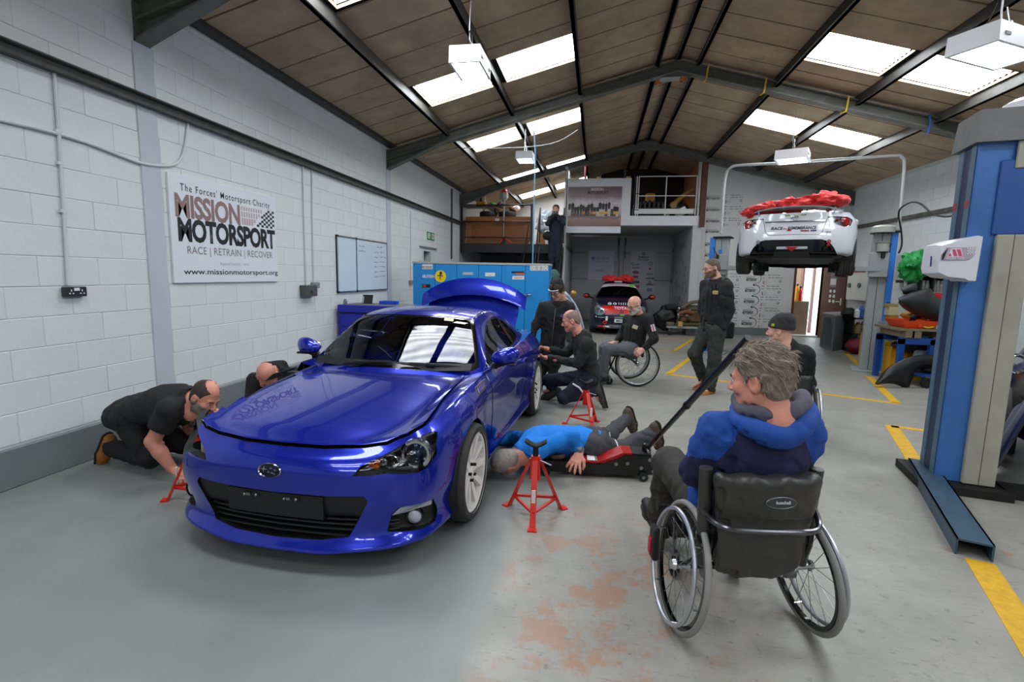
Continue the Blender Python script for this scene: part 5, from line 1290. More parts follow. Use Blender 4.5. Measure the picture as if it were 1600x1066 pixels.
 if boot_open:
  fs=knife(b,sc([(-.56,3.66),(.56,3.66),(.58,3.85),(.56,4.06),(.50,4.14),(-.50,4.14),(-.56,4.06),(-.58,3.85)]),(0,1),lambda c,n:n.z>.2 and c.y>3.5*S and c.z>.75*S)
  lid=split_off(b,fs)
  hinge=Vector((0,3.60*S,.955*S));Rm=Matrix.Translation(hinge)@Matrix.Rotation(R(64),4,'X')@Matrix.Translation(-hinge)
  MB().box((-.56*S,3.62*S,.45*S),(.56*S,4.10*S,.50*S)).build('boot_floor',M_int,car)
  lo_=link('boot_lid',None,car)
  bmesh.ops.solidify(lid,geom=lid.faces[:],thickness=.03)
  for v in lid.verts:v.co=Rm@v.co
  bm_obj('lid_skin',lid,paint,lo_)
  for mb_,nm in((wg_,'wing_blade'),(ft,'wing_feet')):
   mb_.v=[tuple(Rm@Vector(p_))for p_ in mb_.v];mb_.build(nm,paint,lo_)
  mb=MB();mb.prism([Rm@Vector(p_)for p_ in((-.45*S,4.15*S,.90*S),(.45*S,4.15*S,.90*S),(.48*S,4.19*S,.70*S),(-.48*S,4.19*S,.70*S))],Rm.to_3x3()@Vector((0,-.03,0)));mb.build('lid_rear_face',paint,lo_)
  for sg in(1,-1):MB().tube([(sg*.54*S,3.75*S,.90*S),Rm@Vector((sg*.50*S,3.98*S,.90*S))],.009,6).build('lid_strut',M_gblack,lo_)
 else:
  wo=link('rear_wing',None,car);wg_.build('wing_blade',mat('silver wing',(.70,.71,.73),.25,.5),wo);ft.build('wing_feet',mat('silver wing',(.70,.71,.73),.25,.5),wo)
 if rear:
  def rtext(body,a,z,h_,w_,m,bold=.02,shear=0.0):
   p_=tube_on(tb,[(a,z)],0,axis='rear',S=S,off=.004)[0]
   return text('lettering',body,p_,(-1,0,0),(0,.05,1),h_*S,m,car,w=w_*S,bold=bold,shear=shear)
  mb=patch_on(tb,dens([(-.34,.62),(.34,.62),(.34,.705),(-.34,.705),(-.34,.62)],6)[:-1],S,'rear',.002);mb.build('name_sticker',mat('sticker lilac white',(.80,.80,.86),.4),car,smooth=None)
  rtext('RACE',.235,.645,.045,.17,mat('sticker navy',(.09,.09,.25),.4),.03,.15);rtext('for',.115,.645,.032,.06,M_redlens,.02,.2);rtext('REMEMBRANCE',-.12,.645,.045,.40,mat('sticker navy',(.09,.09,.25),.4),.03,.15)
  mb=patch_on(tb,[(.02,.625),(.10,.625),(.06,.66)],S,'rear',.005);mb.build('poppy_mark',M_redlens,car,smooth=None)
  mb=patch_on(tb,[(-.32,.612),(-.24,.612),(-.24,.632),(-.32,.632)],S,'rear',.005);mb.build('small_mark',mat('sticker navy',(.09,.09,.25),.4),car,smooth=None)
  mb=patch_on(tb,[(-.22,.612),(-.10,.612),(-.10,.63),(-.22,.63)],S,'rear',.005);mb.build('small_mark',M_redlens,car,smooth=None)
  rtext('GT86',-.44,.585,.028,.15,M_steel,.02,.2)
  P=tube_on(tb,[(a,.775)for a in np.linspace(-.42,.42,15)],0,axis='rear',S=S,off=.008);MB().tube(P,.012*S,6).build('plate_garnish',M_chrome,car)
  P=tube_on(tb,dens([(-.46,.845),(-.40,.60),(-.36,.565),(.36,.565),(.40,.60),(.46,.845)],8),0,axis='rear',S=S,off=.0003);MB().tube(P,.003*S,5).build('boot_gap',M_gblack,car)
  p_=tube_on(tb,[(0,.835)],0,axis='rear',S=S,off=.006)[0]
  for rx,rz in((.05,.034),(.05,.016),(.018,.034)):
   MB().tube([p_+Vector((rx*S*math.cos(t),0,rz*S*math.sin(t)+(.017*S if rz<.02 else 0)))for t in np.linspace(0,2*PI,24,endpoint=False)],.0045*S,6,closed=True).build('badge_ring',M_chrome,car)
  mb=MB();P=[(.14,.865),(-.16,.865),(-.16,.888),(.14,.888)]
  mb=patch_on(tb,P,S,'rear',.004);mb.build('sun_strip',mat('sticker green',(.25,.55,.45),.4),car,smooth=None)
  rtext('MOTORSPORT',-.01,.869,.014,.26,mat('sticker yellow',(.85,.80,.15),.4),.02)
  MB().lathe([(.02,0),(.03,.004),(.03,.02),(0,.02)],16,Matrix.Translation((.50*S,4.19*S,.455*S))@Matrix.Rotation(-PI/2,4,'X')).build('tow_cap',M_steel,car)
  p_=Vector((-.50*S,4.20*S,.43*S));mb=MB();mb.box(p_-Vector((.02,0,.05)),p_+Vector((.02,.012,.0)));mb.tube([p_+Vector((.022*math.cos(t),.006,.02+.022*math.sin(t)))for t in np.linspace(0,2*PI,14,endpoint=False)],.008,6,closed=True);mb.build('tow_strap',M_redlens,car)
 bm_obj('body_shell',b,paint,car,smooth=50,lining=M_int)
 return car,sh,th,tb,tg
M_blue=mat('metallic blue paint',(.015,.135,.66),.25,.55,coat=1.0)
M_rimwhite=mat('dusty white rim',(.93,.92,.90),.4,var=.06,vscale=14)
SB=.949
M_BLUECAR=Matrix.Translation((-1.565,2.154,0))@Matrix.Rotation(-.0412,4,'Z')
coupe('coupe','metallic blue sports coupe with its boot lid open, largest car in the workshop',M_BLUECAR,SB,M_blue,M_rimwhite,rear=False,boot_open=True,stripped=True)
YWC=.385;LIFTZ=1.675
M_WHITECAR=Matrix.Translation((2.913+4.24*SB*math.sin(YWC),8.42+4.24*SB*math.cos(YWC),LIFTZ))@Matrix.Rotation(PI-YWC,4,'Z')
M_wpaint=mat('white car paint',(.84,.85,.88),.3,coat=.8)
coupe('coupe','white sports coupe raised on the two-post lift, seen from behind',M_WHITECAR,SB,M_wpaint,mat('dark rim',(.10,.10,.10),.4),droop=-.075)
# red cloth on the lifted car
M_redcloth=mat('red satin cloth',(.80,.06,.07),.5,sheen=.3)
mb=MB()
for lat,z,rr,sd in((-.36,1.10,(.30,.22,.11),1),(.02,1.07,(.34,.22,.075),2),(.38,1.03,(.30,.18,.055),3),(.64,.965,(.17,.14,.05),4)):
 q=lump((lat*SB,3.92*SB,z*SB),rr,.07,9,sd,n=56,m=30,ridge=True);mb.add(q.v,q.f)
mb.v=[tuple(M_WHITECAR@Vector(p))for p in mb.v];tag(mb.build('red_cloth',M_redcloth,smooth=180),'crumpled red cloth lying on the raised white car','cloth',kind='stuff')
# ---- small race car in the recess
HB_ROWS=[((0,0),[(.10,.17),(.0,.19),(.02,.33),(.0,.50),(.02,.64),(.07,.74),(.17,.80)]),((.03,.36),[(.10,.17),(.0,.19),(.02,.33),(.0,.50),(.02,.64),(.07,.74),(.17,.80)]),((.12,.60),[(.10,.17),(.0,.20),(.02,.33),(.0,.50),(.015,.64),(.06,.76),(.15,.83)]),((.30,.735),[(.10,.18),(.0,.21),(.02,.34),(.0,.50),(.01,.64),(.045,.78),(.12,.87)]),((.58,.795),[(.09,.18),(.01,.22),(.02,.35),(.0,.50),(.0,.64),(.03,.80),(.09,.91)]),((.9,.81),[(.09,.18),(.01,.22),(.02,.35),(.0,.50),(.0,.66),(.02,.82),(.07,.94)]),((1.5,.81),[(.09,.18),(.01,.22),(.02,.35),(.01,.50),(.0,.68),(.01,.84),(.05,.96)]),((2.5,.81),[(.09,.18),(.01,.22),(.02,.35),(.0,.50),(.0,.70),(.01,.86),(.05,.98)]),((3.1,.78),[(.09,.2),(.01,.24),(.01,.36),(.0,.52),(.0,.72),(.01,.88),(.05,1.0)]),((3.36,.62),[(.09,.22),(.01,.26),(.01,.38),(.0,.54),(.0,.74),(.02,.88),(.05,1.0)]),((3.43,.3),[(.09,.22),(.01,.26),(.01,.38),(.0,.54),(.0,.74),(.02,.88),(.05,1.0)]),((3.44,0),[(.09,.22),(.01,.26),(.01,.38),(.0,.54),(.0,.74),(.02,.88),(.05,1.0)])]
HB_DECK=([.12,.17,.4,.7,1.0,1.4,3.44],[.79,.81,.90,.975,1.02,1.03,1.03])
HB_GH=dict(x=[.80,1.0,1.25,1.5,1.75,2.2,2.7,3.1,3.3,3.43],zc=[.93,1.07,1.24,1.37,1.435,1.465,1.45,1.39,1.20,1.02],xb=[.85,1.1,1.6,2.4,3.0,3.42],yb=[.70,.74,.755,.75,.72,.62],zb=[.90,.92,.94,.96,.98,.98])
def hatch(M,S):
 sh=CarShape(HB_ROWS,HB_DECK,HB_GH,crest=0,S=S,kcurve=.22)
 car=thing('race_car','small navy and red race car parked in the recess below the balcony','car',M=M)
 navy=mat('navy paint',(.07,.08,.20),.3,coat=.8);b=sh.body();g=sh.bm(sh.greenhouse());tb,tg=tree(b),tree(g)
 sc=lambda P:[(a*S,c*S)for a,c in P]
 for lon in(.68,2.98):
  for sg in(1,-1):
   fs=knife(b,sc([(lon+.31*math.cos(t*PI/12),.28+.31*math.sin(t*PI/12))for t in range(24)]),(1,2),lambda c,n,sg=sg:c.x*sg>.4*S);bmesh.ops.delete(b,geom=fs,context='FACES')
   wheel(car,S,lon,.73,sg,mat('grey rim',(.5,.5,.5),.4,.5),r=.275,w=.165,spokes=8,rimr=.19)
 hl=[(.40,.60),(.44,.72),(.52,.80),(.62,.82),(.71,.78),(.735,.68),(.70,.58),(.60,.53),(.48,.54)]
 for sg in(1,-1):
  fs=knife(b,sc(hl if sg>0 else mirror_poly(hl)),(0,2),lambda c,n,sg=sg:c.y<.7*S and c.x*sg>0 and n.y<.2)
  ln=split_off(b,fs);lo=link('headlight',None,car);bk=ln.copy();rim_wall(ln,.03*S,M_gblack,'lamp_rim',lo,(0,1,0))
  for v in bk.verts:v.co.y+=.035*S
  bm_obj('lamp_bucket',bk,mat('silver lens',(.72,.74,.77),.25,.5),lo)
  for a,z,r_ in((.60,.68,.06),(.50,.66,.04)):
   h=tube_on(tb,[(a*sg,z)],0,axis='front',S=S,off=-.02)[0];Mx=Matrix.Translation(h)@Matrix.Rotation(PI/2,4,'X');MB().lathe([(0,.0),(r_*.7,.0),(r_,.02),(r_,0)],18,Mx).build('reflector',M_chrome,lo)
  bm_obj('lamp_lens',ln,M_lens,lo)
  mi=link('door_mirror',None,car);mb=MB();mb.sphere((.94*S*sg,1.15*S,1.03*S),(.10*S,.07*S,.075*S),16,10);mb.tube([(.88*S*sg,1.15*S,1.0*S),(.74*S*sg,1.12*S,.96*S)],.025,6);mb.build('mirror_shell',M_black,mi)
  MB().sphere((.95*S*sg,1.095*S,1.03*S),(.065*S,.03*S,.042*S),12,8).build('mirror_cap',mat('race red',(.80,.12,.10),.3),mi)
 ws=[(-.64,.96),(-.3,.87),(0,.86),(.3,.87),(.64,.96),(.57,1.55),(.3,1.58),(0,1.59),(-.3,1.58),(-.57,1.55)]
 fs=knife(g,sc(ws),(0,1),lambda c,n:n.z>.2 and c.y<1.7*S);w=split_off(g,fs)
 fs=knife(w,sc([(-1,1.40),(1,1.40),(1,1.9),(-1,1.9)]),(0,1),lambda c,n:True);st=split_off(w,fs)
 wo=link('windscreen',None,car);bm_obj('pane',w,M_glass,wo);bm_obj('sun_strip',st,mat('sun strip white',(.84,.83,.85),.4),wo,off=.002)
 for sg in(1,-1):
  fs=knife(g,sc([(1.15,1.02),(1.65,1.33),(2.2,1.38),(2.9,1.34),(3.05,1.05)]),(1,2),lambda c,n,sg=sg:c.x*sg>.3*S and n.x*sg>.2);bm_obj('side_window',split_off(g,fs),M_glass,car)
 bm_obj('cabin_shell',g,navy,car)
 rb=M_redlens
 red=mat('race red',(.80,.12,.10),.3)
 band=[(-.52,.765),(.52,.765),(.50,.60),(-.50,.60)]
 fs=knife(b,sc([(-.47,.60),(.47,.60),(.52,.77),(.45,.80),(-.45,.80),(-.52,.77)]),(0,2),lambda c,n:c.y<.4*S);bm_obj('red_band',split_off(b,fs),red,car)
 fs=knife(b,sc([(-.46,.30),(.46,.30),(.50,.36),(.46,.46),(-.46,.46),(-.50,.36)]),(0,2),lambda c,n:c.y<.4*S);gr=split_off(b,fs)
 for v in gr.verts:v.co.y+=.03
 bm_obj('grille',gr,M_black,car)
 def ft(body,a,z,h_,w_,m,bold=.02,axis='front',bv=tb):
  P=tube_on(bv,[(a,z)],0,axis=axis,S=S,off=.006)
  if P:text('lettering',body,P[0],(1,0,0),(0,.45,1)if axis!='front2' else(0,0,1),h_*S,m,car,w=w_*S,bold=bold)
 for ch,a in(('G',-.28),('O',-.14)):ft(ch,a,.825,.06,.10,M_white,.04)
 for i in range(7):ft('I',-.03+i*.06,.827,.06,.018,M_white,.03)
 ft('TOTAL',.05,.715,.07,.42,M_white,.04)
 P=tube_on(tb,[(.02,.64)],0,axis='front',S=S,off=.008)[0];mb=MB()
 for dz in(0,.028):mb.tube([P+Vector((-.075*S,0,(dz-.02)*S)),P+Vector((0,-.004,(dz+.02)*S)),P+Vector((.075*S,0,(dz-.02)*S))],.007*S,6)
 mb.build('chevron_badge',M_chrome,car)
 for i in range(5):ft('I',-.56+i*.035,.475,.065,.014,M_white,.03)
 ft('C',-.62,.475,.065,.05,M_white,.04)
 mb=patch_on(tb,[(-.40,.565),(-.22,.565),(-.22,.585),(-.40,.585)],S,'front',.005);mb.build('sticker',mat('sticker pink',(.80,.45,.52),.5),car,smooth=None)
 mb=patch_on(tb,[(-.0,.545),(.18,.545),(.18,.575),(-.0,.575)],S,'front',.005);mb.build('sticker',mat('sticker lime',(.45,.75,.15),.5),car,smooth=None)
 MB().box((-.14*S,-.015,.355*S),(.26*S,.0,.45*S)).build('number_plate',M_white,car);text('lettering','MI55',(-.02*S,-.017,.375*S),(1,0,0),(0,0,1),.05*S,M_ink,car,w=.14*S,bold=.03)
 MB().box((-.14*S,-.012,.475*S),(.26*S,.0,.515*S)).build('chrome_bar',M_chrome,car)
 mb=MB();mb.tube([(-.40*S+.045*math.cos(t),-.03,.35*S+.03*math.sin(t))for t in np.linspace(0,2*PI,16,endpoint=False)],.012,6,closed=True);mb.box((-.40*S-.01,-.03,.16*S),(-.40*S+.01,-.02,.33*S));mb.build('tow_loop',red,car)
 MB().box((-.38*S,-.02,.40*S),(-.32*S,-.012,.52*S)).build('tow_label',M_paper,car)
 for a,m in((-.56,red),(-.42,M_white),(.05,M_white)):
  mb=patch_on(tb,[(a,.215),(a+.14,.215),(a+.14,.255),(a,.255)],S,'front',.006)
  if mb.v:mb.build('bumper_sticker',m,car,smooth=None)
 P=tube_on(tg,[(.36,1.42)],0,S=S,off=.008);text('lettering','69',P[0],(1,0,0),(0,.75,.66),.10*S,mat('sticker lime',(.45,.75,.15),.5),car,w=.17*S,bold=.05)
 P=tube_on(tg,[(-.02,1.46)],0,S=S,off=.008);text('lettering','CITROEN RACING',P[0],(1,0,0),(0,.75,.66),.045*S,M_mrr,car,w=.55*S,bold=.02)
 P=[(-.2*S,1.3*S,1.0*S),(.25*S,1.6*S,1.33*S)];MB().tube(P,.022,8).build('roll_cage_bar',M_grime,car)
 MB().box((-.66*S,.2,.16*S),(.66*S,3.2*S,.2*S)).build('underbody',M_int,car)
 mb=MB();mb.box((-.66*S,1.0*S,.3*S),(.66*S,1.3*S,.92*S));[mb.box(((x_-.2)*S,1.9*S,.5*S),((x_+.2)*S,2.1*S,1.25*S),bev=.06)for x_ in(-.35,.35)];mb.box((-.7*S,2.2*S,.3*S),(.7*S,3.2*S,.95*S));mb.build('cabin_interior',M_int,car)
 bm_obj('body_shell',b,navy,car)
 MB().box((-.13*S,1.66*S,1.43*S),(.1*S,1.72*S,1.465*S),bev=.01).build('roof_vent',M_white,car)
M_HATCH=Matrix.Translation((.62,13.32,0));hatch(M_HATCH,.95)
mb=MB()
for x,r_,sd in((.40,(.22,.2,.11),11),(.62,(.2,.2,.09),12),(.82,(.20,.18,.10),13)):
 q=lump((x,13.32+1.95*.95,1.43),r_,.07,9,sd,n=40,m=24,ridge=True,flat=-.04);mb.add(q.v,q.f)
tag(mb.build('red_cloth',M_redcloth,smooth=180),'crumpled red cloth on the roof of the small race car','cloth',kind='stuff')
# ================================================================== RIGHT SIDE
def pxy(a,b,Y):return Vector(at(a,b,Y=Y))
def shell(name,top,bot,Y,bulge,m,label,cat,thick=.02,n=14,depth=0.0,lean=0.0):
 """curved sheet between an upper and a lower outline seen at depth Y, bulging towards the viewer"""
 def res(P,k):
  P=np.array(smooth_path(P,8));d=np.concatenate([[0],np.cumsum(np.hypot(*np.diff(P,axis=0).T))]);t=np.linspace(0,d[-1],k);return np.stack([np.interp(t,d,P[:,0]),np.interp(t,d,P[:,1])],1)
 T,B=res(top,24),res(bot,24);G=[]
 for i in range(24):
  row=[]
  for j in range(n):
   t=j/(n-1);q=T[i]*(1-t)+B[i]*t;s_=i/23
   row.append(tuple(pxy(q[0],q[1],Y-bulge*math.sin(PI*t*.9+.1)+depth*s_+lean*t)))
  G.append(row)
 mb=MB();mb.grid(G);o=mb.build(name,m,smooth=60);tag(o,label,cat)
 md=o.modifiers.new('solid','SOLIDIFY');md.thickness=thick
 return o
 # ---- printed boards on the white back wall
YW=YB-.004
def wtext(par,body,px0,px1,py0,py1,m,bold=.02,yy=YB-.016):
 a,b=at(px0,py1,Y=yy),at(px1,py0,Y=yy)
 return text('lettering',body,((a[0]+b[0])/2,yy,a[2]),(1,0,0),(0,0,1),b[2]-a[2],m,par,w=b[0]-a[0],bold=bold)
def wline(mb,px0,px1,py,h=.016,yy=YB-.016):
 a,b=at(px0,py,Y=yy),at(px1,py,Y=yy);x=a[0]
 while x<b[0]-.01:
  w_=random.uniform(.05,.13);mb.box((x,yy-.001,a[2]-h/2),(min(x+w_,b[0]),yy,a[2]+h/2));x+=w_+.022
def logo(par,px0,px1,py,arc=True,k=1.0):
 """charity wordmark with a tyre-like curved arrow"""
 wtext(par,'MISSION',px0+.5,px1-3,py-6*k,py-3*k,M_palink,.02);wtext(par,'MOTORSPORT',px0,px1,py-2.5*k,py+1*k,M_ink,.035)
 if arc:
  c=at(px1-1.5,py-2.5*k,Y=YB-.016);r_=.125;mb=MB();mb.tube([(c[0]+r_*math.cos(t),YB-.017,c[2]+r_*1.0*math.sin(t))for t in np.linspace(-1.9,1.75,18)],[.004+.006*i/17 for i in range(18)],5)
  mb.prism([(c[0]-.02,YB-.018,c[2]+r_+.035),(c[0]-.02,YB-.018,c[2]+r_-.03),(c[0]-.075,YB-.018,c[2]+r_)],(0,.002,0));mb.build('curved_arrow',M_ink,par)
def entry(par,px0,py,k=1.0,w=26):
 mb=MB();wline(mb,px0,px0+5,py);wline(mb,px0+8,px0+8+w*.75,py);wline(mb,px0,px0+3,py+4*k);wline(mb,px0+8,px0+8+w*.85,py+4*k);mb.build('print_lines',M_greyink,par,kind='stuff')
 mb=MB();a=at(px0+.5,py+12*k,Y=YB-.016);mb.box((a[0],YB-.017,a[2]-.04),(a[0]+.02,YB-.016,a[2]+.05));mb.build('red_bar',M_mrr,par)
 mb=MB();[wline(mb,px0+3,px0+9,py+(10+i*1.5)*k,.008)for i in range(3)];wline(mb,px0+w-6,px0+w+6,py+14*k,.008);mb.build('fine_print',M_palink,par,kind='stuff')
 c=at(px0+w,py+9.5*k,Y=YB-.016);mb=MB();mb.tube([(c[0]+.026*math.cos(t),YB-.017,c[2]+.03*math.sin(t))for t in np.linspace(0,2*PI,12,endpoint=False)],.009,4,closed=True);mb.build('round_mark',M_greyink,par)
M_board=mat('white printed board',(.84,.84,.83),.45)
def board(label,x0,x1,y0,y1):
 a,b=at(x0,y1,Y=YB),at(x1,y0,Y=YB);t=thing('printed_board',label,'board',((a[0]+b[0])/2,YB,a[2]),world=True)
 MB().box((a[0],YB-.014,a[2]),(b[0],YB-.001,b[2]),bev=.003).build('panel',M_board,t);return t
ub=board('upper white printed board with rows of driver notes, behind the raised car',1098,1215,334,424)if False else None
b1=board('tall white printed board left of the lift post, with a column of wordmarks',1094,1126,300,505)
for i,py in enumerate((311,329,346.5,363,383.5,400,418,436,453)):logo(b1,1104-i*.55,1125.5-i*.5,py,arc=False,k=.85)
b2=board('white printed board high on the wall, partly hidden by the raised car',1127,1180,300,366)
for py,px_ in((305,1133.5),(323,1132),(341,1130)):entry(b2,px_,py,.9,24)
b3=board('large white printed board low on the wall beside the doorway',1129,1236,418,511.5)
for i in range(5):logo(b3,1166-i*1.9,1183-i*1.9,438+i*17.2,True);entry(b3,1192-i*2.0,430+i*17.2,1.0,27);entry(b3,1133-i*.8,428+i*17.2,1.0,19)
# ---- doorway, open brown door, porch outside
M_brown=mat('brown stained door',(.36,.19,.13),.45,var=.15,vscale=2,stretch=(1,1,.2))
dw2=thing('door_2','brown door standing open beside the bright doorway','door',(DX1,YB,0),world=True);dw2['kind']='structure';del dw2['category']
h0=Vector((DX1-.02,YB-.02,0));e1=at(1328,470,Y=13.95);e1=Vector((min(e1[0],XR-.06),13.95,0));d=(e1-h0).normalized();L=.80;nrm=Vector((d.y,-d.x,0))
def dbox(mb,s0,s1,z0,z1,t0,t1,bev=0):
 P=[h0+d*s+nrm*t+Vector((0,0,z))for z in(z0,z1)for s,t in((s0,t0),(s1,t0),(s1,t1),(s0,t1))];mb.add(P,[(3,2,1,0),(4,5,6,7),(0,1,5,4),(1,2,6,5),(2,3,7,6),(3,0,4,7)])
mb=MB();dbox(mb,0,L,.02,2.08,-.02,.02);lf=mb.build('leaf',M_brown,dw2)
if nrm.y>0:sgn_=-1
else:sgn_=1
def face(z0,z1,s0,s1,m,name,t=.024):
 q=MB();dbox(q,s0,s1,z0,z1,sgn_*.02,sgn_*t);return q.build(name,m,lf)
face(1.36,1.72,.27,.50,M_greyink,'door_sign');face(1.42,1.58,.29,.48,M_paper,'paper_notice',.026)
for i in range(3):
 for j in(0,1):
  c=h0+d*(.32+j*.13)+Vector((0,0,1.26-i*.13))+nrm*sgn_*.02;MB().cyl(c,c+nrm*sgn_*.004,.042,n=18).build('round_sticker',M_paper,lf)
q=MB();c=h0+d*.70+Vector((0,0,1.0))+nrm*sgn_*.02;q.cyl(c-Vector((0,0,.09)),c+Vector((0,0,.09)),.016);q.tube([c,c+nrm*sgn_*.05,c+nrm*sgn_*.05-d*.11],.010,8);q.build('lever_handle',M_white,lf)
MB().box((DX0-.05,YB-.03,0),(DX0,YB+.21,DZ+.05)).build('trim_41',M_brown,kind='structure');MB().box((DX1,YB-.03,0),(DX1+.05,YB+.21,DZ+.05)).build('trim_42',M_brown,kind='structure');MB().box((DX0-.05,YB-.03,DZ),(DX1+.05,YB+.21,DZ+.06)).build('trim_43',M_brown,kind='structure')
MB().box((DX0-.1,YB-.04,0),(DX1+.05,YB+.3,.035),bev=.008).build('trim_44',mat('pale threshold',(.70,.70,.69),.5),kind='structure')
MB().box((3.4,YB+.3,-.1),(13.5,30,.01)).build('ground_outside',mat('sunlit concrete',(.68,.67,.64),.8,var=.1),kind='structure')
def outside(name,label,mb,m,cat):return tag(mb.build(name,m),label,cat)
mb=MB();x0_=at(1241,460,Y=15.6)[0];mb.box((x0_-.5,15.55,0),(x0_+.16,15.75,2.4));[mb.box((x0_-.5+i*.16,15.54,0),(x0_-.49+i*.16,15.56,2.4))for i in range(5)];outside('timber_screen','beige boarded screen just outside the doorway',mb,mat('beige boards',(.64,.53,.44),.7,var=.15),'screen')
mb=MB();x0_=at(1250,460,Y=15.9)[0];mb.box((x0_,15.85,0),(x0_+.07,15.95,2.5));mb.box((x0_+.3,15.85,0),(x0_+.36,15.95,2.5));outside('brown_post','dark brown posts of the porch outside the doorway',mb,M_brown,'post')
mb=MB();x0_=at(1249.5,460,Y=16.2)[0];mb.cyl((x0_,16.2,0),(x0_,16.2,2.6),.055);mb.cyl((x0_,16.2,.0),(x0_,16.2,.03),.12);outside('steel_pipe','shiny grey steel pipe outside the doorway',mb,mat('galvanised pipe',(.72,.72,.76),.3,.6),'pipe')
mb=MB();x0_=at(1262,460,Y=17)[0];mb.box((x0_,17,0),(x0_+.12,17.05,2.7));mb.box((x0_+.2,17,0),(x0_+1.2,17.05,2.7));[mb.box((x0_+.2+i*.1,16.97,0),(x0_+.23+i*.1,17.0,2.7))for i in range(4)];outside('pale_gate','pale green ribbed gate outside the doorway',mb,mat('pale mint sheet',(.80,.88,.83),.5),'gate')
mb=lump((at(1276,505,Y=19)[0],19.5,.25),(1.0,.6,.3),.12,4,77);outside('grass_tuft','sunlit green grass beyond the doorway',mb,mat('grass green',(.40,.55,.22),.9,var=.3,vscale=30),'grass')['kind']='stuff'
for i,(px_,m,lab,h_)in enumerate(((1241.5,mat('extinguisher yellow',(.88,.60,.08),.35),'yellow gas cylinder standing by the doorway',.42),(1246.5,mat('extinguisher red',(.78,.08,.08),.35),'red fire extinguisher standing by the doorway',.36))):
 p=at(px_,497,Y=15.2);t=thing(('gas_bottle','fire_extinguisher')[i],lab,('gas bottle','extinguisher')[i],(p[0],15.2,.95));MB().lathe([(0,0),(.055,0),(.06,.02),(.06,h_-.08),(.03,h_-.02),(.02,h_),(0,h_)],16).build('vessel',m,t);MB().box((-.015,-.03,h_),(.015,.04,h_+.05)).build('valve',M_black,t)
 if i==0:MB().box((p[0]-.12,15.05,0),(p[0]+.28,15.35,.95)).build('trim_45',mat('beige boards',(.64,.53,.44),.7),kind='structure')
 # ---- lift in the back: two posts, arms, hoop
M_lgrey=mat('grey lift paint',(.58,.60,.61),.45,var=.06,vscale=4);M_lblue=mat('sky blue lift paint',(.16,.45,.80),.4,var=.08,vscale=5)
LR,LL=Vector((4.74,9.52,0)),Vector((2.42,10.98,0));ang=math.atan2((LR-LL).y,(LR-LL).x);zt=2.33
lift=thing('car_lift','blue and grey two-post lift holding up the white car','lift',(3.58,10.2,0),world=True)
for P,s,rz in((LR,-1,R(-22)),(LL,1,R(-22))):
 Mx=Matrix.Translation(P)@Matrix.Rotation(rz,4,'Z')
 def bx(mb,a,b,bev=.006):
  q=MB();q.box(a,b,bev=bev);mb.add([Mx@Vector(v)for v in q.v],q.f);return mb
 g0,g1,b0,b1_=(-.17,.07,.07,.16)if s<0 else(-.05,.19,-.15,-.05)
 bx(MB(),(g0,-.13,.02),(g1,.13,zt)).build('post',M_lgrey,lift)
 bx(MB(),(b0,-.15,.0),(b1_,.15,zt+.01)).build('post_flange',M_lblue,lift)
 mb=MB();bx(mb,((g0+g1)/2-.004,-.134,.02),((g0+g1)/2+.004,-.129,zt));mb.build('post_groove',M_grime,lift)
 bx(MB(),(-.28,-.28,0),(.28,.28,.022)).build('foot_plate',M_lgrey,lift)
 bx(MB(),(g0-.04,-.20,zt),(b1_+.02 if s<0 else g1+.06,.18,zt+.03)).build('head_plate',M_grime,lift)
 bx(MB(),(g0-.03 if s<0 else g0+.04,-.20,1.60),(g1 if s<0 else g1+.03,-.128,2.0)).build('carriage',M_lgrey,lift)
 if s<0:
  mb=MB();c=Mx@Vector((-.03,-.18,0));mb.lathe([(0,0),(.085,0),(.085,.14),(.10,.15),(.10,.16),(0,.16)],22,Matrix.Translation((c.x,c.y,2.02)));mb.lathe([(.16,0),(.17,.0),(.17,.09),(.12,.12),(0,.12)],22,Matrix.Translation((c.x,c.y+.05,zt+.0)));mb.build('motor',mat('motor grey',(.62,.62,.60),.4),lift)
  bx(MB(),(.10,-.175,1.05),(.155,-.15,1.19)).build('control_box',M_black,lift);bx(MB(),(.115,-.18,1.07),(.145,-.174,1.12)).build('control_label',M_white,lift)
 else:
  mb=MB();bx(mb,(.02,-.135,2.02),(.09,-.129,2.10));mb.build('maker_plate',M_lblue,lift);mb=MB();bx(mb,(.0,-.136,1.98),(.08,-.13,2.015));mb.build('maker_plate',mat('label orange',(.85,.45,.15),.5),lift)
 for e in(-1,1):
  tgt=M_WHITECAR@Vector(((-.60 if s<0 else.60)*SB,(2.1+e*.62)*SB,.10));o_=Mx@Vector((0,-.16,0));z=LIFTZ+.06
  a=Vector((o_.x,o_.y,z));b=Vector((tgt.x,tgt.y,z));mid=a.lerp(b,.55)
  ar=MB().tube([a,mid],.052,4).build('arm',M_lgrey,lift,smooth=None);MB().tube([mid-(b-a)*.1,b],.040,4).build('arm_extension',M_grime,ar,smooth=None)
  MB().cyl(b-Vector((0,0,.05)),b+Vector((0,0,.09)),.06,n=16).build('pad',M_rubber,ar)
 mb=MB();p0=Mx@Vector((-s*-.02,-.21,1.98));mb.tube([p0,p0+Vector((.10*s*-1,-.02,.16))],.008,6);mb.cyl(p0-Vector((0,0,.06)),p0+Vector((0,0,.02)),.03,n=10);mb.build('lock_lever',M_black,lift)
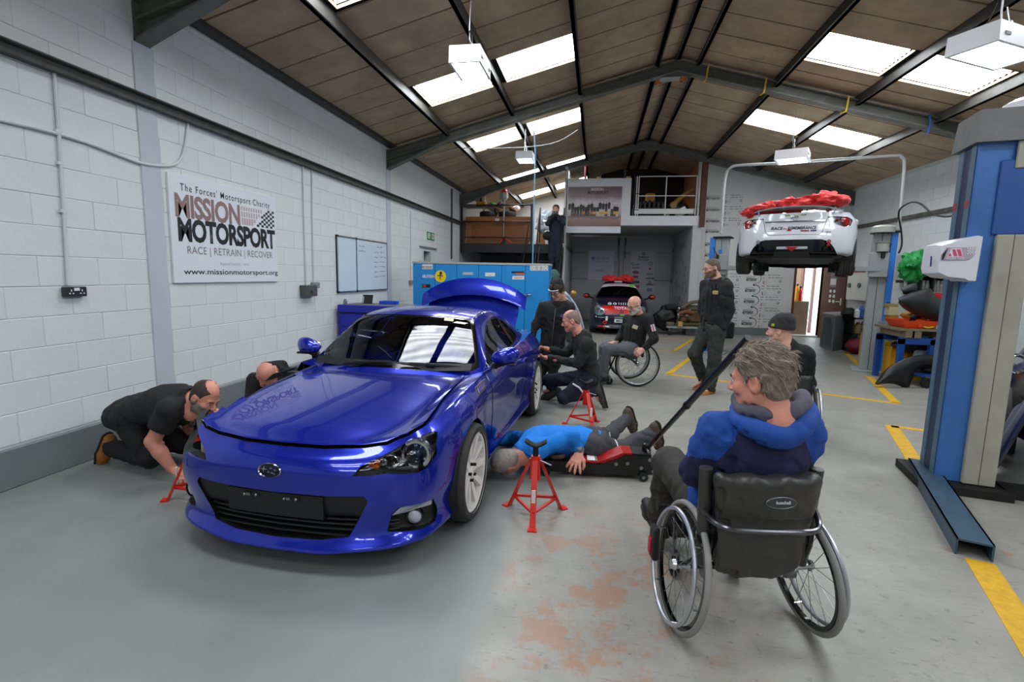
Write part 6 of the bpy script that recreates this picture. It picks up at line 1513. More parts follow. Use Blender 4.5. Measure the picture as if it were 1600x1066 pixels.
pl=[Vector(at(1127,366,Y=10.98)),Vector(at(1131,300,Y=10.98)),Vector(at(1135,272,Y=10.98)),Vector(at(1142,262,Y=10.93)),Vector(at(1156,258.5,Y=10.85)),Vector(at(1230,254.5,Y=10.4)),Vector(at(1320,248.5,Y=9.9)),Vector(at(1397,243.5,Y=9.56)),Vector(at(1409,246,Y=9.52)),Vector(at(1413,256,Y=9.52)),Vector(at(1410,300,Y=9.52)),Vector(at(1404,362,Y=9.52))]
MB().tube(smooth_path(pl,6),.026,10).build('cable_hoop',mat('galvanised grey',(.66,.67,.67),.4,.4),lift)
hs=[(1404,396,9.4),(1409,382.6,9.4),(1408,360,9.4),(1404,337.5,9.35),(1408,325,9.2),(1424,316,9.0),(1439,319,8.8),(1456,333,8.6),(1474.5,338.5,8.4),(1497,334,8.2),(1524,314,8.0),(1560,290,7.8)]
tag(MB().tube(smooth_path([tuple(at(a,b,Y=c))for a,b,c in hs],6),.014,8).build('black_hose',M_black),'black hose looping from the rear lift post across the right wall','hose')
# ---- things along the right wall at the back
P=[Vector(at(a,b,Z=0))for a,b in((1280.5,541),(1300,549.5),(1327,545))];P.append(P[0]+P[2]-P[1]);H_=.76
M_cab=mat('grey steel cabinet',(.42,.44,.45),.45,var=.05)
gc=thing('steel_cabinet','low grey steel cabinet standing by the brown door','cabinet',tuple(P[1]),world=True)
MB().prism(P,(0,0,H_)).build('body',M_cab,gc,smooth=None)
top=[p+(p-(P[0]+P[2])/2)*.04 for p in P];MB().prism([p+Vector((0,0,H_))for p in top],(0,0,.03)).build('top',mat('worn grey top',(.55,.55,.54),.5),gc,smooth=None)
e=(P[1]-P[0]);nn=Vector((e.y,-e.x,0)).normalized();
if nn.y>0:nn=-nn
dq_=[P[0]+e*.08,P[0]+e*.92];dd=MB().prism([dq_[0]+Vector((0,0,.06)),dq_[1]+Vector((0,0,.06)),dq_[1]+Vector((0,0,.70)),dq_[0]+Vector((0,0,.70))],nn*.015).build('door',mat('grey cabinet door',(.48,.50,.51),.4),gc,smooth=None)
MB().prism([P[0]+e*.12+nn*.016+Vector((0,0,.56)),P[0]+e*.20+nn*.016+Vector((0,0,.56)),P[0]+e*.20+nn*.016+Vector((0,0,.60)),P[0]+e*.12+nn*.016+Vector((0,0,.60))],nn*.02).build('handle',M_black,dd,smooth=None)
a,b=at(1321,480,X=6.0),at(1366,480,X=6.0);z1,z0,zm=at(1343,421,X=6.0)[2],at(1343,488,X=6.0)[2],at(1343,470,X=6.0)[2]
wb=thing('wall_unit','white wall unit with two round grey dials on the right wall','unit',(6.1,b[1],z0),world=True)
M_cream=mat('off white enamel',(.82,.83,.80),.4)
MB().box((5.98,b[1],zm),(6.24,a[1],z1),bev=.012).build('casing',M_cream,wb);MB().box((6.04,b[1]+.04,z0),(6.24,a[1]-.04,zm),bev=.01).build('lower_casing',mat('silver grey base',(.62,.63,.63),.4),wb)
for px_ in(1328,1343.5):
 c=at(px_,446,X=5.98);MB().cyl((5.98,c[1],c[2]),(5.95,c[1],c[2]),.055,n=18).build('dial',mat('grey dial',(.30,.31,.32),.4),wb)
c0,c1=at(1332,424,X=5.975),at(1352,426,X=5.975);MB().box((5.972,c1[1],c0[2]-.03),(5.98,c0[1],c0[2]+.02)).build('red_label',M_redlens,wb)
def pile(name,label,px_,py_,Y,r_,m,cat,seed,amp=.3,grp=None):
 c=at(px_,py_,Y=Y);mb=lump(c,r_,min(r_)*amp,6/max(r_)*.2,seed,28,18);return tag(mb.build(name,m),label,cat,grp)
zs_=at(1345,490,Y=12.0)[2]
sh_=thing('black_shelf','low black shelf of workshop supplies under the white wall unit','shelf',(5.6,11.9,0),world=True)
xa_,xb_=at(1330,500,Y=11.9)[0],at(1364,500,Y=11.9)[0]
for z in(.05,.38,.72):MB().box((xa_,11.8,z),(xb_,12.2,z+.025)).build('shelf_board',M_black,sh_)
for x in(xa_,xb_-.03):MB().box((x,11.8,0),(x+.03,12.2,.76)).build('shelf_side',M_black,sh_)
for i,(px_,z,h_,r_,m,lab)in enumerate(((1338,.745,.20,.055,M_white,'white bottle on the black shelf, leftmost of the row'),(1344,.745,.25,.06,mat('blue canister',(.15,.35,.62),.4),'blue capped canister on the black shelf'),(1351,.745,.22,.06,M_black,'black bottle on the black shelf beside the blue canister'),(1357,.745,.24,.06,M_steel,'silver tin on the black shelf next to the lift post'),(1341,.405,.24,.07,mat('beige tub',(.62,.50,.38),.5),'beige tub on the middle of the black shelf'),(1350,.405,.26,.075,mat('tan carton',(.60,.46,.34),.6),'tan tub on the middle of the black shelf near the post'))):
 c=at(px_,500,Y=11.98);q=MB().lathe([(0,0),(r_,0),(r_,h_*.75),(r_*.5,h_*.88),(r_*.5,h_),(0,h_)],14,Matrix.Translation((c[0],11.98,z)));tag(q.build('container',m),lab,'container')
pile('red_toolbag','dark red bag on the floor by the black shelf',1337,541,11.6,(.22,.2,.14),mat('dark red cloth',(.42,.07,.10),.6),'bag',41)
pile('black_toolbag','black bag heaped on the floor at the foot of the shelf',1347,538,11.7,(.25,.2,.22),M_black,'bag',42)
pile('dark_motor','dark machine standing on top of the grey cabinet',1325,490,12.1,(.14,.12,.13),M_grime,'machine',43)
a=at(1352,514,Y=10.2);b=at(1346,560,Y=10.2);mb=MB();mb.box((b[0]-.03,10.2,0),(b[0]+.03,10.26,a[2]));mb.box((b[0]-.03,10.2,a[2]-.06),(a[0]+.10,10.26,a[2]));tag(mb.build('yellow_trestle',mat('machine yellow',(.85,.62,.08),.4)),'yellow steel trestle behind the right lift post','trestle')
# ---- bench with spare body parts
YBN=8.35
M_bblue=mat('bench blue',(.10,.28,.58),.4,var=.08);M_wood=mat('worn pallet wood',(.50,.44,.36),.7,var=.2,vscale=6)
zt=at(1440,514,Y=YBN)[2]
bn=thing('work_bench','blue steel work bench with a pallet top near the right wall','bench',(5.3,YBN,0),world=True)
x0,x1,xm=at(1407,530,Y=YBN)[0],at(1500,530,Y=YBN)[0],at(1462,530,Y=YBN)[0]
for x in(x0,xm-.06,x1-.06):
 MB().box((x,YBN,0),(x+.07,YBN+.07,zt-.16)).build('leg',M_bblue,bn);MB().box((x,YBN+.6,0),(x+.07,YBN+.67,zt-.16)).build('leg',M_bblue,bn)
MB().box((x0,YBN,zt-.24),(x1,YBN+.06,zt-.14)).build('front_rail',M_bblue,bn);MB().box((x0,YBN+.6,zt-.24),(x1,YBN+.66,zt-.14)).build('back_rail',M_bblue,bn)
MB().box((xm,YBN+.02,.12),(x1,YBN+.6,zt-.25)).build('drawer_unit',mat('dark bench blue',(.06,.14,.32),.4),bn)
for i in range(4):MB().box((x0-.05,YBN-.03+i*.18,zt-.035),(x1,YBN+.12+i*.18,zt)).build('deck_plank',M_wood,bn)
for x in(x0+.05,(x0+x1)/2-.25,xm+.05):MB().box((x,YBN-.02,zt-.14),(x+.12,YBN+.66,zt-.035)).build('pallet_block',M_wood,bn)
tr=thing('orange_tray','orange plastic tray of parts on the pallet-topped bench','tray',(0,0,0),world=True)
a,b=at(1411,508,Y=YBN),at(1463,508,Y=YBN);M_or=mat('orange plastic',(.88,.28,.07),.4)
P0=[(a[0]+.04,YBN+.02),(b[0]-.03,YBN+.02),(b[0]-.03,YBN+.42),(a[0]+.04,YBN+.42)];P1=[(a[0]-.02,YBN-.03),(b[0]+.03,YBN-.03),(b[0]+.03,YBN+.47),(a[0]-.02,YBN+.47)]
mb=MB();z_=zt+.002;h_=.115;mb.add([(p[0],p[1],z_)for p in P0]+[(p[0],p[1],z_+h_)for p in P1]+[(p[0]*.985+.015*(a[0]+b[0])/2,p[1]*.97+.03*(YBN+.22),z_+h_)for p in P1]+[(p[0],p[1],z_+.015)for p in P0],[(3,2,1,0)]+[(i,(i+1)%4,4+(i+1)%4,4+i)for i in range(4)]+[(4+i,4+(i+1)%4,8+(i+1)%4,8+i)for i in range(4)]+[(8+i,8+(i+1)%4,12+(i+1)%4,12+i)for i in range(4)]+[(12,13,14,15)]);mb.build('tray_pan',M_or,tr,smooth=None)
MB().box(((a[0]+b[0])/2-.02,YBN-.012,z_+.02),((a[0]+b[0])/2+.02,YBN+.0,z_+.10)).build('rib',M_or,tr)
for i in range(5):
 px_=(1419,1426,1434,1444,1453)[i]
 pile('loose_part',['ochre fitting in the orange tray, at its left end','black casting in the orange tray beside the ochre fitting','black bracket in the middle of the orange tray','silver fitting in the orange tray','black part at the right end of the orange tray'][i],px_,493+(i%2)*2,YBN+.2,(.07,.08,.06),[mat('dull ochre',(.62,.45,.15),.5),M_grime,M_black,M_steel,M_black][i],'part',50+i,.4)
c=at(1470,512,Y=YBN-.01);mg_=thing('mug','white mug with a grey mark on the edge of the bench','mug',(c[0],YBN+.04,zt))
MB().lathe([(0,.002),(.040,.002),(.043,.01),(.043,.095),(.040,.097),(.037,.09),(.036,.012),(0,.012)],20).build('cup',M_white,mg_);MB().tube([(.042,0,.075),(.07,0,.07),(.075,0,.045),(.062,0,.025),(.042,0,.022)],.006,6).build('handle',M_white,mg_);MB().box((-.02,-.0445,.035),(.014,-.041,.06)).build('print',M_greyink,mg_)
p=[at(1445,508.5,Y=YBN-.02),at(1451,511.5,Y=YBN-.02),at(1460,509,Y=YBN-.02)];tag(MB().tube(smooth_path([(q[0],YBN+.0,zt+.02+(.012 if i!=1 else 0))for i,q in enumerate(p)],5),.012,8).build('yellow_strap',mat('strap yellow',(.88,.75,.15),.5)),'curved yellow strap lying in front of the orange tray','strap')
shell('black_bumper_cover',[(1404,468),(1420,460),(1437,455.5),(1452,452),(1458,462),(1472,471),(1488,481),(1496,492),(1500,498)],[(1405,472),(1415,482),(1430,490),(1448,497),(1464,502),(1480,506),(1492,507),(1500,505),(1502,502)],YBN-.05,.16,mat('dull black plastic',(.15,.155,.16),.5),'large black plastic bumper cover propped over the orange tray','bumper',depth=.1,lean=.12)
shell('black_pad',[(1408,452),(1420,446),(1432,443)],[(1411,458),(1422,459),(1433,462)],YBN+.02,.06,M_black,'small black pad above the bumper cover on the bench','pad')
pile('red_rag','bright red rag between the bumper cover and the blue board',1467,465,YBN+.42,(.12,.1,.07),mat('rag red',(.72,.07,.08),.8),'rag',61)
a,b=at(1474,490,Y=YBN+.5),at(1512,420,Y=YBN+.5);mb=MB();mb.box((a[0],YBN+.5,a[2]),(b[0],YBN+.55,b[2]));tag(mb.build('blue_board',mat('strong blue board',(.05,.22,.62),.4)),'plain blue board standing at the back of the bench','board')
# shelf of jars on the right wall
a,b=at(1432,456,Y=YBN+.6),at(1486,428,Y=YBN+.6)
js=thing('jar_shelf','dark open shelf of glass jars above the bench','shelf',(a[0],YBN+.6,a[2]),world=True)
MB().box((a[0],YBN+.5,a[2]-.02),(b[0],YBN+.85,a[2])).build('shelf_board',M_lgrey,js);MB().box((a[0],YBN+.5,b[2]),(b[0],YBN+.85,b[2]+.02)).build('shelf_board',M_black,js)
for x in(a[0],(a[0]+b[0])/2-.05,b[0]):MB().box((x-.012,YBN+.5,a[2]),(x+.012,YBN+.85,b[2])).build('divider',M_black,js)
MB().box((a[0],YBN+.84,a[2]),(b[0],YBN+.86,b[2])).build('back',M_black,js)
M_jar=mat('milky glass jar',(.70,.70,.68),.15,trans=.5)
for i,px_ in enumerate((1437.5,1443,1449,1460,1466,1472,1478)):
 c=at(px_,450,Y=YBN+.58);tag(MB().lathe([(0,0),(.032,0),(.034,.12),(.022,.15),(.022,.18),(0,.18)],14,Matrix.Translation((c[0],YBN+.6,a[2]+.001))).build('glass_jar',M_jar),['leftmost','second from left','third from left','middle','third from right','second from right','rightmost'][i]+' glass jar on the dark shelf above the bench','jar','glass jars on the dark shelf')
gbag=lump(at(1428,415,Y=YBN+.4),(.17,.16,.20),.07,7,66,n=56,m=34,ridge=True,rot=Matrix.Rotation(.5,3,'Y'));q=lump(at(1430,434,Y=YBN+.4),(.05,.05,.11),.03,8,67);gbag.add(q.v,q.f)
tag(gbag.build('green_bag',mat('bright green cloth',(.04,.52,.22),.6)),'bright green cloth bundle hanging on the right wall','bag')
c=at(1442,416,Y=YBN+.5);mb=MB();mb.box((c[0]-.06,YBN+.45,c[2]-.12),(c[0]+.08,YBN+.6,c[2]+.1),bev=.01);[mb.cyl((c[0]-.02,YBN+.44,c[2]-.06+i*.07),(c[0]-.02,YBN+.45,c[2]-.06+i*.07),.02)for i in range(3)];mb.box((c[0]-.1,YBN+.5,c[2]+.05),(c[0]+.15,YBN+.53,c[2]+.08));tag(mb.build('black_bracket',M_black),'black bracket with round holes beside the green bundle','bracket')
a,b=at(1396,438,X=XR-.15),at(1412,398,X=XR-.15);eb=thing('electric_box','tall pale grey electric box on the right wall by the lift post','box',(XR,a[1],a[2]),world=True)
MB().box((XR-.15,b[1],a[2]),(XR,a[1],b[2]),bev=.01).build('casing',mat('pale grey box',(.66,.68,.68),.4),eb);MB().box((XR-.16,b[1]+.03,a[2]-.05),(XR-.08,a[1]-.1,a[2])).build('gland',M_black,eb)
p=[tuple(at(1416,398,X=XR-.03)),tuple(at(1415,430,X=XR-.03)),tuple(at(1412,460,X=XR-.03))];tag(MB().tube(p,.014,6).build('conduit',M_conduit),'pale conduit on the right wall next to the electric box','conduit')
# cream boxes, yellow stand, warning sign
for i,(y0,y1,m)in enumerate(((503,493,mat('ochre card',(.68,.50,.20),.6)),(493,480,mat('cream card',(.80,.76,.60),.6)),(480,475,mat('tan card',(.62,.55,.38),.6)))):
 a,b=at(1389,y0,Y=9.2),at(1405,y1,Y=9.2);tag(MB().box((a[0],9.2,a[2]),(b[0],9.5,b[2]),bev=.006).build('carton',m),['ochre carton at the bottom of the stack by the lift post','cream carton in the middle of the stack by the lift post','tan carton on top of the stack by the lift post'][i],'carton','cartons stacked by the lift post')
a,b=at(1384,512,Y=9.25),at(1408,503.5,Y=9.25);sd_=thing('side_table','grey metal side table carrying the cartons','table',(a[0],9.25,0),world=True)
MB().box((a[0]-.05,9.15,b[2]-.05),(b[0]+.15,9.6,b[2])).build('table_top',M_lgrey,sd_)
for x in(a[0],b[0]+.08):MB().box((x,9.2,0),(x+.04,9.24,b[2]-.05)).build('leg',M_lgrey,sd_);
MB().box((a[0],9.55,.25),(b[0]+.12,9.58,b[2]-.1)).build('back_panel',M_cab,sd_)
a,b=at(1384,539,Y=9.12),at(1402,513,Y=9.12);ws_=thing('warning_sign','white warning sign with a yellow triangle below the cartons','sign',(a[0],9.12,a[2]),world=True)
MB().box((a[0],9.10,a[2]),(b[0],9.12,b[2])).build('panel',M_white,ws_);M_wy=mat('warning yellow',(.95,.80,.05),.4)
cx=(a[0]+b[0])/2-.02;zc_=b[2]-.03;MB().prism([(cx-.09,9.098,zc_-.17),(cx+.09,9.098,zc_-.17),(cx,9.098,zc_)],(0,.002,0)).build('triangle',M_wy,ws_);MB().prism([(cx-.012,9.096,zc_-.13),(cx+.012,9.096,zc_-.13),(cx+.012,9.096,zc_-.06),(cx-.012,9.096,zc_-.06)],(0,.002,0)).build('exclamation_bar',M_ink,ws_)
MB().box((cx-.09,9.097,zc_-.27),(cx+.06,9.099,zc_-.2)).build('yellow_strip',M_wy,ws_)
a,b=at(1388,582,Y=8.9),at(1402,542,Y=8.9);M_my=mat('machine yellow',(.85,.62,.08),.4)
mb=MB();mb.prism([(a[0]-.02,8.85,0),(a[0]+.16,8.85,0),(b[0]+.02,8.85,b[2]),(b[0]-.10,8.85,b[2])],(0,.22,0));q=mb.build('yellow_stand',M_my,smooth=None);tag(q,'tall yellow stand leaning beside the blue bench','stand')
a,b=at(1405,568,Y=8.75),at(1434,546,Y=8.75);mb=MB();mb.box((a[0],8.75,0),(b[0],9.05,b[2]),bev=.02);mb.prism([(b[0],8.75,0),(b[0]+.1,8.75,0),(b[0],8.75,b[2]*.8)],(0,.3,0));tag(mb.build('yellow_block',M_my),'square yellow machine base under the blue bench','machine')
pile('dark_hoses','tangle of dark hoses under the blue bench',1432,541,8.7,(.35,.2,.1),M_black,'hoses',71,.5)
for px_ in(1426,1438):
 c=at(px_,533,Y=8.55);tag(MB().sphere(c,.025).build('red_reel',M_redlens),['left small red reel among the dark hoses','right small red reel among the dark hoses'][px_>1430],'reel')
a,b=at(1428,560,Y=8.45),at(1458,546,Y=8.45);mb=MB();mb.prism([(a[0],8.45,a[2]),(b[0]+.04,8.45,a[2]),(b[0],8.55,b[2]),(a[0]+.1,8.55,b[2])],(0,.05,.02));tag(mb.build('grey_panel',mat('grey panel',(.48,.52,.58),.4),smooth=None),'grey blue panel leaning under the bench','panel')
shell('black_fender',[(1368,601),(1378,586),(1390,573),(1408,563),(1426,557),(1446,555),(1468,558),(1488,566)],[(1371,600.5),(1384,598.5),(1396,599),(1408,603),(1418,608),(1424,592),(1436,575),(1486,572)],8.0,.10,mat('matt black panel',(.045,.045,.05),.45),'black bumper skin standing on the floor beside the bench','bumper',thick=.012,depth=.2,lean=.05)
dl=thing('parts_dolly','low blue dolly on castors carrying dark parts beside the bumper skin','dolly',(4.9,8.2,0),world=True)
a,b=at(1432,592,Y=8.2),at(1480,588,Y=8.2)
MB().box((a[0],8.1,.16),(b[0],8.5,.20)).build('deck',M_bblue,dl)
for x in(a[0]+.08,b[0]-.08):MB().cyl((x,8.08,.075),(x,8.13,.075),.075,n=18).build('castor',M_rubber,dl);MB().box((x-.03,8.09,.1),(x+.03,8.12,.17)).build('castor_fork',M_steel,dl)
for i,px_ in enumerate((1440,1452,1464,1474)):
 pile('dark_part',['dark casting at the left end of the dolly','dark bracket second on the dolly','dark pipework third on the dolly','dark casting at the right end of the dolly'][i],px_,577,8.3,(.14,.14,.12),M_grime,'part',80+i,.5)
 # engine on its trolley
a,b=at(1040,518,Y=14.0),at(1092,518,Y=14.0);ze=at(1060,512,Y=14.0)[2]
et=thing('engine_trolley','flat grey trolley carrying a salvaged engine beside the recess','trolley',(a[0],14,0),world=True)
MB().box((a[0],13.8,ze),(b[0]+.35,14.3,ze+.05)).build('deck',M_lgrey,et)
for x in(a[0]+.08,b[0]+.2):MB().cyl((x,13.83,.06),(x,13.88,.06),.06,n=16).build('castor',M_rubber,et);MB().box((x-.03,13.84,.1),(x+.03,13.87,ze)).build('castor_fork',M_steel,et)
eng=thing('engine','rusty brown salvaged engine standing on the grey trolley','engine',(0,0,0),world=True);z_=ze+.05
ex0,ex1=at(1062,500,Y=14)[0],at(1094,500,Y=14)[0];M_rust=mat('oily rust',(.40,.29,.20),.6,.4,var=.4,vscale=10);M_cast=mat('oily cast alloy',(.46,.43,.38),.45,.6,var=.3,vscale=10)
MB().box((ex0,13.85,z_),(ex1,14.15,z_+.12),bev=.04).build('sump',mat('brass sump',(.42,.37,.22),.5,.5,var=.3),eng);MB().box((ex0-.03,13.83,z_+.12),(ex1+.02,14.17,z_+.42),bev=.03).build('block',M_rust,eng);MB().box((ex0,13.86,z_+.42),(ex1,14.15,z_+.56),bev=.03).build('head',M_cast,eng)
mb=MB();mb.tube(smooth_path([(ex0+.02,13.84,z_+.5),(ex0+.2,13.8,z_+.62),(ex0+.4,13.82,z_+.66),(ex1+.05,13.9,z_+.55)],5),.045,10);mb.build('intake_pipe',M_cast,eng)
mb=MB();mb.tube(smooth_path([(ex0-.05,13.82,z_+.34),(ex0+.12,13.79,z_+.40),(ex0+.3,13.82,z_+.36)],5),.05,10);mb.build('manifold',mat('heat browned iron',(.52,.34,.22),.5,.5),eng)
for dx,zz,r_ in((-.06,.28,.11),(-.05,.46,.06)):MB().cyl((ex0+dx-.03,13.9,z_+zz),(ex0+dx+.02,13.9,z_+zz),r_,n=20).build('pulley',M_steel,eng)
for i in range(6):
 c=(random.uniform(ex0,ex1),13.82,z_+random.uniform(.15,.5));MB().sphere(c,(.05,.04,.05),8,6).build('bolt_on_unit',[M_cast,M_rust,M_grime][i%3],eng)
MB().cyl((ex1-.02,13.8,z_+.48),(ex1-.02,13.8,z_+.58),.08).build('oil_filter',mat('filter white',(.66,.66,.62),.4),eng)
mb=lump((at(1041,493,Y=14.1)[0],14.1,at(1041,495,Y=14.1)[2]),(.30,.2,.36),.08,4,91);tag(mb.build('black_cover',M_black),'black draped cover left of the salvaged engine','cover')
a=at(1049,480,Y=14.0);tag(MB().box((a[0]-.16,13.9,a[2]-.07),(a[0]+.16,14.2,a[2]+.07),bev=.03).build('black_air_box',M_black),'black air box resting on the black cover by the engine','air box')
a=at(1046,512,Y=13.9);tag(MB().box((a[0]-.1,13.82,z_),(a[0]+.12,14.0,z_+.10),bev=.02).build('alloy_housing',M_cast),'alloy housing on the front of the engine trolley','housing')
a=at(1062.5,513,Y=13.8);tag(MB().box((a[0]-.055,13.76,z_+.0),(a[0]+.055,13.85,z_+.13)).build('timber_block',mat('pale pine',(.75,.58,.38),.6)),'square pine block on the engine trolley','block')
a=at(1138,525,Y=13.6);tag(MB().box((a[0]-.12,13.6,0),(a[0]+.14,13.9,.42),bev=.03).build('black_case',M_black),'black case on the floor behind the standing man','case')
# ---- front lift post on the right
fl=thing('lift_post','tall scuffed blue and grey lift post in the right foreground','lift',(2.72,4.2,0),world=True)
M_pblue=mat('scuffed blue paint',(.20,.40,.66),.4,var=.16,vscale=3,bump=.05);M_dblue=mat('dark channel blue',(.07,.17,.30),.45,var=.15);M_eblue=mat('dull blue grey edge',(.30,.40,.48),.5,var=.12);M_conc=mat('stained pale grey cover',(.62,.61,.56),.6,var=.14,vscale=3)
Mx=Matrix.Translation((2.56,4.10,0))@Matrix.Rotation(R(-12),4,'Z')
def bx(a,b,bev=.006):
 q=MB();q.box(a,b,bev=bev);q.v=[tuple(Mx@Vector(v))for v in q.v];return q
ZT=2.50
bx((0.0,.0,.06),(.34,.30,ZT)).build('column',M_pblue,fl)
bx((-.010,.015,.06),(.002,.085,ZT)).build('channel_lip',M_eblue,fl);bx((-.010,.20,.06),(.002,.27,ZT)).build('channel_lip',M_eblue,fl);bx((-.004,.085,.06),(.001,.2,ZT)).build('channel_recess',M_dblue,fl)
bx((.155,-.035,.065),(.345,.02,1.86)).build('cover_slab',M_conc,fl);bx((.246,-.037,.07),(.250,-.03,1.86)).build('cover_seam',M_grime,fl)
bx((.13,-.02,1.86),(.35,.02,2.36)).build('upper_plate',mat('blue upper plate',(.12,.30,.58),.4,var=.1),fl);bx((.20,-.03,2.30),(.36,-.015,2.48)).build('pale_plate',M_conc,fl)
for y in(.05,.235):bx((-.012,y-.03,2.05),(-.009,y+.03,2.11)).build('red_mark',mat('faded red',(.55,.22,.25),.5),fl)
q=MB();V=[(-.035,-.05,ZT-.02),(.6,-.05,ZT-.02),(.6,.35,ZT-.02),(-.035,.35,ZT-.02),(-.02,-.02,ZT+.20),(.6,-.02,ZT+.20),(.6,.33,ZT+.20),(-.02,.33,ZT+.20)]
q.add([Mx@Vector(v)for v in V],[(3,2,1,0),(4,5,6,7),(0,1,5,4),(1,2,6,5),(2,3,7,6),(3,0,4,7)]);q.build('head_cover',mat('grimy grey cover',(.36,.36,.36),.5,var=.2),fl,smooth=None)
q=MB();q.lathe([(.16,0),(.15,.05),(.1,.08),(0,.09)],20,Matrix.Translation(Mx@Vector((.30,.12,ZT+.20))));q.build('white_cap',M_white,fl)
bx((.36,.02,1.55),(.55,.25,2.05),.01).build('carriage',M_grime,fl);q=MB();q.cyl(Mx@Vector((.45,-.02,1.35)),Mx@Vector((.45,-.02,1.8)),.018);q.cyl(Mx@Vector((.45,-.02,1.72)),Mx@Vector((.45,-.02,1.80)),.05);q.build('adjuster_rod',M_steel,fl)
# base channel and foot plate
e0,e1=Vector((2.655,4.43,0)),Vector((2.14,3.03,0));d=(e1-e0).normalized();n_=Vector((-d.y,d.x,0));M_base=mat('scuffed dark blue base',(.20,.30,.38),.45,var=.2,vscale=6)
def chan(a,b,w,h,m,name):
 dd=(b-a).normalized();nn=Vector((-dd.y,dd.x,0))*w/2;t=.010;q=MB()
 q.prism([a-nn+Vector((0,0,h-t)),a+nn+Vector((0,0,h-t)),b+nn+Vector((0,0,h-t)),b-nn+Vector((0,0,h-t))],(0,0,t))
 for s in(-1,1):q.prism([a+nn*s,a+nn*s*(1-.12),b+nn*s*(1-.12),b+nn*s],(0,0,h))
 return q.build(name,m,fl,smooth=None)
chan(e0,e1,.165,.095,M_base,'base_channel')
r0=Mx@Vector((-.05,-.12,0));r1=Mx@Vector((1.9,-.12,0));r0.z=r1.z=0
q=MB();q.prism([Mx@Vector(v)for v in((-.12,-.13,0),(.42,-.13,0),(.42,.42,0),(-.12,.42,0))],(0,0,.06));q.build('foot_plate',M_grime,fl,smooth=None)
q=MB();q.prism([Mx@Vector(v)for v in((.40,-.05,0),(2.4,-.05,0),(2.4,.12,0),(.40,.12,0))],(0,0,.07));q.build('floor_beam',M_grime,fl,smooth=None)
# white moulded cover with a red M on the side of the post
Yc=4.06
def cp_(a,b,y=Yc):return pxy(a,b,y)
wc=thing('moulded_cover','white moulded cover with a red M emblem hung on the lift post','cover',tuple(cp_(1490,405)),world=True)
out_=[(1461,383),(1488,375),(1529,368),(1517,441),(1504,440),(1500,437),(1472,434),(1457,427),(1455,418)]
q=MB();F=[cp_(a,b)for a,b in out_];cx_=sum(F,Vector())/len(F);Fi=[cx_+(p-cx_)*.93+Vector((0,-.06,0))for p in F];B_=[p+Vector((.03,.17,0))for p in F];n9=len(F)
q.add(F+Fi+B_,[tuple(range(n9,2*n9))]+[(i,(i+1)%n9,n9+(i+1)%n9,n9+i)for i in range(n9)]+[((i+1)%n9,i,2*n9+i,2*n9+(i+1)%n9)for i in range(n9)]+[tuple(range(3*n9-1,2*n9-1,-1))])
q.build('shell',mat('white moulding',(.84,.84,.87),.35),wc,smooth=20)
YE=Yc-.063
def ep(P,m,name,off=0.0):return MB().prism([Vector(at(a,b,Y=YE-off))for a,b in P],(0,.003,0)).build(name,m,wc,smooth=None)
e_=lambda x,y:(1440+x/9.69,360+y/9.69)
ep([e_(385,262),e_(830,255),e_(800,370),e_(760,420),e_(700,442),e_(310,445),e_(330,370)],mat('mauve grey print',(.68,.63,.70),.4),'emblem_field',.004)
ep([e_(405,268),e_(330,445),e_(308,448),e_(322,360)],M_ink,'emblem_edge',.006)
M_pk=mat('pink red print',(.78,.30,.42),.4);M_pw=mat('print white',(.85,.84,.87),.4)
ep([e_(455,272),e_(600,272),e_(632,405),e_(385,405)],M_pw,'m_outline',.006)
ep([e_(430,340),e_(455,390),e_(405,392)],M_pk,'m_letter',.008);ep([e_(470,288),e_(510,288),e_(545,390),e_(490,390)],M_pk,'m_letter',.008);ep([e_(535,288),e_(588,288),e_(618,392),e_(568,392)],M_pk,'m_letter',.008)
for r_ in range(5):
 for c_ in range(7):
  if(r_+c_)%2==0:ep([e_(690+c_*20,262+r_*20),e_(710+c_*20,262+r_*20),e_(710+c_*20,282+r_*20),e_(690+c_*20,282+r_*20)],M_pw,'chequer',.006)
a,b=Vector(at(*e_(365,440),Y=YE-.007)),Vector(at(*e_(645,422),Y=YE-.007));text('lettering','MALLARD TOOLS',((a.x+b.x)/2,YE-.009,a.z+.0),(1,0,0),(0,0,1),.014,M_pw,wc,w=b.x-a.x,bold=.02)
ep([(1454.5,400),(1456.5,401),(1455.5,416),(1453,417)],mat('decal violet',(.22,.18,.50),.4),'side_decal',-.05)
# dark car under a blue cover at the right edge
U_=Vector((.60,.80,0));N_=Vector((.80,-.60,0))
cvr=MB();G=[];o_=Vector((at(1553,650,Y=4.1)[0],4.1,0))
for i,v in enumerate(np.linspace(0,1.1,26)):
 row=[]
 for j,t in enumerate(np.linspace(0,1,22)):
  p=o_+U_*v+N_*(t*1.5-.05*math.sin(v*7+t*3)*(1-t));zz=.62+.22*math.sin(PI*min(1,t*1.4+.15)*.62)-(.5*max(0,.14-t)/.14)*1.3
  row.append((p.x,p.y,max(.03,zz+.025*math.sin(v*11+t*6)+.02*math.sin(v*5.3-t*9))))
 G.append(row)
cvr.grid(G);cv_=cvr.build('blue_car_cover',mat('dark blue cover',(.05,.09,.30),.6,sheen=.2),smooth=180);tag(cv_,'dark blue cloth cover over the front of the black car behind the lift post','cover');cv_.modifiers.new('s','SOLIDIFY').thickness=.01
dk=thing('dark_car','black car half hidden behind the right lift post','car',(4.3,4.6,0),world=True)
q=MB();G=[];o_=Vector((at(1556,600,Y=4.75)[0],4.75,0))+N_*.78
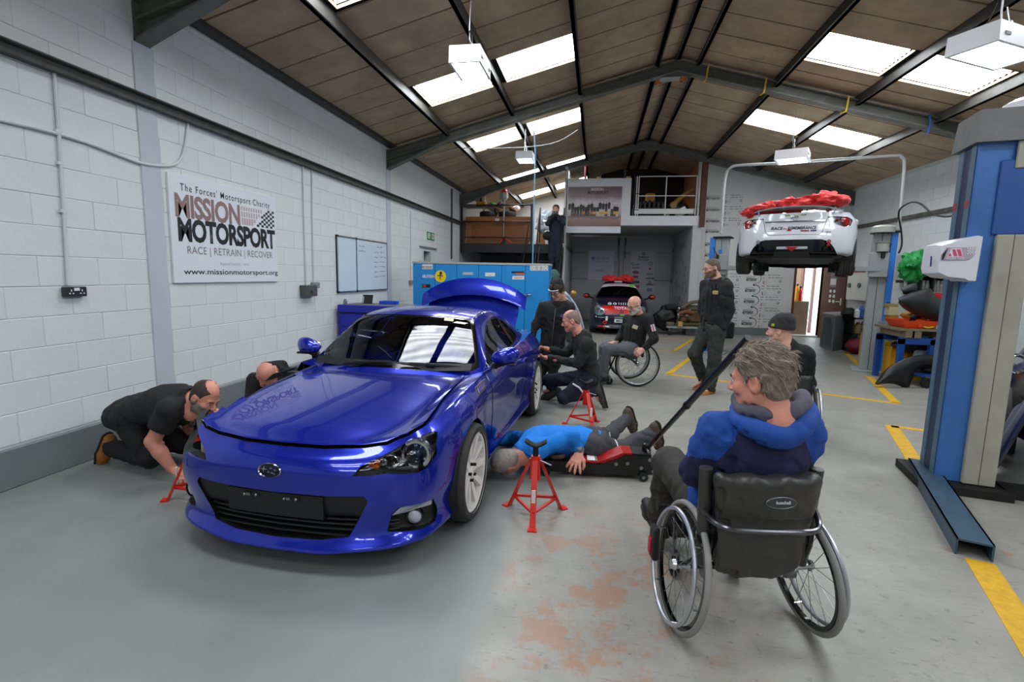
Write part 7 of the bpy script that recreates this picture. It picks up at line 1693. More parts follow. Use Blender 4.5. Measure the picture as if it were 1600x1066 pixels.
for v in np.linspace(0,2.4,20):
 t=v/2.9;hw=.78*math.sin(PI*min(1,.12+t*.9))**.35;zt_=1.0+.25*math.exp(-((t-.7)/.28)**2)
 G.append([tuple(o_+U_*v+N_*(hw*math.cos(a))+Vector((0,0,.25+(zt_-.25)*max(0,math.sin(a))**.55)))for a in np.linspace(PI,0,20)])
q.grid(G);q.add(G[0],[tuple(range(20))]);q.build('body',M_gblack,dk,smooth=60)
c=at(1588,569,Y=4.66);MB().lathe([(.0,.012),(.05,.0),(.06,0),(.075,.018),(.085,0),(.085,-.2)],20,Matrix.Translation((c[0],4.66,c[2]))@Matrix.Rotation(PI/2,4,'X')).build('lamp_ring',M_chrome,dk)
for s in(-.7,.7):p=o_+U_*.6+N_*s;MB().cyl(p-N_*.09+Vector((0,0,.3)),p+N_*.09+Vector((0,0,.3)),.3,n=24).build('wheel',M_tyre,dk)
# ---- hanging hoses, straps, ceiling patch, leaning panel
M_hose=mat('blue air hose',(.10,.40,.68),.4)
hp=[(905,-30,7.6),(893,0,7.7),(880,30,7.9),(860,62,8.2),(830,92,8.5),(800,110,8.8),(785,122,9.0)]
tag(MB().tube(smooth_path([tuple(at(a,b,Y=c))for a,b,c in hp],6),.013,8).build('air_hose',M_hose),'blue air hose sagging across the left rooflight','hose')
x,_,z0=at(832,418,Y=10.3);z1=at(831,238,Y=10.3)[2];tag(MB().tube([(x,10.3,z0-.2),(x,10.3,z1),(x-.05,10.3,roofz(x)-.03)],.013,8).build('air_hose',mat('pale blue hose',(.45,.66,.80),.4)),'pale blue air hose hanging straight down above the lockers','hose')
tag(MB().tube(smooth_path([tuple(at(a,b,Y=10.2))for a,b in((664,246),(720,232),(775,232),(860,225),(903,203))],5),.008,6).build('roof_cable',M_conduit),'thin pale cable slung below the left roof','cable')
for i,(px_,lab)in enumerate(((1106.5,'yellow strap on the roof beam, nearest the ridge'),(1196.5,'yellow strap on the roof beam, middle of three'),(1325,'yellow strap on the roof beam, farthest from the ridge'))):
 c=at(px_,110+i*27,Y=9.08);x=c[0];z=roofz(x);q=MB();q.tube([(x,9.08,z-.07),(x-.015,9.07,z-.2),(x-.02,9.08,z-.29),(x-.02,9.26,z-.27),(x,9.26,z-.07)],.016,4);tag(q.build('beam_strap',mat('strap yellow',(.85,.68,.12),.5)),lab,'strap','yellow straps on the roof beam')
c=at(1450,198,Y=9.08);x=c[0];z=roofz(x);tag(MB().tube([(x,9.08,z-.07),(x+.015,9.07,z-.2),(x,9.08,z-.36)],.018,4).build('beam_strap',mat('strap blue',(.20,.34,.62),.5)),'blue strap hanging from the roof beam near the right wall','strap')
hole=[Vector(at(a,b,Y=9.9))for a,b in((1022,122),(1075,119),(1068,134),(1023,137))]
fo=thing('roof_patch','grey patch with torn orange foam edges by the ridge','patch',tuple(hole[0]),world=True)
MB().prism([Vector((RX-.28,9.5,roofz(RX-.28)-.015)),Vector((RX+.18,9.5,roofz(RX+.18)-.015)),Vector((RX+.18,9.95,roofz(RX+.18)-.015)),Vector((RX-.28,9.95,roofz(RX-.28)-.015))],(0,0,-.05)).build('patch_sheet',mat('pale grey sheet',(.62,.62,.62),.6),fo,smooth=None)
q=MB();r_=random.Random(2)
for a,b in(((RX-.28,9.5),(RX-.28,9.95)),((RX+.18,9.5),(RX+.18,9.95)),((RX-.28,9.95),(RX+.18,9.95))):
 for i in range(7):
  t=i/6;x=a[0]+(b[0]-a[0])*t;y=a[1]+(b[1]-a[1])*t;w_=lump((x,y,roofz(x)-.05),(.05,.05,.04),.02,20,i,10,8);q.add(w_.v,w_.f)
q.build('foam_edge',mat('orange foam',(.72,.38,.14),.9,var=.3),fo)
c=at(886,468,Y=8.2);lp=thing('race_door','blue and white curved car panel leaning behind the man in the black beanie','panel',(c[0],8.25,0),world=True)
def arcp(r_,n0=18):return[(at(860,470,Y=8.2)[0]+r_*.55*math.sin(t),8.25+.12*(1-math.cos(t)),.25+r_*math.cos(t)*1.0)for t in np.linspace(.05,1.75,n0)]
for r0_,r1_,m,nm in((.78,1.0,mat('racing blue',(.10,.18,.66),.3,coat=.5),'blue_panel'),(1.0,1.035,M_white,'white_edge'),(1.035,1.085,mat('silver grey edge',(.60,.64,.72),.3,.3),'grey_edge'),(1.085,1.10,M_white,'white_line')):
 q=MB();q.grid([[a,b]for a,b in zip(arcp(r0_),arcp(r1_))]);o=q.build(nm,m,lp,smooth=60);o.modifiers.new('s','SOLIDIFY').thickness=.02
q=MB();c=at(896,459,Y=8.2);q.sphere(c,.05);tag(q.build('brass_float',mat('brass',(.62,.48,.22),.4,.6)),'small brass fitting on top of the leaning curved panel','fitting')
# ================================================================== PEOPLE
def nrm(v):v=np.asarray(v,float);return v/np.linalg.norm(v)
def smin(a,b,k):h=np.clip(.5+.5*(b-a)/k,0,1);return b*(1-h)+a*h-k*h*(1-h)
def cap(P,a,b,ra,rb):
 a,b=np.asarray(a,np.float32),np.asarray(b,np.float32);d=b-a;L=float(d@d)+1e-9;t=np.clip((P-a)@d/L,0,1)
 return np.linalg.norm(P-a-t[:,None]*d,axis=1)-(ra+(rb-ra)*t)
def ecap(P,a,b,ra,rb,ax,s):
 """capsule flattened by the factor s along the direction ax"""
 ax=np.asarray(ax,np.float32);q=P-np.asarray(a,np.float32);q=q+np.outer(q@ax*(1/s-1),ax);d=np.asarray(b,np.float32)-np.asarray(a,np.float32);d=d+(d@ax)*(1/s-1)*ax
 t=np.clip(q@d/(d@d+1e-9),0,1);return(np.linalg.norm(q-t[:,None]*d,axis=1)-(ra+(rb-ra)*t))*(.5+.5*s)
def ell(P,c,r,F=None):
 q=P-np.asarray(c,np.float32)
 if F is not None:q=q@np.asarray(F,np.float32).T
 r=np.asarray(r,np.float32);k0=np.linalg.norm(q/r,axis=1);k1=np.linalg.norm(q/(r*r),axis=1)+1e-9;return k0*(k0-1)/k1
def nets(fn,lo,hi,h):
 lo=np.asarray(lo,float);n=np.maximum(4,np.ceil((np.asarray(hi)-lo)/h).astype(int)+1)
 # coarse pass first, fine values only near the surface
 ax=[lo[i]+h*np.arange(n[i])for i in range(3)];s=4
 cs=[np.arange(0,n[i]+s,s)for i in range(3)];cg=np.stack(np.meshgrid(*[lo[i]+h*cs[i]for i in range(3)],indexing='ij'),-1);cv=fn(cg.reshape(-1,3).astype(np.float32)).reshape(cg.shape[:3])
 V=np.full(n,1.0,np.float32)
 rep=np.repeat(np.repeat(np.repeat(cv,s,0),s,1),s,2)
 off=s//2
 rep=np.pad(rep,((off,0),(off,0),(off,0)),mode='edge')[:n[0],:n[1],:n[2]]
 m=np.abs(rep)<h*s*1.6;V[:]=np.where(rep<0,-1,1)
 ix=np.argwhere(m);V[m]=fn((lo+h*ix).astype(np.float32))
 S=V<0;nx,ny,nz=n
 C=[(i,j,k)for i in(0,1)for j in(0,1)for k in(0,1)]
 def cut(A,o):return A[o[0]:nx-1+o[0],o[1]:ny-1+o[1],o[2]:nz-1+o[2]]
 al=np.ones((nx-1,ny-1,nz-1),bool);an=np.zeros_like(al)
 for o in C:q=cut(S,o);al&=q;an|=q
 act=an&~al;idx=np.argwhere(act);num=-np.ones(act.shape,np.int64);num[act]=np.arange(len(idx))
 pos=np.zeros((len(idx),3));cnt=np.zeros(len(idx))
 for o in C:
  for a in range(3):
   if o[a]:continue
   o2=list(o);o2[a]=1
   v0=V[idx[:,0]+o[0],idx[:,1]+o[1],idx[:,2]+o[2]];v1=V[idx[:,0]+o2[0],idx[:,1]+o2[1],idx[:,2]+o2[2]]
   c=(v0<0)!=(v1<0);t=np.where(c,v0/(v0-v1+1e-12),0);p=np.tile(np.array(o,float),(len(idx),1));p[:,a]+=t
   pos[c]+=p[c];cnt+=c
 P=lo+h*(idx+pos/np.maximum(cnt,1)[:,None]);F=[]
 for a in range(3):
  b,c=(a+1)%3,(a+2)%3;sl0=[slice(1,None)]*3;sl0[a]=slice(0,n[a]-1);sl1=[slice(1,None)]*3;sl1[a]=slice(1,n[a])
  e0,e1=S[tuple(sl0)],S[tuple(sl1)];w=np.argwhere(e0!=e1);base=w.copy();base[:,b]+=1;base[:,c]+=1
  ok=(base[:,b]<n[b]-1)&(base[:,c]<n[c]-1);w,base=w[ok],base[ok];flip=e0[tuple(w.T)]
  def g(db,dc):q=base.copy();q[:,b]-=db;q[:,c]-=dc;return num[tuple(q.T)]
  Q=np.stack([g(0,0),g(1,0),g(1,1),g(0,1)],1);Q=np.where(flip[:,None],Q,Q[:,::-1]);F.append(Q)
 F=np.concatenate(F);return P,F[(F>=0).all(1)]
def sdf_obj(name,chunks,mats,parent=None,mfn=None,relax=1,**tg):
 Vs,Fs,o=[],[],0
 for fn,lo,hi,h in chunks:
  P,F=nets(fn,lo,hi,h)
  for _ in range(relax):
   acc=np.zeros_like(P);c=np.zeros(len(P))
   for i,j in((0,1),(1,2),(2,3),(3,0)):np.add.at(acc,F[:,i],P[F[:,j]]);np.add.at(acc,F[:,j],P[F[:,i]]);np.add.at(c,F[:,i],1);np.add.at(c,F[:,j],1)
   P=P*.5+.5*acc/np.maximum(c,1)[:,None]
  Vs.append(P);Fs.append(F+o);o+=len(P)
 P,F=np.concatenate(Vs),np.concatenate(Fs);me=bpy.data.meshes.new(name);me.vertices.add(len(P));me.vertices.foreach_set('co',P.astype(np.float32).ravel());me.loops.add(F.size);me.loops.foreach_set('vertex_index',F.ravel().astype(np.int32));me.polygons.add(len(F));me.polygons.foreach_set('loop_start',np.arange(0,F.size,4,dtype=np.int32));me.polygons.foreach_set('loop_total',np.full(len(F),4,np.int32))
 me.update(calc_edges=True)
 for m in(mats if isinstance(mats,(list,tuple))else[mats]):me.materials.append(m)
 me.polygons.foreach_set('use_smooth',np.ones(len(F),bool))
 if mfn is not None:me.polygons.foreach_set('material_index',mfn(P[F].mean(1)).astype(np.int32))
 me.update();return link(name,me,parent,**tg)
def bounds(pts,pad):P=np.array(pts);return P.min(0)-pad,P.max(0)+pad
def folds(P,amp,fr,seed=0):
 q=np.asarray(P,float)*fr;w=vnoise(q*.5+seed,seed)*1.6
 return(np.abs(np.sin(q[:,0]*1.3+q[:,2]*.9+w*2+seed)*np.cos(q[:,1]*1.1-q[:,2]*.7+w+seed*2))-.5)*amp
M_skin=mat('fair skin',(.80,.60,.52),.5,var=.05,vscale=20);M_skin2=mat('pink skin',(.80,.54,.46),.5,var=.06,vscale=20)
M_eye=mat('eye white',(.80,.80,.80),.2);M_iris=mat('dark iris',(.10,.09,.08),.2);M_lip=mat('lip',(.66,.40,.36),.5)
def cloth(name,c,**k):return mat(name,c,k.pop('rough',.85),var=k.pop('var',.10),vscale=k.pop('vscale',6),bump=.15,bscale=220,**k)
M_bk=cloth('black fleece',(.085,.085,.092));M_bk2=cloth('black cotton',(.07,.07,.075));M_navy=cloth('navy cloth',(.07,.09,.16));M_char=cloth('charcoal work cloth',(.19,.19,.20));M_grt=cloth('grey denim',(.32,.33,.35));M_dkgr=cloth('dark grey green cloth',(.17,.18,.17))
M_royal=cloth('royal blue fleece',(.06,.26,.58));M_dnavy=cloth('navy fleece',(.085,.09,.24));M_cyan=cloth('bright blue jersey',(.03,.46,.82),var=.06)
M_tan=mat('tan boot leather',(.62,.39,.14),.7,var=.15,vscale=15);M_shoe=mat('dark shoe',(.09,.085,.08),.6,var=.2);M_brshoe=mat('brown boot',(.26,.21,.17),.7,var=.2);M_sole=mat('shoe sole',(.14,.13,.12),.8)
def hframe(f,u):
 f=nrm(f);u=np.asarray(u,float);r=nrm(np.cross(f,u));u=np.cross(r,f);return np.stack([r,f,u])
def head_sdf(P,c,F,s=1.0):
 q=((P-np.asarray(c,np.float32))@F.T.astype(np.float32))/s;x=np.abs(q[:,0]);Q=np.stack([x,q[:,1],q[:,2]],1)
 d=ell(Q,(0,-.012,.035),(.076,.096,.086));d=smin(d,ell(Q,(0,.022,-.035),(.061,.070,.085)),.03)
 d=smin(d,cap(Q,(.052,.0,-.062),(.018,.062,-.100),.022,.020),.03);d=smin(d,ell(Q,(0,.066,-.100),(.026,.024,.020)),.02)
 d=smin(d,cap(Q,(0,.083,.016),(.038,.078,.014),.011,.010),.016);d=smin(d,ell(Q,(.040,.060,-.030),(.024,.024,.022)),.02)
 d=np.maximum(d,-(np.linalg.norm((Q-np.array([.031,.099,-.004],np.float32))*np.array([.8,1,1.15],np.float32),axis=1)-.015))
 d=smin(d,cap(Q,(0,.090,.006),(0,.112,-.032),.008,.0125),.010);d=smin(d,ell(Q,(.012,.100,-.037),(.009,.011,.008)),.006)
 d=smin(d,cap(Q,(0,.090,-.060),(.018,.082,-.062),.0075,.005),.006);d=smin(d,cap(Q,(0,.088,-.073),(.016,.081,-.071),.0075,.005),.006)
 e=ell(Q,(.080,-.012,-.012),(.010,.024,.034));e=np.maximum(e,-(ell(Q,(.090,-.006,-.010),(.009,.013,.020))));d=smin(d,e,.008)
 d=smin(d,cap(Q,(0,-.030,-.06),(0,-.045,-.16),.058,.060),.03)
 return d*s
def fingers(w,d,n,side,curl=.5,spread=.16,thumb=.6,s=1.0):
 """capsules of a hand: wrist w, pointing along d, palm facing n; side=+1 when the thumb lies along n x d"""
 d=nrm(d);n=nrm(np.asarray(n,float)-d*(np.asarray(n,float)@d));t=np.cross(n,d)*side;w=np.asarray(w,float);out=[]
 out.append((w-d*.03*s,w+d*.03*s,.026*s,.026*s))
 L=(.072,.080,.075,.060);K=[]
 for i in range(4):
  o=(1.5-i)*.0205*s;kn=w+d*(.093-.004*abs(i-1))*s+t*o;K.append(kn);out.append((w+d*.025*s+t*o*.6,kn,.0165*s,.0135*s))
  dd=nrm(d+t*(1.5-i)*spread);c=curl+.08*i*(1 if curl>.2 else 0);p=kn;r_=(.0098,.0088,.0078)
  for j,f in enumerate((.46,.31,.25)):
   a=c*(.75+.55*j);v=dd*math.cos(a*(1 if j==0 else 1.25))+n*math.sin(a*(1 if j==0 else 1.25));q=p+v*L[i]*f*s*1.08;out.append((p,q,r_[j]*s,(r_[j]-.0008)*s));p=q
 b=w+d*.022*s+t*.020*s;m1=b+nrm(d*.75+t*.85+n*.25)*.045*s;m2=m1+nrm(d*1.0+t*.35+n*thumb)*.034*s;m3=m2+nrm(d*1.0+t*.05+n*thumb)*.026*s
 out+=[(b,m1,.0165*s,.0125*s),(m1,m2,.0118*s,.0105*s),(m2,m3,.0104*s,.0088*s)]
 return out
def caps_fn(C,k,extra=None):
 def fn(P):
  d=np.full(len(P),9.0,np.float32)
  for a,b,ra,rb in C:d=smin(d,cap(P,a,b,ra,rb),k)
  return d if extra is None else extra(P,d)
 return fn
def figure(label,J,top=M_bk,legs=M_bk2,shoe=M_shoe,skin=M_skin,hair=None,hat=None,glasses=False,beard=None,hood=True,bare=(),h=.011,girth=1.0,hs=1.0,top_fn=None,top_mats=None,hands=True,shoesole=True,group=None,tshirt=False,belly=0.0,lacc=.0,gloves=None,long_top=0.0,lg=1.0,hairh=.006,hp_lim=.025):
 """one clothed figure from named joints in room coordinates.
    J: head, hf (face direction), hu (head up), neck, chest, pelvis, and for l/r: sh, el, wr, hp, kn, an, toe, plus hand direction hd_l/r and palm normal pn_l/r"""
 A={k:np.asarray(v,float)for k,v in J.items()if not isinstance(v,(int,float))};F=hframe(A['hf'],A['hu']);hc=A['head']
 g=girth;tail=hc+F.T@np.array([0,-.04,-.15])*hs;chunks=[]
 def hfn(P):return smin(head_sdf(P,hc,F,hs),cap(P,tail,A['neck'],.058*hs,.064*hs),.03)
 lo,hi=bounds([hc,A['neck']],.15*hs);chunks.append((hfn,lo,hi,.0062 if h<.02 else.008))
 for s in 'lr':
  C=[]
  if s in bare:C+=[(A['sh_'+s],A['el_'+s],.05*g,.044*g),(A['el_'+s],A['el_'+s]*.6+A['wr_'+s]*.4,.046*g,.045*g),(A['el_'+s]*.6+A['wr_'+s]*.4,A['wr_'+s],.045*g,.030*g)]
  else:C+=[(A['el_'+s]*.35+A['wr_'+s]*.65,A['wr_'+s],.036,.029)]
  if hands and gloves is None:
   H=fingers(A['wr_'+s]+nrm(A['hd_'+s])*.012,A['hd_'+s],A['pn_'+s],J.get('side_'+s,1),J.get('curl_'+s,.5),J.get('spread_'+s,.16));C2=C+H
  else:C2=C
  lo,hi=bounds([c[0]for c in C2]+[c[1]for c in C2],.06);chunks.append((caps_fn(C2,.012),lo,hi,.0048 if h<.013 else.0058))
  # the body inside the clothes, joined to head and hands
 core=[(A['neck'],A['chest'],.06,.10),(A['chest'],A['pelvis'],.10,.10)]
 for s in 'lr':core+=[(A['chest'],A['sh_'+s],.07,.045),(A['sh_'+s],A['el_'+s],.04,.034),(A['el_'+s],A['wr_'+s],.034,.024),(A['pelvis'],A['hp_'+s],.09,.07),(A['hp_'+s],A['kn_'+s],.065,.045),(A['kn_'+s],A['an_'+s],.045,.034),(A['an_'+s],A['toe_'+s],.03,.02)]
 lo,hi=bounds([c[0]for c in core]+[c[1]for c in core],.13);chunks.append((caps_fn(core,.03),lo,hi,.022))
 per=sdf_obj('person',chunks,skin,label=label,cat='person',group=group)
 def hp(x,y,z):return hc+F.T@np.array([x,y,z])*hs
 # face
 mb=MB()
 for s in(-1,1):mb.sphere(hp(s*.031,.0765,-.004),.0125*hs,10,8);
 mb.build('eyes',M_eye,per,smooth=180);mb=MB()
 for s in(-1,1):mb.sphere(hp(s*.031,.0850,-.005),.0058*hs,8,6)
 mb.build('irises',M_iris,per,smooth=180)
 bm_=mat('brow hair',(.30,.24,.20),.8);mb=MB()
 for s in(-1,1):mb.tube([hp(s*.014,.0965,.017),hp(s*.030,.094,.021),hp(s*.047,.083,.016)],.0038*hs,5)
 mb.build('eyebrows',bm_,per);mb=MB();mb.tube([hp(-.020,.0865,-.067),hp(0,.0965,-.066),hp(.020,.0865,-.067)],.0032*hs,5);mb.build('mouth',M_lip,per)
 if hair:
  kind,hm=hair
  def hairf(P):
   q=((P-hc.astype(np.float32))@F.T.astype(np.float32))/hs;t={'short':.004,'tousled':.013,'crop':.003,'fringe':.003,'full':.010,'long':.016}[kind]
   n_=fbm(np.asarray(q,float)*38,2,3)*.0025
   d=smin(ell(q,(0,-.012,.035),(.076+t,.096+t,.086+t)),ell(q,(0,-.035,-.02),(.070+t*.6,.070+t*.6,.075+t*.6)),.03)-n_
   if kind=='tousled':
    Q=np.asarray(q,float);w=vnoise(Q*14,2)*2.2;d=d-.0045*np.sin(Q[:,0]*190+w*3+Q[:,2]*60)*(q[:,2]>-.02)-.012*np.maximum(0,vnoise(Q*np.array([26,34,26]),9))*np.clip((q[:,2]-.02)/.05,0,1)
   hl={'long':.085,'tousled':.062,'full':.074}.get(kind,.070)
   if kind=='long':lowf=np.interp(q[:,1],[-.1,.0,.05,.09],[-.14,-.10,.02,.065])
   else:lowf=np.interp(q[:,1],[-.09,-.06,-.034,-.026,.012,.022,.040,.070],[-.072,-.078,-.050,.018,.018,-.012,.040,.075])
   m=np.maximum(q[:,1]-hl,(lowf-q[:,2])*.8)
   if kind=='fringe':m=np.maximum(m,-ell(q,(0,hp_lim,.118),(.056,.088,.062)))
   return np.maximum(d,m)*hs
  sdf_obj('hair',[(hairf,hc-.16*hs,hc+.16*hs,hairh)],hm,per)
 if beard:
  def bf(P):
   q=((P-hc.astype(np.float32))@F.T.astype(np.float32))/hs;d=head_sdf(P,hc,F,hs)/hs-.005-.002*vnoise(np.asarray(q,float)*60,4);a=np.abs(q[:,0])
   m=np.maximum(q[:,2]+.046-.5*np.maximum(0,a-.03),np.maximum(-.02-q[:,1]+0*a,-.118-q[:,2]));mouth=ell(q,(0,.09,-.066),(.022,.03,.0095));return np.maximum(np.maximum(d,m),-mouth)*hs
  sdf_obj('beard',[(bf,hc-.15*hs,hc+.15*hs,.006)],beard,per)
 if hat:
  hm,fold_c=hat
  def hf_(P):
   q=((P-hc.astype(np.float32))@F.T.astype(np.float32))/hs;w=folds(q,.006,40,2)*(q[:,2]>.05)
   d=smin(ell(q,(0,-.014,.045),(.088,.107,.094)),ell(q,(0,-.045,.10),(.070,.075,.055)),.04)-w;d=np.maximum(d,.018+.35*q[:,1]*.6-q[:,2]);band=np.maximum(ell(q,(0,-.012,.030),(.093,.112,.09)),np.maximum(.018+.21*q[:,1]-q[:,2],q[:,2]-.062-.21*q[:,1]));return np.minimum(d,band)*hs
  sdf_obj('beanie',[(hf_,hc-.2*hs,hc+.22*hs,.007)],hm,per)
  if fold_c is not None:mb=MB();mb.tube([hp(.098*math.sin(t),-.012+.116*math.cos(t),.036+.02*math.cos(t))for t in np.linspace(-.9,.9,12)],.006,6);mb.build('beanie_mark',fold_c,per)
 if glasses:
  mb=MB()
  for s in(-1,1):
   mb.tube([hp(s*.032+.022*math.cos(t),.105-.006*abs(math.cos(t)),-.004+.016*math.sin(t))for t in np.linspace(0,2*PI,18,endpoint=False)],.0023*hs,5,closed=True);mb.tube([hp(s*.054,.100,.0),hp(s*.082,.04,.004),hp(s*.084,-.02,.0)],.0024*hs,5)
  mb.tube([hp(-.010,.108,.0),hp(.010,.108,.0)],.0022*hs,5);mb.build('glasses',M_gblack,per)
  # upper garment
 lat=nrm(A['sh_r']-A['sh_l']);sp=nrm(A['neck']-A['pelvis']);dep=nrm(np.cross(lat,sp));
 def topf(P):
  lowc=A['pelvis']-sp*long_top
  d=ecap(P,lowc,A['chest'],.168*g,.182*g,dep,.70+belly);d=smin(d,ecap(P,A['chest'],A['neck']-sp*.06,.178*g,.10*g,dep,.66),.06)
  d=smin(d,cap(P,A['sh_l'],A['sh_r'],.068*g,.068*g),.07);d=smin(d,cap(P,A['neck']-sp*.05,A['neck']+sp*.005,.085*g,.070*g),.05)
  for s in 'lr':
   end=A['wr_'+s]
   if s in bare:end=None
   arm=cap(P,A['sh_'+s],A['el_'+s],.072*g,.058*g)
   if end is not None:
    ar2=cap(P,A['el_'+s],end-nrm(end-A['el_'+s])*.012,.057*g,.043*g);arm=smin(arm,ar2,.03)
   else:
    u=A['el_'+s]-A['sh_'+s];L=np.linalg.norm(u);arm=np.maximum(cap(P,A['sh_'+s],A['el_'+s],.078*g,.070*g),((P-A['sh_'+s])@(u/L)-.62*L).astype(np.float32))
   d=smin(d,arm,.04)
  if hood and not tshirt:
   b=A['neck']-dep*0;back=nrm(np.cross(lat,sp));
   fd=J.get('fd');fd=np.asarray(fd,float)if fd is not None else nrm(F[1]-sp*(F[1]@sp));hb=A['neck']-fd*.075*g-sp*.015
   d=smin(d,ecap(P,hb-lat*.075,hb+lat*.075,.062*g,.062*g,fd,.75),.03);d=smin(d,cap(P,A['neck']-lat*.07-fd*.02,A['neck']-lat*.045+fd*.075-sp*.04,.036,.024),.02);d=smin(d,cap(P,A['neck']+lat*.07-fd*.02,A['neck']+lat*.045+fd*.075-sp*.04,.036,.024),.02)
  d=d-folds(P,.012*g,13,1)-folds(P,.005,31,5)
  neckhole=cap(P,A['neck'],hc,.061*hs,.061*hs);d=np.maximum(d,-neckhole)
  return np.maximum(d,-((P-lowc)@sp+.135*g+.02*np.sin(P[:,0]*9)).astype(np.float32))
 pts=[A['pelvis']-sp*(.14+long_top),A['chest'],A['neck']]+[A[k+'_'+s]for k in('sh','el','wr')for s in 'lr']
 lo,hi=bounds(pts,.25*g);sdf_obj('jacket' if not tshirt else 'shirt',[(topf,lo,hi,h)],top_mats or top,per,mfn=top_fn)
 # trousers
 lat2=nrm(A['hp_r']-A['hp_l'])
 def legf(P):
  d=ecap(P,A['hp_l']*.62+A['hp_r']*.38,A['hp_r']*.62+A['hp_l']*.38,.150*g,.150*g,dep,.80);d=smin(d,ecap(P,A['pelvis'],A['pelvis']+sp*.05,.152*g,.145*g,dep,.72),.05)
  for s in 'lr':d=smin(d,smin(cap(P,A['hp_'+s],A['kn_'+s],.100*g*lg,.076*g*lg),cap(P,A['kn_'+s],A['an_'+s],.073*g*lg,.062*g*lg),.03),.035)
  d=d-folds(P,.014,14,8)-folds(P,.005,34,3)
  for s in 'lr':
   v=nrm(A['an_'+s]-A['kn_'+s]);d=np.maximum(d,np.where(np.linalg.norm(P-A['an_'+s],axis=1)<.13,((P-A['an_'+s])@v-.025).astype(np.float32),-1))
  return d
 pts=[A['pelvis']+sp*.1]+[A[k+'_'+s]for k in('hp','kn','an')for s in 'lr'];lo,hi=bounds(pts,.18*g);sdf_obj('trousers',[(legf,lo,hi,h)],legs,per)
 # shoes
 for s in 'lr':
  an,toe=A['an_'+s],A['toe_'+s];v=nrm(toe-an);shin=nrm(A['kn_'+s]-an);fw=nrm(v-shin*(v@shin)*.75)if abs(v@shin)<.95 else v;up=nrm(shin-fw*(shin@fw));heel=an-up*.055-fw*.045;ball=an-up*.062+fw*.115;tip=an-up*.060+fw*.185
  def sf(P):
   d=smin(smin(cap(P,heel,ball,.042,.046),cap(P,ball,tip,.046,.036),.02),cap(P,an-up*.02,an+up*.045,.050,.052),.03);return np.maximum(d-folds(P,.003,50,2),((an-up*.088-P)@up).astype(np.float32))
  def sof(P):
   d=smin(cap(P,heel-up*.02,ball-up*.02,.046,.051),cap(P,ball-up*.02,tip-up*.018,.051,.040),.02);return np.maximum(d,np.maximum(((an-up*.100-P)@up),((P-an+up*.080)@up)).astype(np.float32))
  lo,hi=bounds([heel,tip,an+up*.06],.08);so=sdf_obj('shoe',[(sf,lo,hi,.0085)],shoe,per);sdf_obj('sole',[(sof,lo,hi,.0075)],M_sole,so,relax=0)
  if gloves is not None:
   H=fingers(A['wr_'+s]+nrm(A['hd_'+s])*.012,A['hd_'+s],A['pn_'+s],J.get('side_'+s,1),J.get('curl_'+s,.5));H=[(a,b,c+.003,e+.003)for a,b,c,e in H];lo,hi=bounds([c[0]for c in H]+[c[1]for c in H],.05);sdf_obj('glove',[(caps_fn(H,.012),lo,hi,.0055)],gloves,per)
 return per,A,F,hp
def V_(px_,py_,Y):return np.array(at(px_,py_,Y=Y))
def lens(J):
 out={}
 for s in 'lr':
  for a,b in(('sh','el'),('el','wr'),('hp','kn'),('kn','an'),('an','toe')):out[a+b+s]=round(float(np.linalg.norm(np.asarray(J[a+'_'+s])-np.asarray(J[b+'_'+s]))),2)
 out['torso']=round(float(np.linalg.norm(np.asarray(J['neck'])-np.asarray(J['pelvis']))),2);out['shw']=round(float(np.linalg.norm(np.asarray(J['sh_l'])-np.asarray(J['sh_r']))),2);out['hd']=round(float(np.linalg.norm(np.asarray(J['neck'])-np.asarray(J['head']))),2)
 return out
def VZ(a,b,Z):return np.array(at(a,b,Z=Z))
M_greyhair=mat('grey brown hair',(.47,.43,.38),.8,var=.35,vscale=60);M_brhair=mat('dark brown hair',(.22,.17,.14),.8,var=.3,vscale=60);M_silver=mat('silver stubble',(.60,.57,.54),.8,var=.2,vscale=60);M_shav=mat('shaved stubble',(.50,.42,.38),.7,var=.2,vscale=80)
M_whitecl=mat('white cloth mark',(.82,.82,.84),.7)
# --- kneeling man at the left headlight
Y0=3.12
J=dict(head=V_(321,621,Y0-.02),hf=(.86,-.16,-.46),hu=(.46,.05,.86),neck=V_(294,621,Y0+.03),chest=V_(262,630,Y0+.05),pelvis=V_(204,645,Y0+.08),sh_r=V_(266,641,Y0-.12),sh_l=V_(276,634,Y0+.24),el_r=V_(238,690,Y0-.15),wr_r=V_(269,733,Y0-.12),el_l=V_(300,672,Y0+.32),wr_l=V_(318,652,Y0+.22),hp_r=V_(203,652,Y0-.03),hp_l=V_(212,644,Y0+.2),kn_r=V_(232,714,Y0-.03),kn_l=V_(290,694,Y0+.30),an_r=V_(176,700,Y0+.05),an_l=V_(216,690,Y0+.33),toe_r=V_(152,714,Y0+.08),toe_l=V_(196,700,Y0+.36),hd_r=(.82,-.1,-.25),pn_r=(0.1,0,-1),hd_l=(.6,-.2,.5),pn_l=(.5,0,-.6),side_r=-1,side_l=1,curl_r=.35,fd=(.4,0,-.9))
P1,*_=figure('man in a black gilet kneeling bent over at the left headlight of the blue car',J,top=M_bk,legs=M_bk2,shoe=M_tan,skin=M_skin2,hair=('fringe',M_brhair),hp_lim=.05,beard=mat('grey beard',(.45,.41,.38),.8),bare=('r','l'),hood=False,h=.010,girth=1.08)
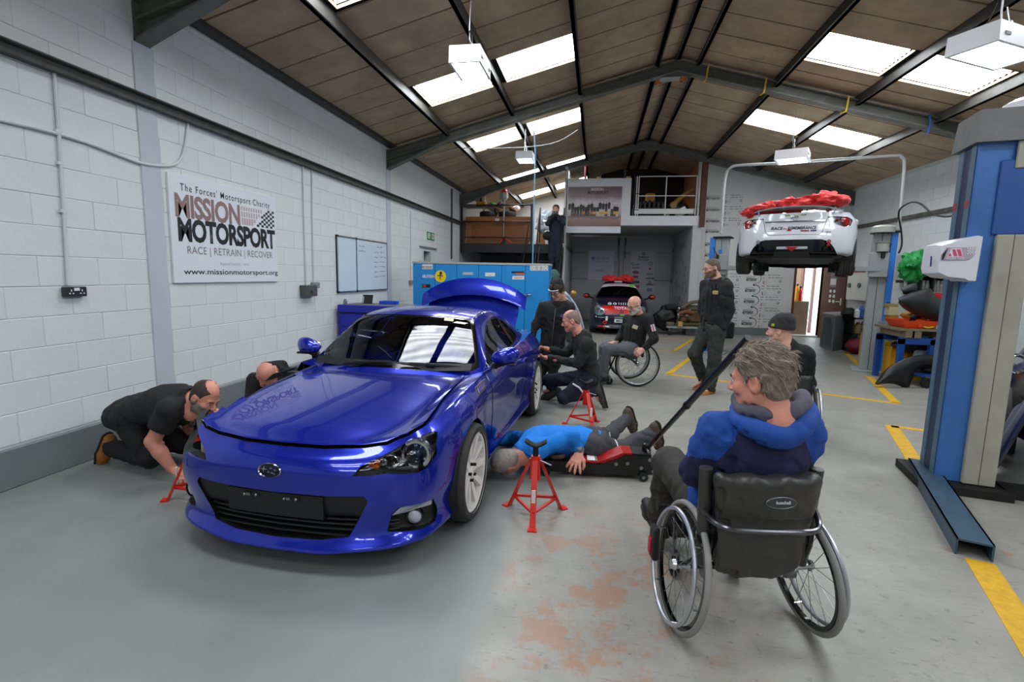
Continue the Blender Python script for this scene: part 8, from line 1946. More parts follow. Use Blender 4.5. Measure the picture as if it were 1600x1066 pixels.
# --- man hidden behind the bonnet
Y0=4.05
J=dict(head=V_(417,588,Y0-.12),hf=(.45,-.55,-.75),hu=(.25,-.65,.70),neck=V_(428,580,Y0+.05),chest=V_(440,598,Y0+.2),pelvis=V_(446,640,Y0+.40),sh_r=V_(398,594,Y0+.12),sh_l=V_(462,588,Y0+.15),el_r=V_(392,645,Y0+.0),wr_r=V_(412,665,Y0-.15),el_l=V_(474,640,Y0),wr_l=V_(452,660,Y0-.12),hp_r=V_(436,648,Y0+.4),hp_l=V_(458,646,Y0+.42),kn_r=V_(420,690,Y0+.05),kn_l=V_(462,690,Y0+.08),an_r=V_(432,678,Y0+.5),an_l=V_(468,676,Y0+.5),toe_r=V_(432,686,Y0+.62),toe_l=V_(468,684,Y0+.62),hd_r=(.3,-.9,-.2),pn_r=(0,0,-1),hd_l=(.2,-.9,-.2),pn_l=(0,0,-1),side_r=-1,side_l=1)
figure('bald man in a black hoodie bending behind the blue bonnet by the wall',J,skin=M_skin2,h=.013)
# --- person in the black beanie standing at the rear wing
Y0=6.55
J=dict(head=V_(870,454,Y0-.06),hf=(-.42,-.72,-.50),hu=(-.2,-.42,.88),neck=V_(872,474,Y0+.04),chest=V_(868,496,Y0+.03),pelvis=V_(866,520,Y0+.06),sh_r=V_(850,480,Y0+.0),sh_l=V_(890,481,Y0+.0),el_r=V_(838,506,Y0-.02),wr_r=V_(831,527,Y0-.08),el_l=V_(894,510,Y0+.04),wr_l=V_(886,533,Y0-.1),hp_r=V_(858,525,Y0+.05),hp_l=V_(876,525,Y0+.06),kn_r=V_(850,566,Y0),kn_l=V_(867,567,Y0-.03),an_r=V_(843,600,Y0),an_l=V_(860,604,Y0-.02),toe_r=V_(838,608,Y0-.12),toe_l=V_(856,611,Y0-.15),hd_r=(-.15,-.15,-1),pn_r=(.9,0,-.1),hd_l=(0,-.2,-1),pn_l=(-.9,0,0),side_r=1,side_l=-1,curl_r=.4)
P3,A,F,hp=figure('person in a black beanie and black fleece standing at the rear of the blue car',J,top=M_bk,legs=M_bk2,hat=(M_bk2,M_whitecl),hair=('long',M_brhair),glasses=True,h=.012,long_top=.22,gloves=mat('grey gloves',(.34,.36,.39),.8))
mb=MB();c=A['neck'];dn=np.array([0,-.0,-1.]);mb.tube([c+np.array([-.02,-.14,-.06]),c+np.array([-.03,-.165,-.2]),c+np.array([-.05,-.165,-.45]),c+np.array([-.06,-.15,-.62])],.005,5);mb.build('zip',M_steel,P3)
q=lump(c+np.array([0,-.02,-.02]),(.13,.10,.06),.02,14,3,26,14);q.build('fur_collar',mat('dark fur trim',(.15,.13,.12),.95),P3)
text('lettering','GT86',c+np.array([.10,-.178,-.16]),(1,0,0),(0,0,1),.028,mat('violet embroidery',(.42,.38,.75),.6),P3,w=.11,bold=.02)
# --- man kneeling at the rear wheel
Y0=5.85
J=dict(head=V_(892,501,Y0),hf=(-.95,-.12,-.28),hu=(-.25,0,.97),neck=V_(906,524,Y0+.02),chest=V_(913,548,Y0),pelvis=V_(921,586,Y0),sh_l=V_(917,537,Y0-.19),sh_r=V_(905,534,Y0+.2),el_l=V_(903,568,Y0-.22),wr_l=V_(858,560,Y0-.14),el_r=V_(884,553,Y0+.22),wr_r=V_(857,546,Y0+.08),hp_l=V_(919,592,Y0-.09),hp_r=V_(914,590,Y0+.1),kn_l=V_(881,622,Y0-.12),kn_r=V_(857,594,Y0+.16),an_l=V_(930,612,Y0-.10),an_r=V_(864,607,Y0+.20),toe_l=V_(936,628,Y0-.10),toe_r=V_(848,613,Y0+.18),hd_l=(-1,.05,.12),pn_l=(0,.1,1),side_l=1,hd_r=(-.9,-.2,.25),pn_r=(-.2,-.3,-.9),side_r=1,curl_l=.25,curl_r=.5)
P4,A,F,hp=figure('man in a black hoodie kneeling beside the rear wheel of the blue car',J,top=M_bk,legs=M_navy,skin=M_skin2,hair=('fringe',M_shav),h=.011,shoe=mat('worn grey shoe',(.22,.21,.20),.7,var=.2))
mb=MB();k_=A['hp_l']*.55+A['kn_l']*.45;mb.tube([k_+np.array([-.05,-.085,.06]),k_+np.array([.03,-.105,.02]),k_+np.array([.08,-.09,-.05])],.012,5);mb.build('reflective_strip',M_whitecl,P4)
c=V_(847,553,Y0);t=MB();t.box(c+np.array([-.008,-.06,-.075]),c+np.array([.004,.05,.07]),bev=.003,rot=Matrix.Rotation(R(12),3,'Y'));tag(t.build('phone',M_gblack),'dark phone held up by the kneeling man at the rear wheel','phone')
# --- bald man in the wheelchair, middle distance
Y0=7.12
J=dict(head=V_(991,477,Y0-.06),hf=(-.72,-.60,-.32),hu=(-.22,-.2,.95),neck=V_(999,494,Y0+.02),chest=V_(993,515,Y0),pelvis=V_(990,541,Y0),sh_l=V_(1013,500,Y0-.18),sh_r=V_(981,500,Y0+.16),el_l=V_(1022,529,Y0-.26),wr_l=V_(1007,545,Y0-.26),el_r=V_(972,523,Y0+.26),wr_r=V_(962,535,Y0+.08),hp_l=V_(988,546,Y0-.1),hp_r=V_(986,545,Y0+.1),kn_l=V_(947,546,Y0-.10),kn_r=V_(944,544,Y0+.12),an_l=V_(943,586,Y0-.08),an_r=V_(940,585,Y0+.1),toe_l=V_(926,594,Y0-.12),toe_r=V_(924,593,Y0+.08),hd_l=(-.7,-.1,-.5),pn_l=(-.3,.6,-.6),side_l=1,hd_r=(-.9,-.2,-.2),pn_r=(0,0,-1),side_r=-1,curl_l=.6)
P5,A,F,hp=figure('bald man in glasses and black jacket turning in his wheelchair',J,top=M_bk2,legs=M_grt,beard=mat('white beard',(.74,.70,.68),.8),glasses=True,hood=True,h=.012,skin=M_skin)
mb=MB();c=A['chest']+np.array([-.02,-.17,.05]);mb.box(c+np.array([-.035,-.004,-.025]),c+np.array([.035,.012,.025]),rot=Matrix.Rotation(R(18),3,'Y'));mb.build('chest_badge',mat('pale badge',(.75,.72,.58),.6),P5)
mb=MB();c=A['sh_l']*.6+A['el_l']*.4+np.array([.03,-.072,0]);mb.box(c+np.array([-.03,-.012,-.045]),c+np.array([.02,.012,.045]),mi=0,rot=Matrix.Rotation(R(-18),3,'Y'));mb.box(c+np.array([-.012,-.016,-.045]),c+np.array([.0,.012,.045]),mi=1,rot=Matrix.Rotation(R(-18),3,'Y'));mb.build('flag_patch',[M_whitecl,mat('flag red',(.72,.15,.2),.6)],P5)
# --- standing man with glasses
Y0=7.0
J=dict(head=V_(1112,419,Y0),hf=(-.94,-.22,-.20),hu=(-.18,0,.98),neck=V_(1119,440,Y0+.02),chest=V_(1118,464,Y0),pelvis=V_(1113,512,Y0+.02),sh_l=V_(1135,448,Y0-.12),sh_r=V_(1103,446,Y0+.16),el_l=V_(1141,484,Y0-.12),wr_l=V_(1130,514,Y0-.13),el_r=V_(1097,484,Y0+.24),wr_r=V_(1101,511,Y0+.22),hp_l=V_(1120,519,Y0-.05),hp_r=V_(1105,518,Y0+.09),kn_l=V_(1116,564,Y0-.10),kn_r=V_(1085,553,Y0+.05),an_l=V_(1109,608,Y0-.10),an_r=V_(1099,595,Y0+.16),toe_l=V_(1092,619,Y0-.20),toe_r=V_(1082,605,Y0+.08),hd_l=(-.5,.15,-.8),pn_l=(-.6,.6,0),side_l=1,hd_r=(.1,-.2,-.9),pn_r=(.8,-.4,0),side_r=-1,curl_l=.3)
P6,A,F,hp=figure('man in glasses and a black hoodie standing with tan boots before the white boards',J,top=M_bk,legs=M_dkgr,shoe=M_tan,hair=('short',mat('short greying hair',(.36,.31,.28),.8,var=.2,vscale=60)),beard=mat('brown beard',(.42,.32,.26),.8),glasses=True,h=.011,girth=1.07,lg=1.08,long_top=.04)
mb=MB();c=A['chest']+np.array([-.05,-.205,.06]);mb.box(c+np.array([-.035,0,-.025]),c+np.array([.035,.014,.025]),bev=.01);mb.build('chest_emblem',mat('khaki emblem',(.62,.56,.38),.6),P6)
mb=MB()
for dx in(-.08,-.03):mb.tube([A['neck']+np.array([dx,-.13,-.03]),A['neck']+np.array([dx+.005,-.17,-.14]),A['neck']+np.array([dx+.01,-.175,-.22])],.005,5)
mb.build('hood_cord',M_gblack,P6)
# --- man in grey beanie seen from behind in a wheelchair
Y0=4.75
J=dict(head=V_(1219,516,Y0),hf=(-.80,.58,-.10),hu=(0,0,1),neck=V_(1226,540,Y0),chest=V_(1226,568,Y0+.02),pelvis=V_(1222,622,Y0+.06),sh_l=V_(1190,556,Y0+.02),sh_r=V_(1256,556,Y0-.02),el_l=V_(1180,600,Y0+.10),wr_l=V_(1192,618,Y0+.32),el_r=V_(1262,600,Y0+.12),wr_r=V_(1238,618,Y0+.34),hp_l=V_(1208,626,Y0+.12),hp_r=V_(1236,626,Y0+.12),kn_l=V_(1202,612,Y0+.55),kn_r=V_(1222,612,Y0+.58),an_l=V_(1196,646,Y0+.68),an_r=V_(1214,646,Y0+.7),toe_l=V_(1192,648,Y0+.82),toe_r=V_(1210,648,Y0+.84),hd_l=(.3,.9,0),pn_l=(0,0,-1),hd_r=(-.3,.9,0),pn_r=(0,0,-1),side_l=1,side_r=-1)
P7,A,F,hp=figure('broad man in a charcoal beanie and black sweatshirt seen from behind',J,top=M_bk2,legs=M_dkgr,hat=(mat('charcoal knit',(.17,.17,.18),.9),None),hood=False,h=.011,girth=1.12)
mb=MB();c=hp(-.085,.03,.05);mb.box(c-np.array([.012,.012,.012]),c+np.array([.012,.012,.012]),bev=.004);mb.build('beanie_tab',mat('lime tab',(.62,.68,.10),.6),P7)
# --- man lying under the car
J=dict(head=VZ(790,722,.13),hf=(-.35,.35,-.85),hu=(-.78,-.60,.10),neck=VZ(812,707,.175),chest=VZ(848,690,.20),pelvis=VZ(920,690,.17),sh_l=VZ(836,704,.25),sh_r=VZ(826,687,.12),el_l=VZ(893,681,.34),wr_l=VZ(906,706,.225),el_r=VZ(826,687,.12)+np.array([-.16,.20,-.06]),wr_r=VZ(826,687,.12)+np.array([-.38,.10,-.08]),hp_l=VZ(926,698,.17),hp_r=VZ(922,684,.15),kn_l=VZ(970,703,.10),kn_r=VZ(950,681,.10),an_l=VZ(1016,678,.20),an_r=VZ(978,655,.19),toe_l=VZ(1027,700,.045),toe_r=VZ(992,672,.045),hd_l=(-.25,-.75,-.45),pn_l=(-.1,.25,-.9),side_l=-1,curl_l=.22,spread_l=.3,hd_r=(-.8,-.5,0),pn_r=(0,0,-1),side_r=-1,fd=(0,0,-1))
P8,A,F,hp=figure('man in a bright blue top lying face down with his head under the blue car',J,top=M_cyan,legs=mat('dark grey work trousers',(.22,.22,.24),.85,var=.15),shoe=M_brshoe,skin=M_skin2,hair=('crop',M_silver),hood=False,tshirt=True,h=.0095,girth=.98)
mb=MB();ax=nrm(A['wr_l']-A['el_l']);Mx=Matrix.Translation(A['wr_l']-ax*.01)@Vector(ax).to_track_quat('Z','Y').to_matrix().to_4x4();mb.lathe([(.036,-.012),(.040,-.01),(.040,.01),(.036,.012)],20,Mx);mb.cyl(Mx@Vector((0,0,0))+Vector((.0,-.028,.026)),Mx@Vector((0,0,0))+Vector((.0,-.034,.034)),.020,n=14);mb.build('wrist_watch',M_steel,P8)
mb=MB()
for s in 'lr':
 k_=A['hp_'+s]*.35+A['kn_'+s]*.65;v=nrm(A['kn_'+s]-A['hp_'+s]);Mx=Matrix.Translation(k_)@Vector(v).to_track_quat('Z','Y').to_matrix().to_4x4();mb.tube([Mx@Vector((.079*math.cos(t),.079*math.sin(t),0))for t in np.linspace(0,2*PI,20,endpoint=False)],.008,5,closed=True)
mb.build('reflective_band',M_whitecl,P8)
# --- photographer on the stair
Y0=13.35
J=dict(head=V_(868.5,327.5,Y0),hf=(-.15,-.98,-.1),hu=(0,0,1),neck=V_(870,338,Y0+.05),chest=V_(869,350,Y0),pelvis=V_(867,372,Y0),sh_r=V_(860,341.5,Y0),sh_l=V_(879,341,Y0),el_r=V_(855.5,350,Y0-.22),wr_r=V_(864,336,Y0-.26),el_l=V_(880,350,Y0-.22),wr_l=V_(869.5,336,Y0-.26),hp_r=V_(862.5,376,Y0),hp_l=V_(871.5,376,Y0),kn_r=V_(861.5,401,Y0-.05),kn_l=V_(871.5,401,Y0-.05),an_r=V_(861,425,Y0),an_l=V_(871,425,Y0),toe_r=V_(861,428,Y0-.15),toe_l=V_(871,428,Y0-.15),hd_r=(.25,-.35,.9),pn_r=(.9,.2,0),hd_l=(-.25,-.35,.9),pn_l=(-.9,.2,0),side_r=1,side_l=-1,curl_r=.8,curl_l=.8)
figure('photographer in navy standing on the black stair with a camera at the face',J,top=M_navy,legs=mat('dark jeans',(.07,.08,.14),.85),hair=('full',M_brhair),hood=False,h=.016,hs=1.0)
c=V_(867,333,Y0-.28);t=thing('camera','small black camera held to the face of the photographer on the stair','camera',tuple(c));MB().box((-.065,-.035,-.045),(.065,.035,.045),bev=.01).build('camera_body',M_gblack,t);MB().cyl((0,-.035,0),(0,-.11,0),.036,.04,n=18).build('lens_barrel',M_gblack,t);MB().cyl((0,-.108,0),(0,-.112,0),.03,n=16).build('front_element',M_lens,t)
c=V_(855,369,Y0-.05);tag(lump(c,(.11,.10,.12),.02,6,5,24,16).build('camera_bag',M_bk2),'black shoulder bag at the hip of the photographer','bag')
# --- man in the foreground wheelchair
OC=np.array([.677,2.202,0]);hA=R(10.9);hx,hy=np.array([math.cos(hA),math.sin(hA),0]),np.array([-math.sin(hA),math.cos(hA),0])
def C_(x,y,z):return OC+hx*x+hy*y+np.array([0,0,z])
def CP(a,b,y):
 d=CF+(a-800)/FPX*CR-(b-533)/FPX*CU;t=((OC+hy*y-CAMP)@hy)/(d@hy);return CAMP+t*d
J=dict(head=CP(1187,592,-.12),hf=(-.78,.60,-.16),hu=(-.10,.08,.98),neck=CP(1199,634,-.10),chest=C_(-.012,-.07,.80),pelvis=C_(0,.06,.45),sh_l=C_(-.178,-.06,.905),sh_r=C_(.170,-.08,.905),el_l=C_(-.228,.04,.69),wr_l=C_(-.10,.26,.62),el_r=C_(.195,.04,.69),wr_r=C_(.03,.28,.62),hp_l=C_(-.11,.08,.45),hp_r=C_(.10,.08,.45),kn_l=C_(-.185,.46,.565),kn_r=C_(.06,.50,.56),an_l=C_(-.16,.62,.20),an_r=C_(.05,.66,.20),toe_l=C_(-.17,.78,.15),toe_r=C_(.05,.82,.15),hd_l=(.6,.7,-.1),pn_l=(0,0,-1),hd_r=(-.7,.6,-.1),pn_r=(0,0,-1),side_l=1,side_r=-1)
ck=J['neck'];lt=hx
def panels(Cn):
 s=(Cn-ck)@lt;z=Cn[:,2]-ck[2];a=np.abs(s+.012);f=(Cn-ck)@hy
 return((a>.085-.50*np.minimum(0,z+.02))&(z>-.225-.25*np.maximum(0,f))).astype(int)
M_greyhair2=mat('tousled grey hair',(.50,.45,.39),.75,var=.38,vscale=34,stretch=(1,.35,1))
P9,A,F,hp=figure('grey haired man in a blue and navy hoodie, seated in the nearest wheelchair',J,top_mats=[M_dnavy,M_royal],top_fn=panels,legs=mat('worn dark trousers',(.20,.195,.18),.85,var=.2),hair=('tousled',M_greyhair2),skin=M_skin2,hood=False,h=.0085,girth=1.06,hs=1.06,long_top=.05,hairh=.0045)
def ring(P,pts,r0,k=.02):
 d=np.full(len(P),9.,np.float32)
 for i in range(len(pts)-1):d=smin(d,cap(P,pts[i],pts[i+1],r0[i],r0[i+1]),k)
 return d
hp_=smooth_path([CP(1150,634,-.02),CP(1153,657,-.12),CP(1178,671,-.200),CP(1206,682,-.228),CP(1230,682,-.228),CP(1254,667,-.210),CP(1268,648,-.14),CP(1262,630,-.04)],5)
nn_=len(hp_);rr=[.018+.018*math.sin(PI*i/(nn_-1))for i in range(nn_)]
def hoodf(P):return ring(P,hp_,rr)-folds(P,.005,22,4)
lo,hi=bounds(hp_,.08);hd_=sdf_obj('hood',[(hoodf,lo,hi,.007)],M_royal,P9)
lp_=smooth_path([CP(1153,622,-.02),CP(1162,641,-.12),CP(1188,646,-.180),CP(1216,650,-.192),CP(1240,642,-.180),CP(1256,631,-.10),CP(1252,618,-.02)],5)
rl_=[.026]*len(lp_)
def linf(P):return ring(P,lp_,rl_)-folds(P,.004,26,6)
lo,hi=bounds(lp_,.07);sdf_obj('hood_lining',[(linf,lo,hi,.007)],mat('mauve grey lining',(.31,.30,.36),.85),hd_)
hob=[o for o in COL.objects if o.parent==P9 and o.name.startswith('hair')][0];r_=random.Random(4);vv=hob.data.vertices;mb=MB()
for i in range(1500):
 v=vv[r_.randrange(len(vv))];p=np.array(v.co);n_=np.array(v.normal);q=F@(p-A['head'])
 if q[2]<-.05:continue
 fl=F.T@np.array([r_.uniform(-.5,.5)+q[0]*3,-.8 if q[2]>.03 else-.45,-.35 if q[2]>.06 else-1.0]);fl=fl-n_*(fl@n_);fl=nrm(fl);L=r_.uniform(.018,.040)*(1.25 if q[2]>.05 else.8);li=r_.uniform(.05,.28)*(1 if q[2]>.03 else.3)
 pts=[p-n_*.001,p+fl*L*.5+n_*L*li,p+fl*L+n_*L*li*.6];mb.tube(pts,[.0016,.0014,.0003],3,mi=r_.choice((0,0,1)),caps=False)
mb.build('hair_locks',[M_greyhair2,mat('pale grey lock',(.64,.61,.57),.7)],P9,smooth=180,kind='stuff')
q=lump(C_(-.165,.12,.53),(.05,.11,.09),.02,8,6,26,16);q.build('blue_pouch',M_royal,P9)
# ================================================================== WHEELCHAIRS
M_ctube=mat('black frame tube',(.06,.06,.065),.3,.4,coat=.4);M_gtyre=mat('grey wheelchair tyre',(.52,.52,.51),.7,var=.08,vscale=20);M_leath=mat('worn black upholstery',(.20,.195,.19),.40,var=.2,vscale=7,bump=.25,bscale=30);M_btyre=mat('black wheelchair tyre',(.07,.07,.07),.7)
def wc_wheel(par,x,side,r,camber,tyre,rimm,hand=True,spokes=24):
 """big wheel: local axis pointing outwards"""
 Mx=Matrix.Translation((x,0,r))@Matrix.Rotation(side*camber,4,'Y')@Matrix.Rotation(side*PI/2,4,'Y')
 def ring_(R0,rr,z,n=56,k=8):
  mb=MB();mb.tube([Mx@Vector((R0*math.cos(2*PI*i/n),R0*math.sin(2*PI*i/n),z))for i in range(n)],rr,k,closed=True);return mb
 w=ring_(r-.013,.0135,0,k=10).build('wheel',tyre,par)
 MB().lathe([(r-.026,-.010),(r-.024,.010),(r-.042,.008),(r-.042,-.008)],56,Mx,closed=True).build('wheel_rim',rimm,w)
 if hand:
  h=ring_(r-.042,.0095,.042).build('hand_rim',mat('silver hand rim',(.72,.73,.76),.35,.75),w)
  for k in range(6):
   a=k*PI/3+.3;p0=Mx@Vector(((r-.040)*math.cos(a),(r-.040)*math.sin(a),.0));p1=Mx@Vector(((r-.042)*math.cos(a),(r-.042)*math.sin(a),.040));MB().cyl(p0,p1,.004,n=6).build('rim_tab',M_chrome,w)
 MB().lathe([(0,.045),(.020,.045),(.026,.03),(.017,.02),(.017,-.02),(.026,-.03),(.022,-.04),(0,-.04)],18,Mx).build('hub',M_chrome,w)
 for k in range(spokes):
  a0=2*PI*k/spokes;a1=a0+(.42 if k%2 else-.42)*(1 if(k//2)%2 else-1);z=.028 if k%2 else-.028
  MB().cyl(Mx@Vector((.024*math.cos(a1),.024*math.sin(a1),z)),Mx@Vector(((r-.038)*math.cos(a0),(r-.038)*math.sin(a0),0)),.0016,n=4,caps=False).build('spoke',M_steel,w,smooth=None)
 return w
def castor(par,x,y,r=.05):
 w=MB().lathe([(r*.5,-.013),(r*.92,-.014),(r,-.006),(r,.006),(r*.92,.014),(r*.5,.013),(0,.012)],20,Matrix.Translation((x,y,r))@Matrix.Rotation(PI/2,4,'Y')).build('castor',M_rubber,par)
 mb=MB();mb.box((x-.024,y-.014,r-.01),(x-.018,y+.02,r+.07));mb.box((x+.018,y-.014,r-.01),(x+.024,y+.02,r+.07));mb.box((x-.024,y-.01,r+.062),(x+.024,y+.03,r+.075));mb.cyl((x,y+.02,r+.07),(x,y+.02,r+.15),.012);mb.build('castor_fork',M_steel,w);return w
def wheelchair(label,O,az,track=.56,r=.305,camber=R(3),tyre=M_btyre,rimm=M_gblack,back_z=(.42,.86),back_w=.42,hand=True,spokes=24,detail=False,backy=-.02,seat_z=.46,low=False):
 t=thing('wheelchair',label,'wheelchair',tuple(O),az)
 hxw=track/2
 for s in(-1,1):wc_wheel(t,s*hxw,s,r,-camber,tyre,rimm,hand,spokes)
 b=back_w/2
 MB().box((-b,backy,seat_z-.05),(b,.40,seat_z),bev=.02).build('seat',M_leath,t)
 for s in(-1,1):
  MB().tube(smooth_path([(s*b,backy-.02,back_z[1]-.02),(s*b,backy-.01,seat_z),(s*b,.12,seat_z-.06),(s*b,.40,seat_z-.05),(s*b*.8,.48,.28),(s*b*.6,.56,.14)],5),.013,8).build('side_frame',M_ctube,t)
  MB().tube([(s*b,.0,seat_z-.06),(s*(hxw-.05),0,r+.02),(s*(hxw-.02),0,r)],.014,8).build('axle_stub',M_ctube,t)
  castor(t,s*b*.85,.36)
  MB().tube([(s*b*.85,.375,.2),(s*b,.30,seat_z-.06)],.012,8).build('castor_stem',M_ctube,t)
 MB().cyl((-hxw+.03,0,r),(hxw-.03,0,r),.016).build('axle',M_ctube,t);MB().box((-b*.62,.54,.105),(b*.62,.70,.12),bev=.004).build('foot_plate',M_ctube,t)
 G=[[(x_,backy-.035-.03*math.cos(x_/b*1.4)+.02*((z_-back_z[0])/(back_z[1]-back_z[0]))*-1,z_)for z_ in np.linspace(back_z[0],back_z[1],10)]for x_ in np.linspace(-b,b,12)]
 if not detail:
  o=MB().grid(G).build('backrest',M_leath,t,smooth=180);o.modifiers.new('s','SOLIDIFY').thickness=.03
  MB().cyl((-b,backy-.05,back_z[0]+.02),(b,backy-.05,back_z[0]+.02),.010).build('back_bar',M_chrome,t)
 return t
 # nearest chair
wc1=wheelchair('nearest wheelchair with silver hand rims and a padded black backrest',(OC[0],OC[1],0),hA,track=.535,r=.277,camber=R(7),tyre=M_gtyre,detail=True,back_z=(.50,.77),back_w=.38,backy=-.12,seat_z=.40)
def local(mb):return mb
def padf(P):
 x,y,z=P[:,0]+.030,P[:,1],P[:,2];t=np.clip((z-.55)/.23,0,1);bw=.180+.032*t;yc=-.165-.035*np.cos(x/.2*1.3)-.03*t
 w=np.stack([bw,np.full_like(x,.040),np.full_like(x,.128)],1);q=np.abs(np.stack([x,y-yc,z-.655],1))-w+.032;d=np.linalg.norm(np.maximum(q,0),axis=1)+np.minimum(np.max(q,axis=1),0)-.032
 return(d-.006*np.sin(x*52+np.sin(z*20))*np.clip((z-.70)/.06,0,1)-folds(P,.004,20,3)).astype(np.float32)
sdf_obj('back_cushion',[(padf,np.array([-.32,-.32,.46]),np.array([.28,-.04,.84]),.008)],M_leath,wc1)
def flapf(P):
 x,y,z=P[:,0]+.045,P[:,1],P[:,2];t=np.clip((.59-z)/.25,0,1);yc=-.175-.045*np.cos(x/.22*1.2)-.02*np.sin(t*PI)+.03*t;hw=.178-.02*t;low=.345+.45*np.maximum(0,np.abs(x)-.07)**1.2
 d=np.maximum(np.maximum(np.abs(x)-hw,np.maximum(z-.585+.03*np.cos(x*9),low-z)),np.abs(y-yc)-.014);return(d-folds(P,.007,14,7)).astype(np.float32)
sdf_obj('back_flap',[(flapf,np.array([-.30,-.34,.28]),np.array([.22,-.04,.64]),.008)],M_leath,wc1)
for s in(-1,1):
 xx=-.248 if s<0 else.198
 MB().cyl((xx+(.02 if s<0 else-.02),-.115,.36),(xx,-.135,.775),.027,n=14).build('padded_cane',M_leath,wc1)
 for z in(.46,.58,.69):MB().cyl((xx+(.012 if s<0 else-.012),-.122,z),(xx+(.012 if s<0 else-.012),-.123,z+.03),.030,n=14).build('strap_ring',M_ctube,wc1)
MB().tube(smooth_path([(-.255,-.13,.605),(-.248,-.20,.595),(-.215,-.255,.588),(-.14,-.275,.585),(.05,-.275,.580),(.13,-.262,.578),(.175,-.215,.585),(.195,-.14,.62)],5),.0115,10).build('push_bar',mat('dark chrome bar',(.40,.40,.42),.2,.9),wc1)
Mx=Matrix.Translation((-.010,-.262,.690))@Matrix.Rotation(R(90),4,'X');o=MB().lathe([(0,.006),(.054,.004),(.060,0),(.060,-.03)],32,Mx@Matrix.Diagonal((1,.38,1,1))).build('oval_label',mat('charcoal oval',(.22,.22,.24),.4),wc1)
MB().tube([Mx@Vector((.058*math.cos(t),.058*.38*math.sin(t),.003))for t in np.linspace(0,2*PI,32,endpoint=False)],.0014,5,closed=True).build('label_ring',M_steel,o)
text('lettering','kuschall',(-.006,-.2695,.688),(1,0,0),(0,0,1),.012,M_white,o,w=.054,bold=.02)
MB().box((-.345,.15,.20),(-.315,.22,.36),bev=.008).build('brake_grip',M_black,wc1);MB().box((-.352,.18,.22),(-.33,.215,.30),bev=.004).build('brake_lever',mat('red grip',(.70,.10,.12),.4),wc1)
q=MB();q.cyl((-.22,.28,.415),(-.28,.28,.415),.010);q.cyl((-.28,.28,.415),(-.295,.28,.415),.022,n=14);q.build('side_knob',M_black,wc1)
for s in(-1,1):MB().cyl((s*.16,-.05,.28),(s*.20,-.05,.28),.026,n=16).build('frame_end',M_steel,wc1)
# middle distance chair
c=at(994,604,Z=0);az=R(99);nx_=np.array([-math.cos(R(99)),-math.sin(R(99))])
wheelchair('wheelchair of the bald man, turned to the left with black tyres',(c[0]+.09*0-.04,c[1]+.26,0),az,track=.52,r=.315,camber=R(2),tyre=M_btyre,rimm=mat('white wall rim',(.62,.62,.62),.4),back_z=(.40,.72),back_w=.36,spokes=16,backy=-.06)
# chair of the man in the beanie
c=V_(1224,640,4.82);wheelchair('wheelchair of the man in the charcoal beanie, seen from behind',(c[0],4.86,0),R(-16),track=.50,r=.30,camber=R(4),back_z=(.40,.70),back_w=.40,spokes=16,backy=-.12)
# ================================================================== STANDS AND TROLLEY JACK
M_red=mat('red enamel',(.78,.13,.07),.35,var=.1,vscale=12);M_jred=mat('dark red enamel',(.62,.07,.09),.35,var=.12,vscale=10)
def stand(label,M,grp='red axle stands',h=.40,top=.06):
 t=thing('axle_stand',label,'axle stand',M=M,group=grp)
 ft=[Vector((.20*math.cos(a),.20*math.sin(a),0))for a in(-PI/2,PI/6,5*PI/6)]
 for p in ft:
  d=p.normalized();tp=Vector((d.x*.035,d.y*.035,h-.02));n_=Vector((-d.y,d.x,0))
  mb=MB();b0=p+Vector((0,0,.008));w=.019
  mb.add([b0-n_*w,b0+n_*w,tp+n_*w*.9,tp-n_*w*.9,b0-n_*w-d*.014,b0+n_*w-d*.014,tp+n_*w*.9-d*.012,tp-n_*w*.9-d*.012],[(0,1,2,3),(7,6,5,4),(0,4,5,1),(1,5,6,2),(2,6,7,3),(3,7,4,0)])
  lg=mb.build('leg',M_red,t,smooth=None);MB().prism([p-n_*.028-d*.01,p+n_*.028-d*.01,p+n_*.028+d*.035,p-n_*.028+d*.035],(0,0,.008)).build('foot_pad',M_red,lg,smooth=None)
 for i in range(3):
  a,b=ft[i].lerp(Vector((0,0,h)),.18),ft[(i+1)%3].lerp(Vector((0,0,h)),.18);a.z=b.z=.085
  MB().tube([a,b],.011,4).build('brace',M_red,t,smooth=None)
 MB().cyl((0,0,h-.15),(0,0,h),.036,.030,n=12).build('sleeve',M_red,t);MB().cyl((0,0,h-.02),(0,0,h+top),.018,n=12).build('ram',M_grime,t)
 mb=MB();G=[[(x,y,h+top+.012+abs(x)**1.6*2.6)for y in(-.032,.032)]for x in np.linspace(-.062,.062,9)];mb.grid(G);o=mb.build('saddle',M_grime,t,smooth=40);o.modifiers.new('s','SOLIDIFY').thickness=.012
 mb=MB();mb.cyl((.03,0,h-.03),(.10,-.02,h-.05),.006,n=6);mb.build('release_lever',M_steel,t)
 MB().box((-.012,-.202+.062,.11),(.012,-.196+.062,.22)).build('warning_label',M_paper,t)
 return t
c=at(835,806,Z=0);stand('red axle stand with a white label, nearest the front wheel of the blue car',Matrix.Translation((c[0]-.005,c[1]+.02,0))@Matrix.Rotation(R(4),4,'Z'),h=.39)
c=at(914,665,Z=0);stand('red axle stand behind the man lying on the floor',Matrix.Translation((c[0],c[1],0))@Matrix.Rotation(R(25),4,'Z'),h=.37,top=.07)
c=at(309,668,Z=.48);stand('red axle stand under the left front corner of the blue car',Matrix.Translation((c[0],c[1],0))@Matrix.Rotation(R(-62),4,'Z'),h=.42)
tj=thing('trolley_jack','long low black and red trolley jack under the arm of the lying man','jack',tuple(at(930,745,Z=0)),world=True)
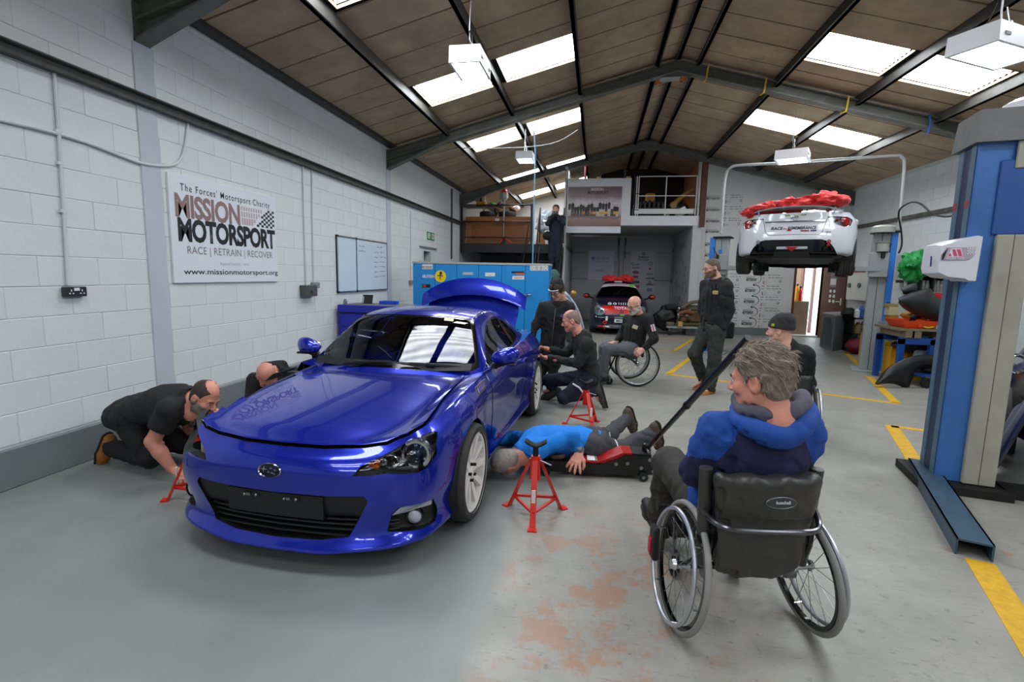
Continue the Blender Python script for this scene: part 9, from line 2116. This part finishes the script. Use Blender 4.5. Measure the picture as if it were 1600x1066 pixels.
a0,a1=Vector(at(846,742,Z=0)),Vector(at(1022,752,Z=0));d=(a1-a0).normalized();n_=Vector((-d.y,d.x,0));L=(a1-a0).length
def tp(s,w,z):return a0+d*s+n_*w+Vector((0,0,z))
prof=[(0,.03),(.0,.10),(.05,.115),(L*.52,.105),(L*.66,.15),(L*.74,.19),(L*.96,.19),(L,.15),(L,.05),(L*.8,.03)]
for w in(.0,.20):MB().prism([tp(s,w,z)for s,z in prof],n_*.016).build('side_plate',M_gblack,tj,smooth=None)
MB().prism([tp(s,.02,z)for s,z in((L*.26,.115),(L*.50,.118),(L*.63,.165),(L*.72,.20),(L*.80,.20),(L*.80,.17),(L*.66,.12),(L*.26,.09))],n_*.17).build('red_arm',M_jred,tj,smooth=None)
MB().prism([tp(s,.02,z)for s,z in((L*.80,.10),(L*.80,.20),(L*.97,.195),(L*.97,.10))],n_*.17).build('pump_cover',M_black,tj,smooth=None)
q=tp(L*.13,.10,.10);MB().lathe([(0,.04),(.062,.04),(.068,.03),(.068,.018),(.04,.0),(.04,-.03)],24,Matrix.Translation(q)).build('saddle_cup',mat('worn rubber cup',(.30,.20,.18),.7,var=.2),tj)
MB().prism([tp(s,w,.1215)for s,w in((L*.41,.04),(L*.48,.04),(L*.48,.15),(L*.41,.15))],(0,0,.002)).build('white_label',M_paper,tj);MB().prism([tp(s,w,.1215)for s,w in((L*.485,.03),(L*.50,.03),(L*.50,.17),(L*.485,.17))],(0,0,.002)).build('label_strip',mat('olive label',(.48,.47,.40),.5),tj)
for s,z in((L*.66,.12),(L*.76,.13),(L*.88,.10),(L*.985,.08),(L*.95,.165)):MB().cyl(tp(s,-.012,z),tp(s,.0,z),.014,n=10).build('bolt_head',M_steel,tj)
for s in(.03,L*.9):
 for w in(-.03,.22):MB().cyl(tp(s,w,.035),tp(s,w+.028,.035),.035,n=18).build('jack_wheel',M_black,tj);
for w in(-.033,):MB().cyl(tp(L*.9,w,.035),tp(L*.9,w-.004,.035),.012,n=10).build('wheel_cap',M_steel,tj)
hb=tp(L*.94,.10,.17);ht_=Vector(at(1170,528,Y=2.75));
base=Vector(at(1005,728,Y=hb.y));MB().cyl(hb,hb+Vector((0,0,.07)),.035,n=14).build('handle_socket',M_gblack,tj)
s0=hb+Vector((0,0,.04));hl_=(ht_-s0);MB().cyl(s0,s0+hl_*.5,.017,n=14).build('handle',M_gblack,tj);MB().cyl(s0+hl_*.49,ht_,.021,n=14).build('handle_grip',mat('black grip tube',(.07,.07,.075),.35),tj);MB().cyl(s0+hl_*.485,s0+hl_*.50,.025,n=14).build('handle_collar',M_grime,tj)
q=MB();q.cyl(hb+n_*-.09+Vector((0,0,.05)),hb+n_*.09+Vector((0,0,.05)),.010,n=8);q.build('cross_pin',M_steel,tj)
# wiring and headlamp hanging at the left front corner
q=MB();q.tube(smooth_path([tuple(V_(343,648,2.55)),tuple(V_(334,655,2.55)),tuple(V_(328,668,2.52)),tuple(V_(322,680,2.5))],6),.006,6);tag(q.build('wiring_loom',mat('copper brown wire',(.55,.36,.24),.6)),'brown wiring hanging out behind the left headlight of the blue car','wiring')
p=at(632,498,Y=4.0)
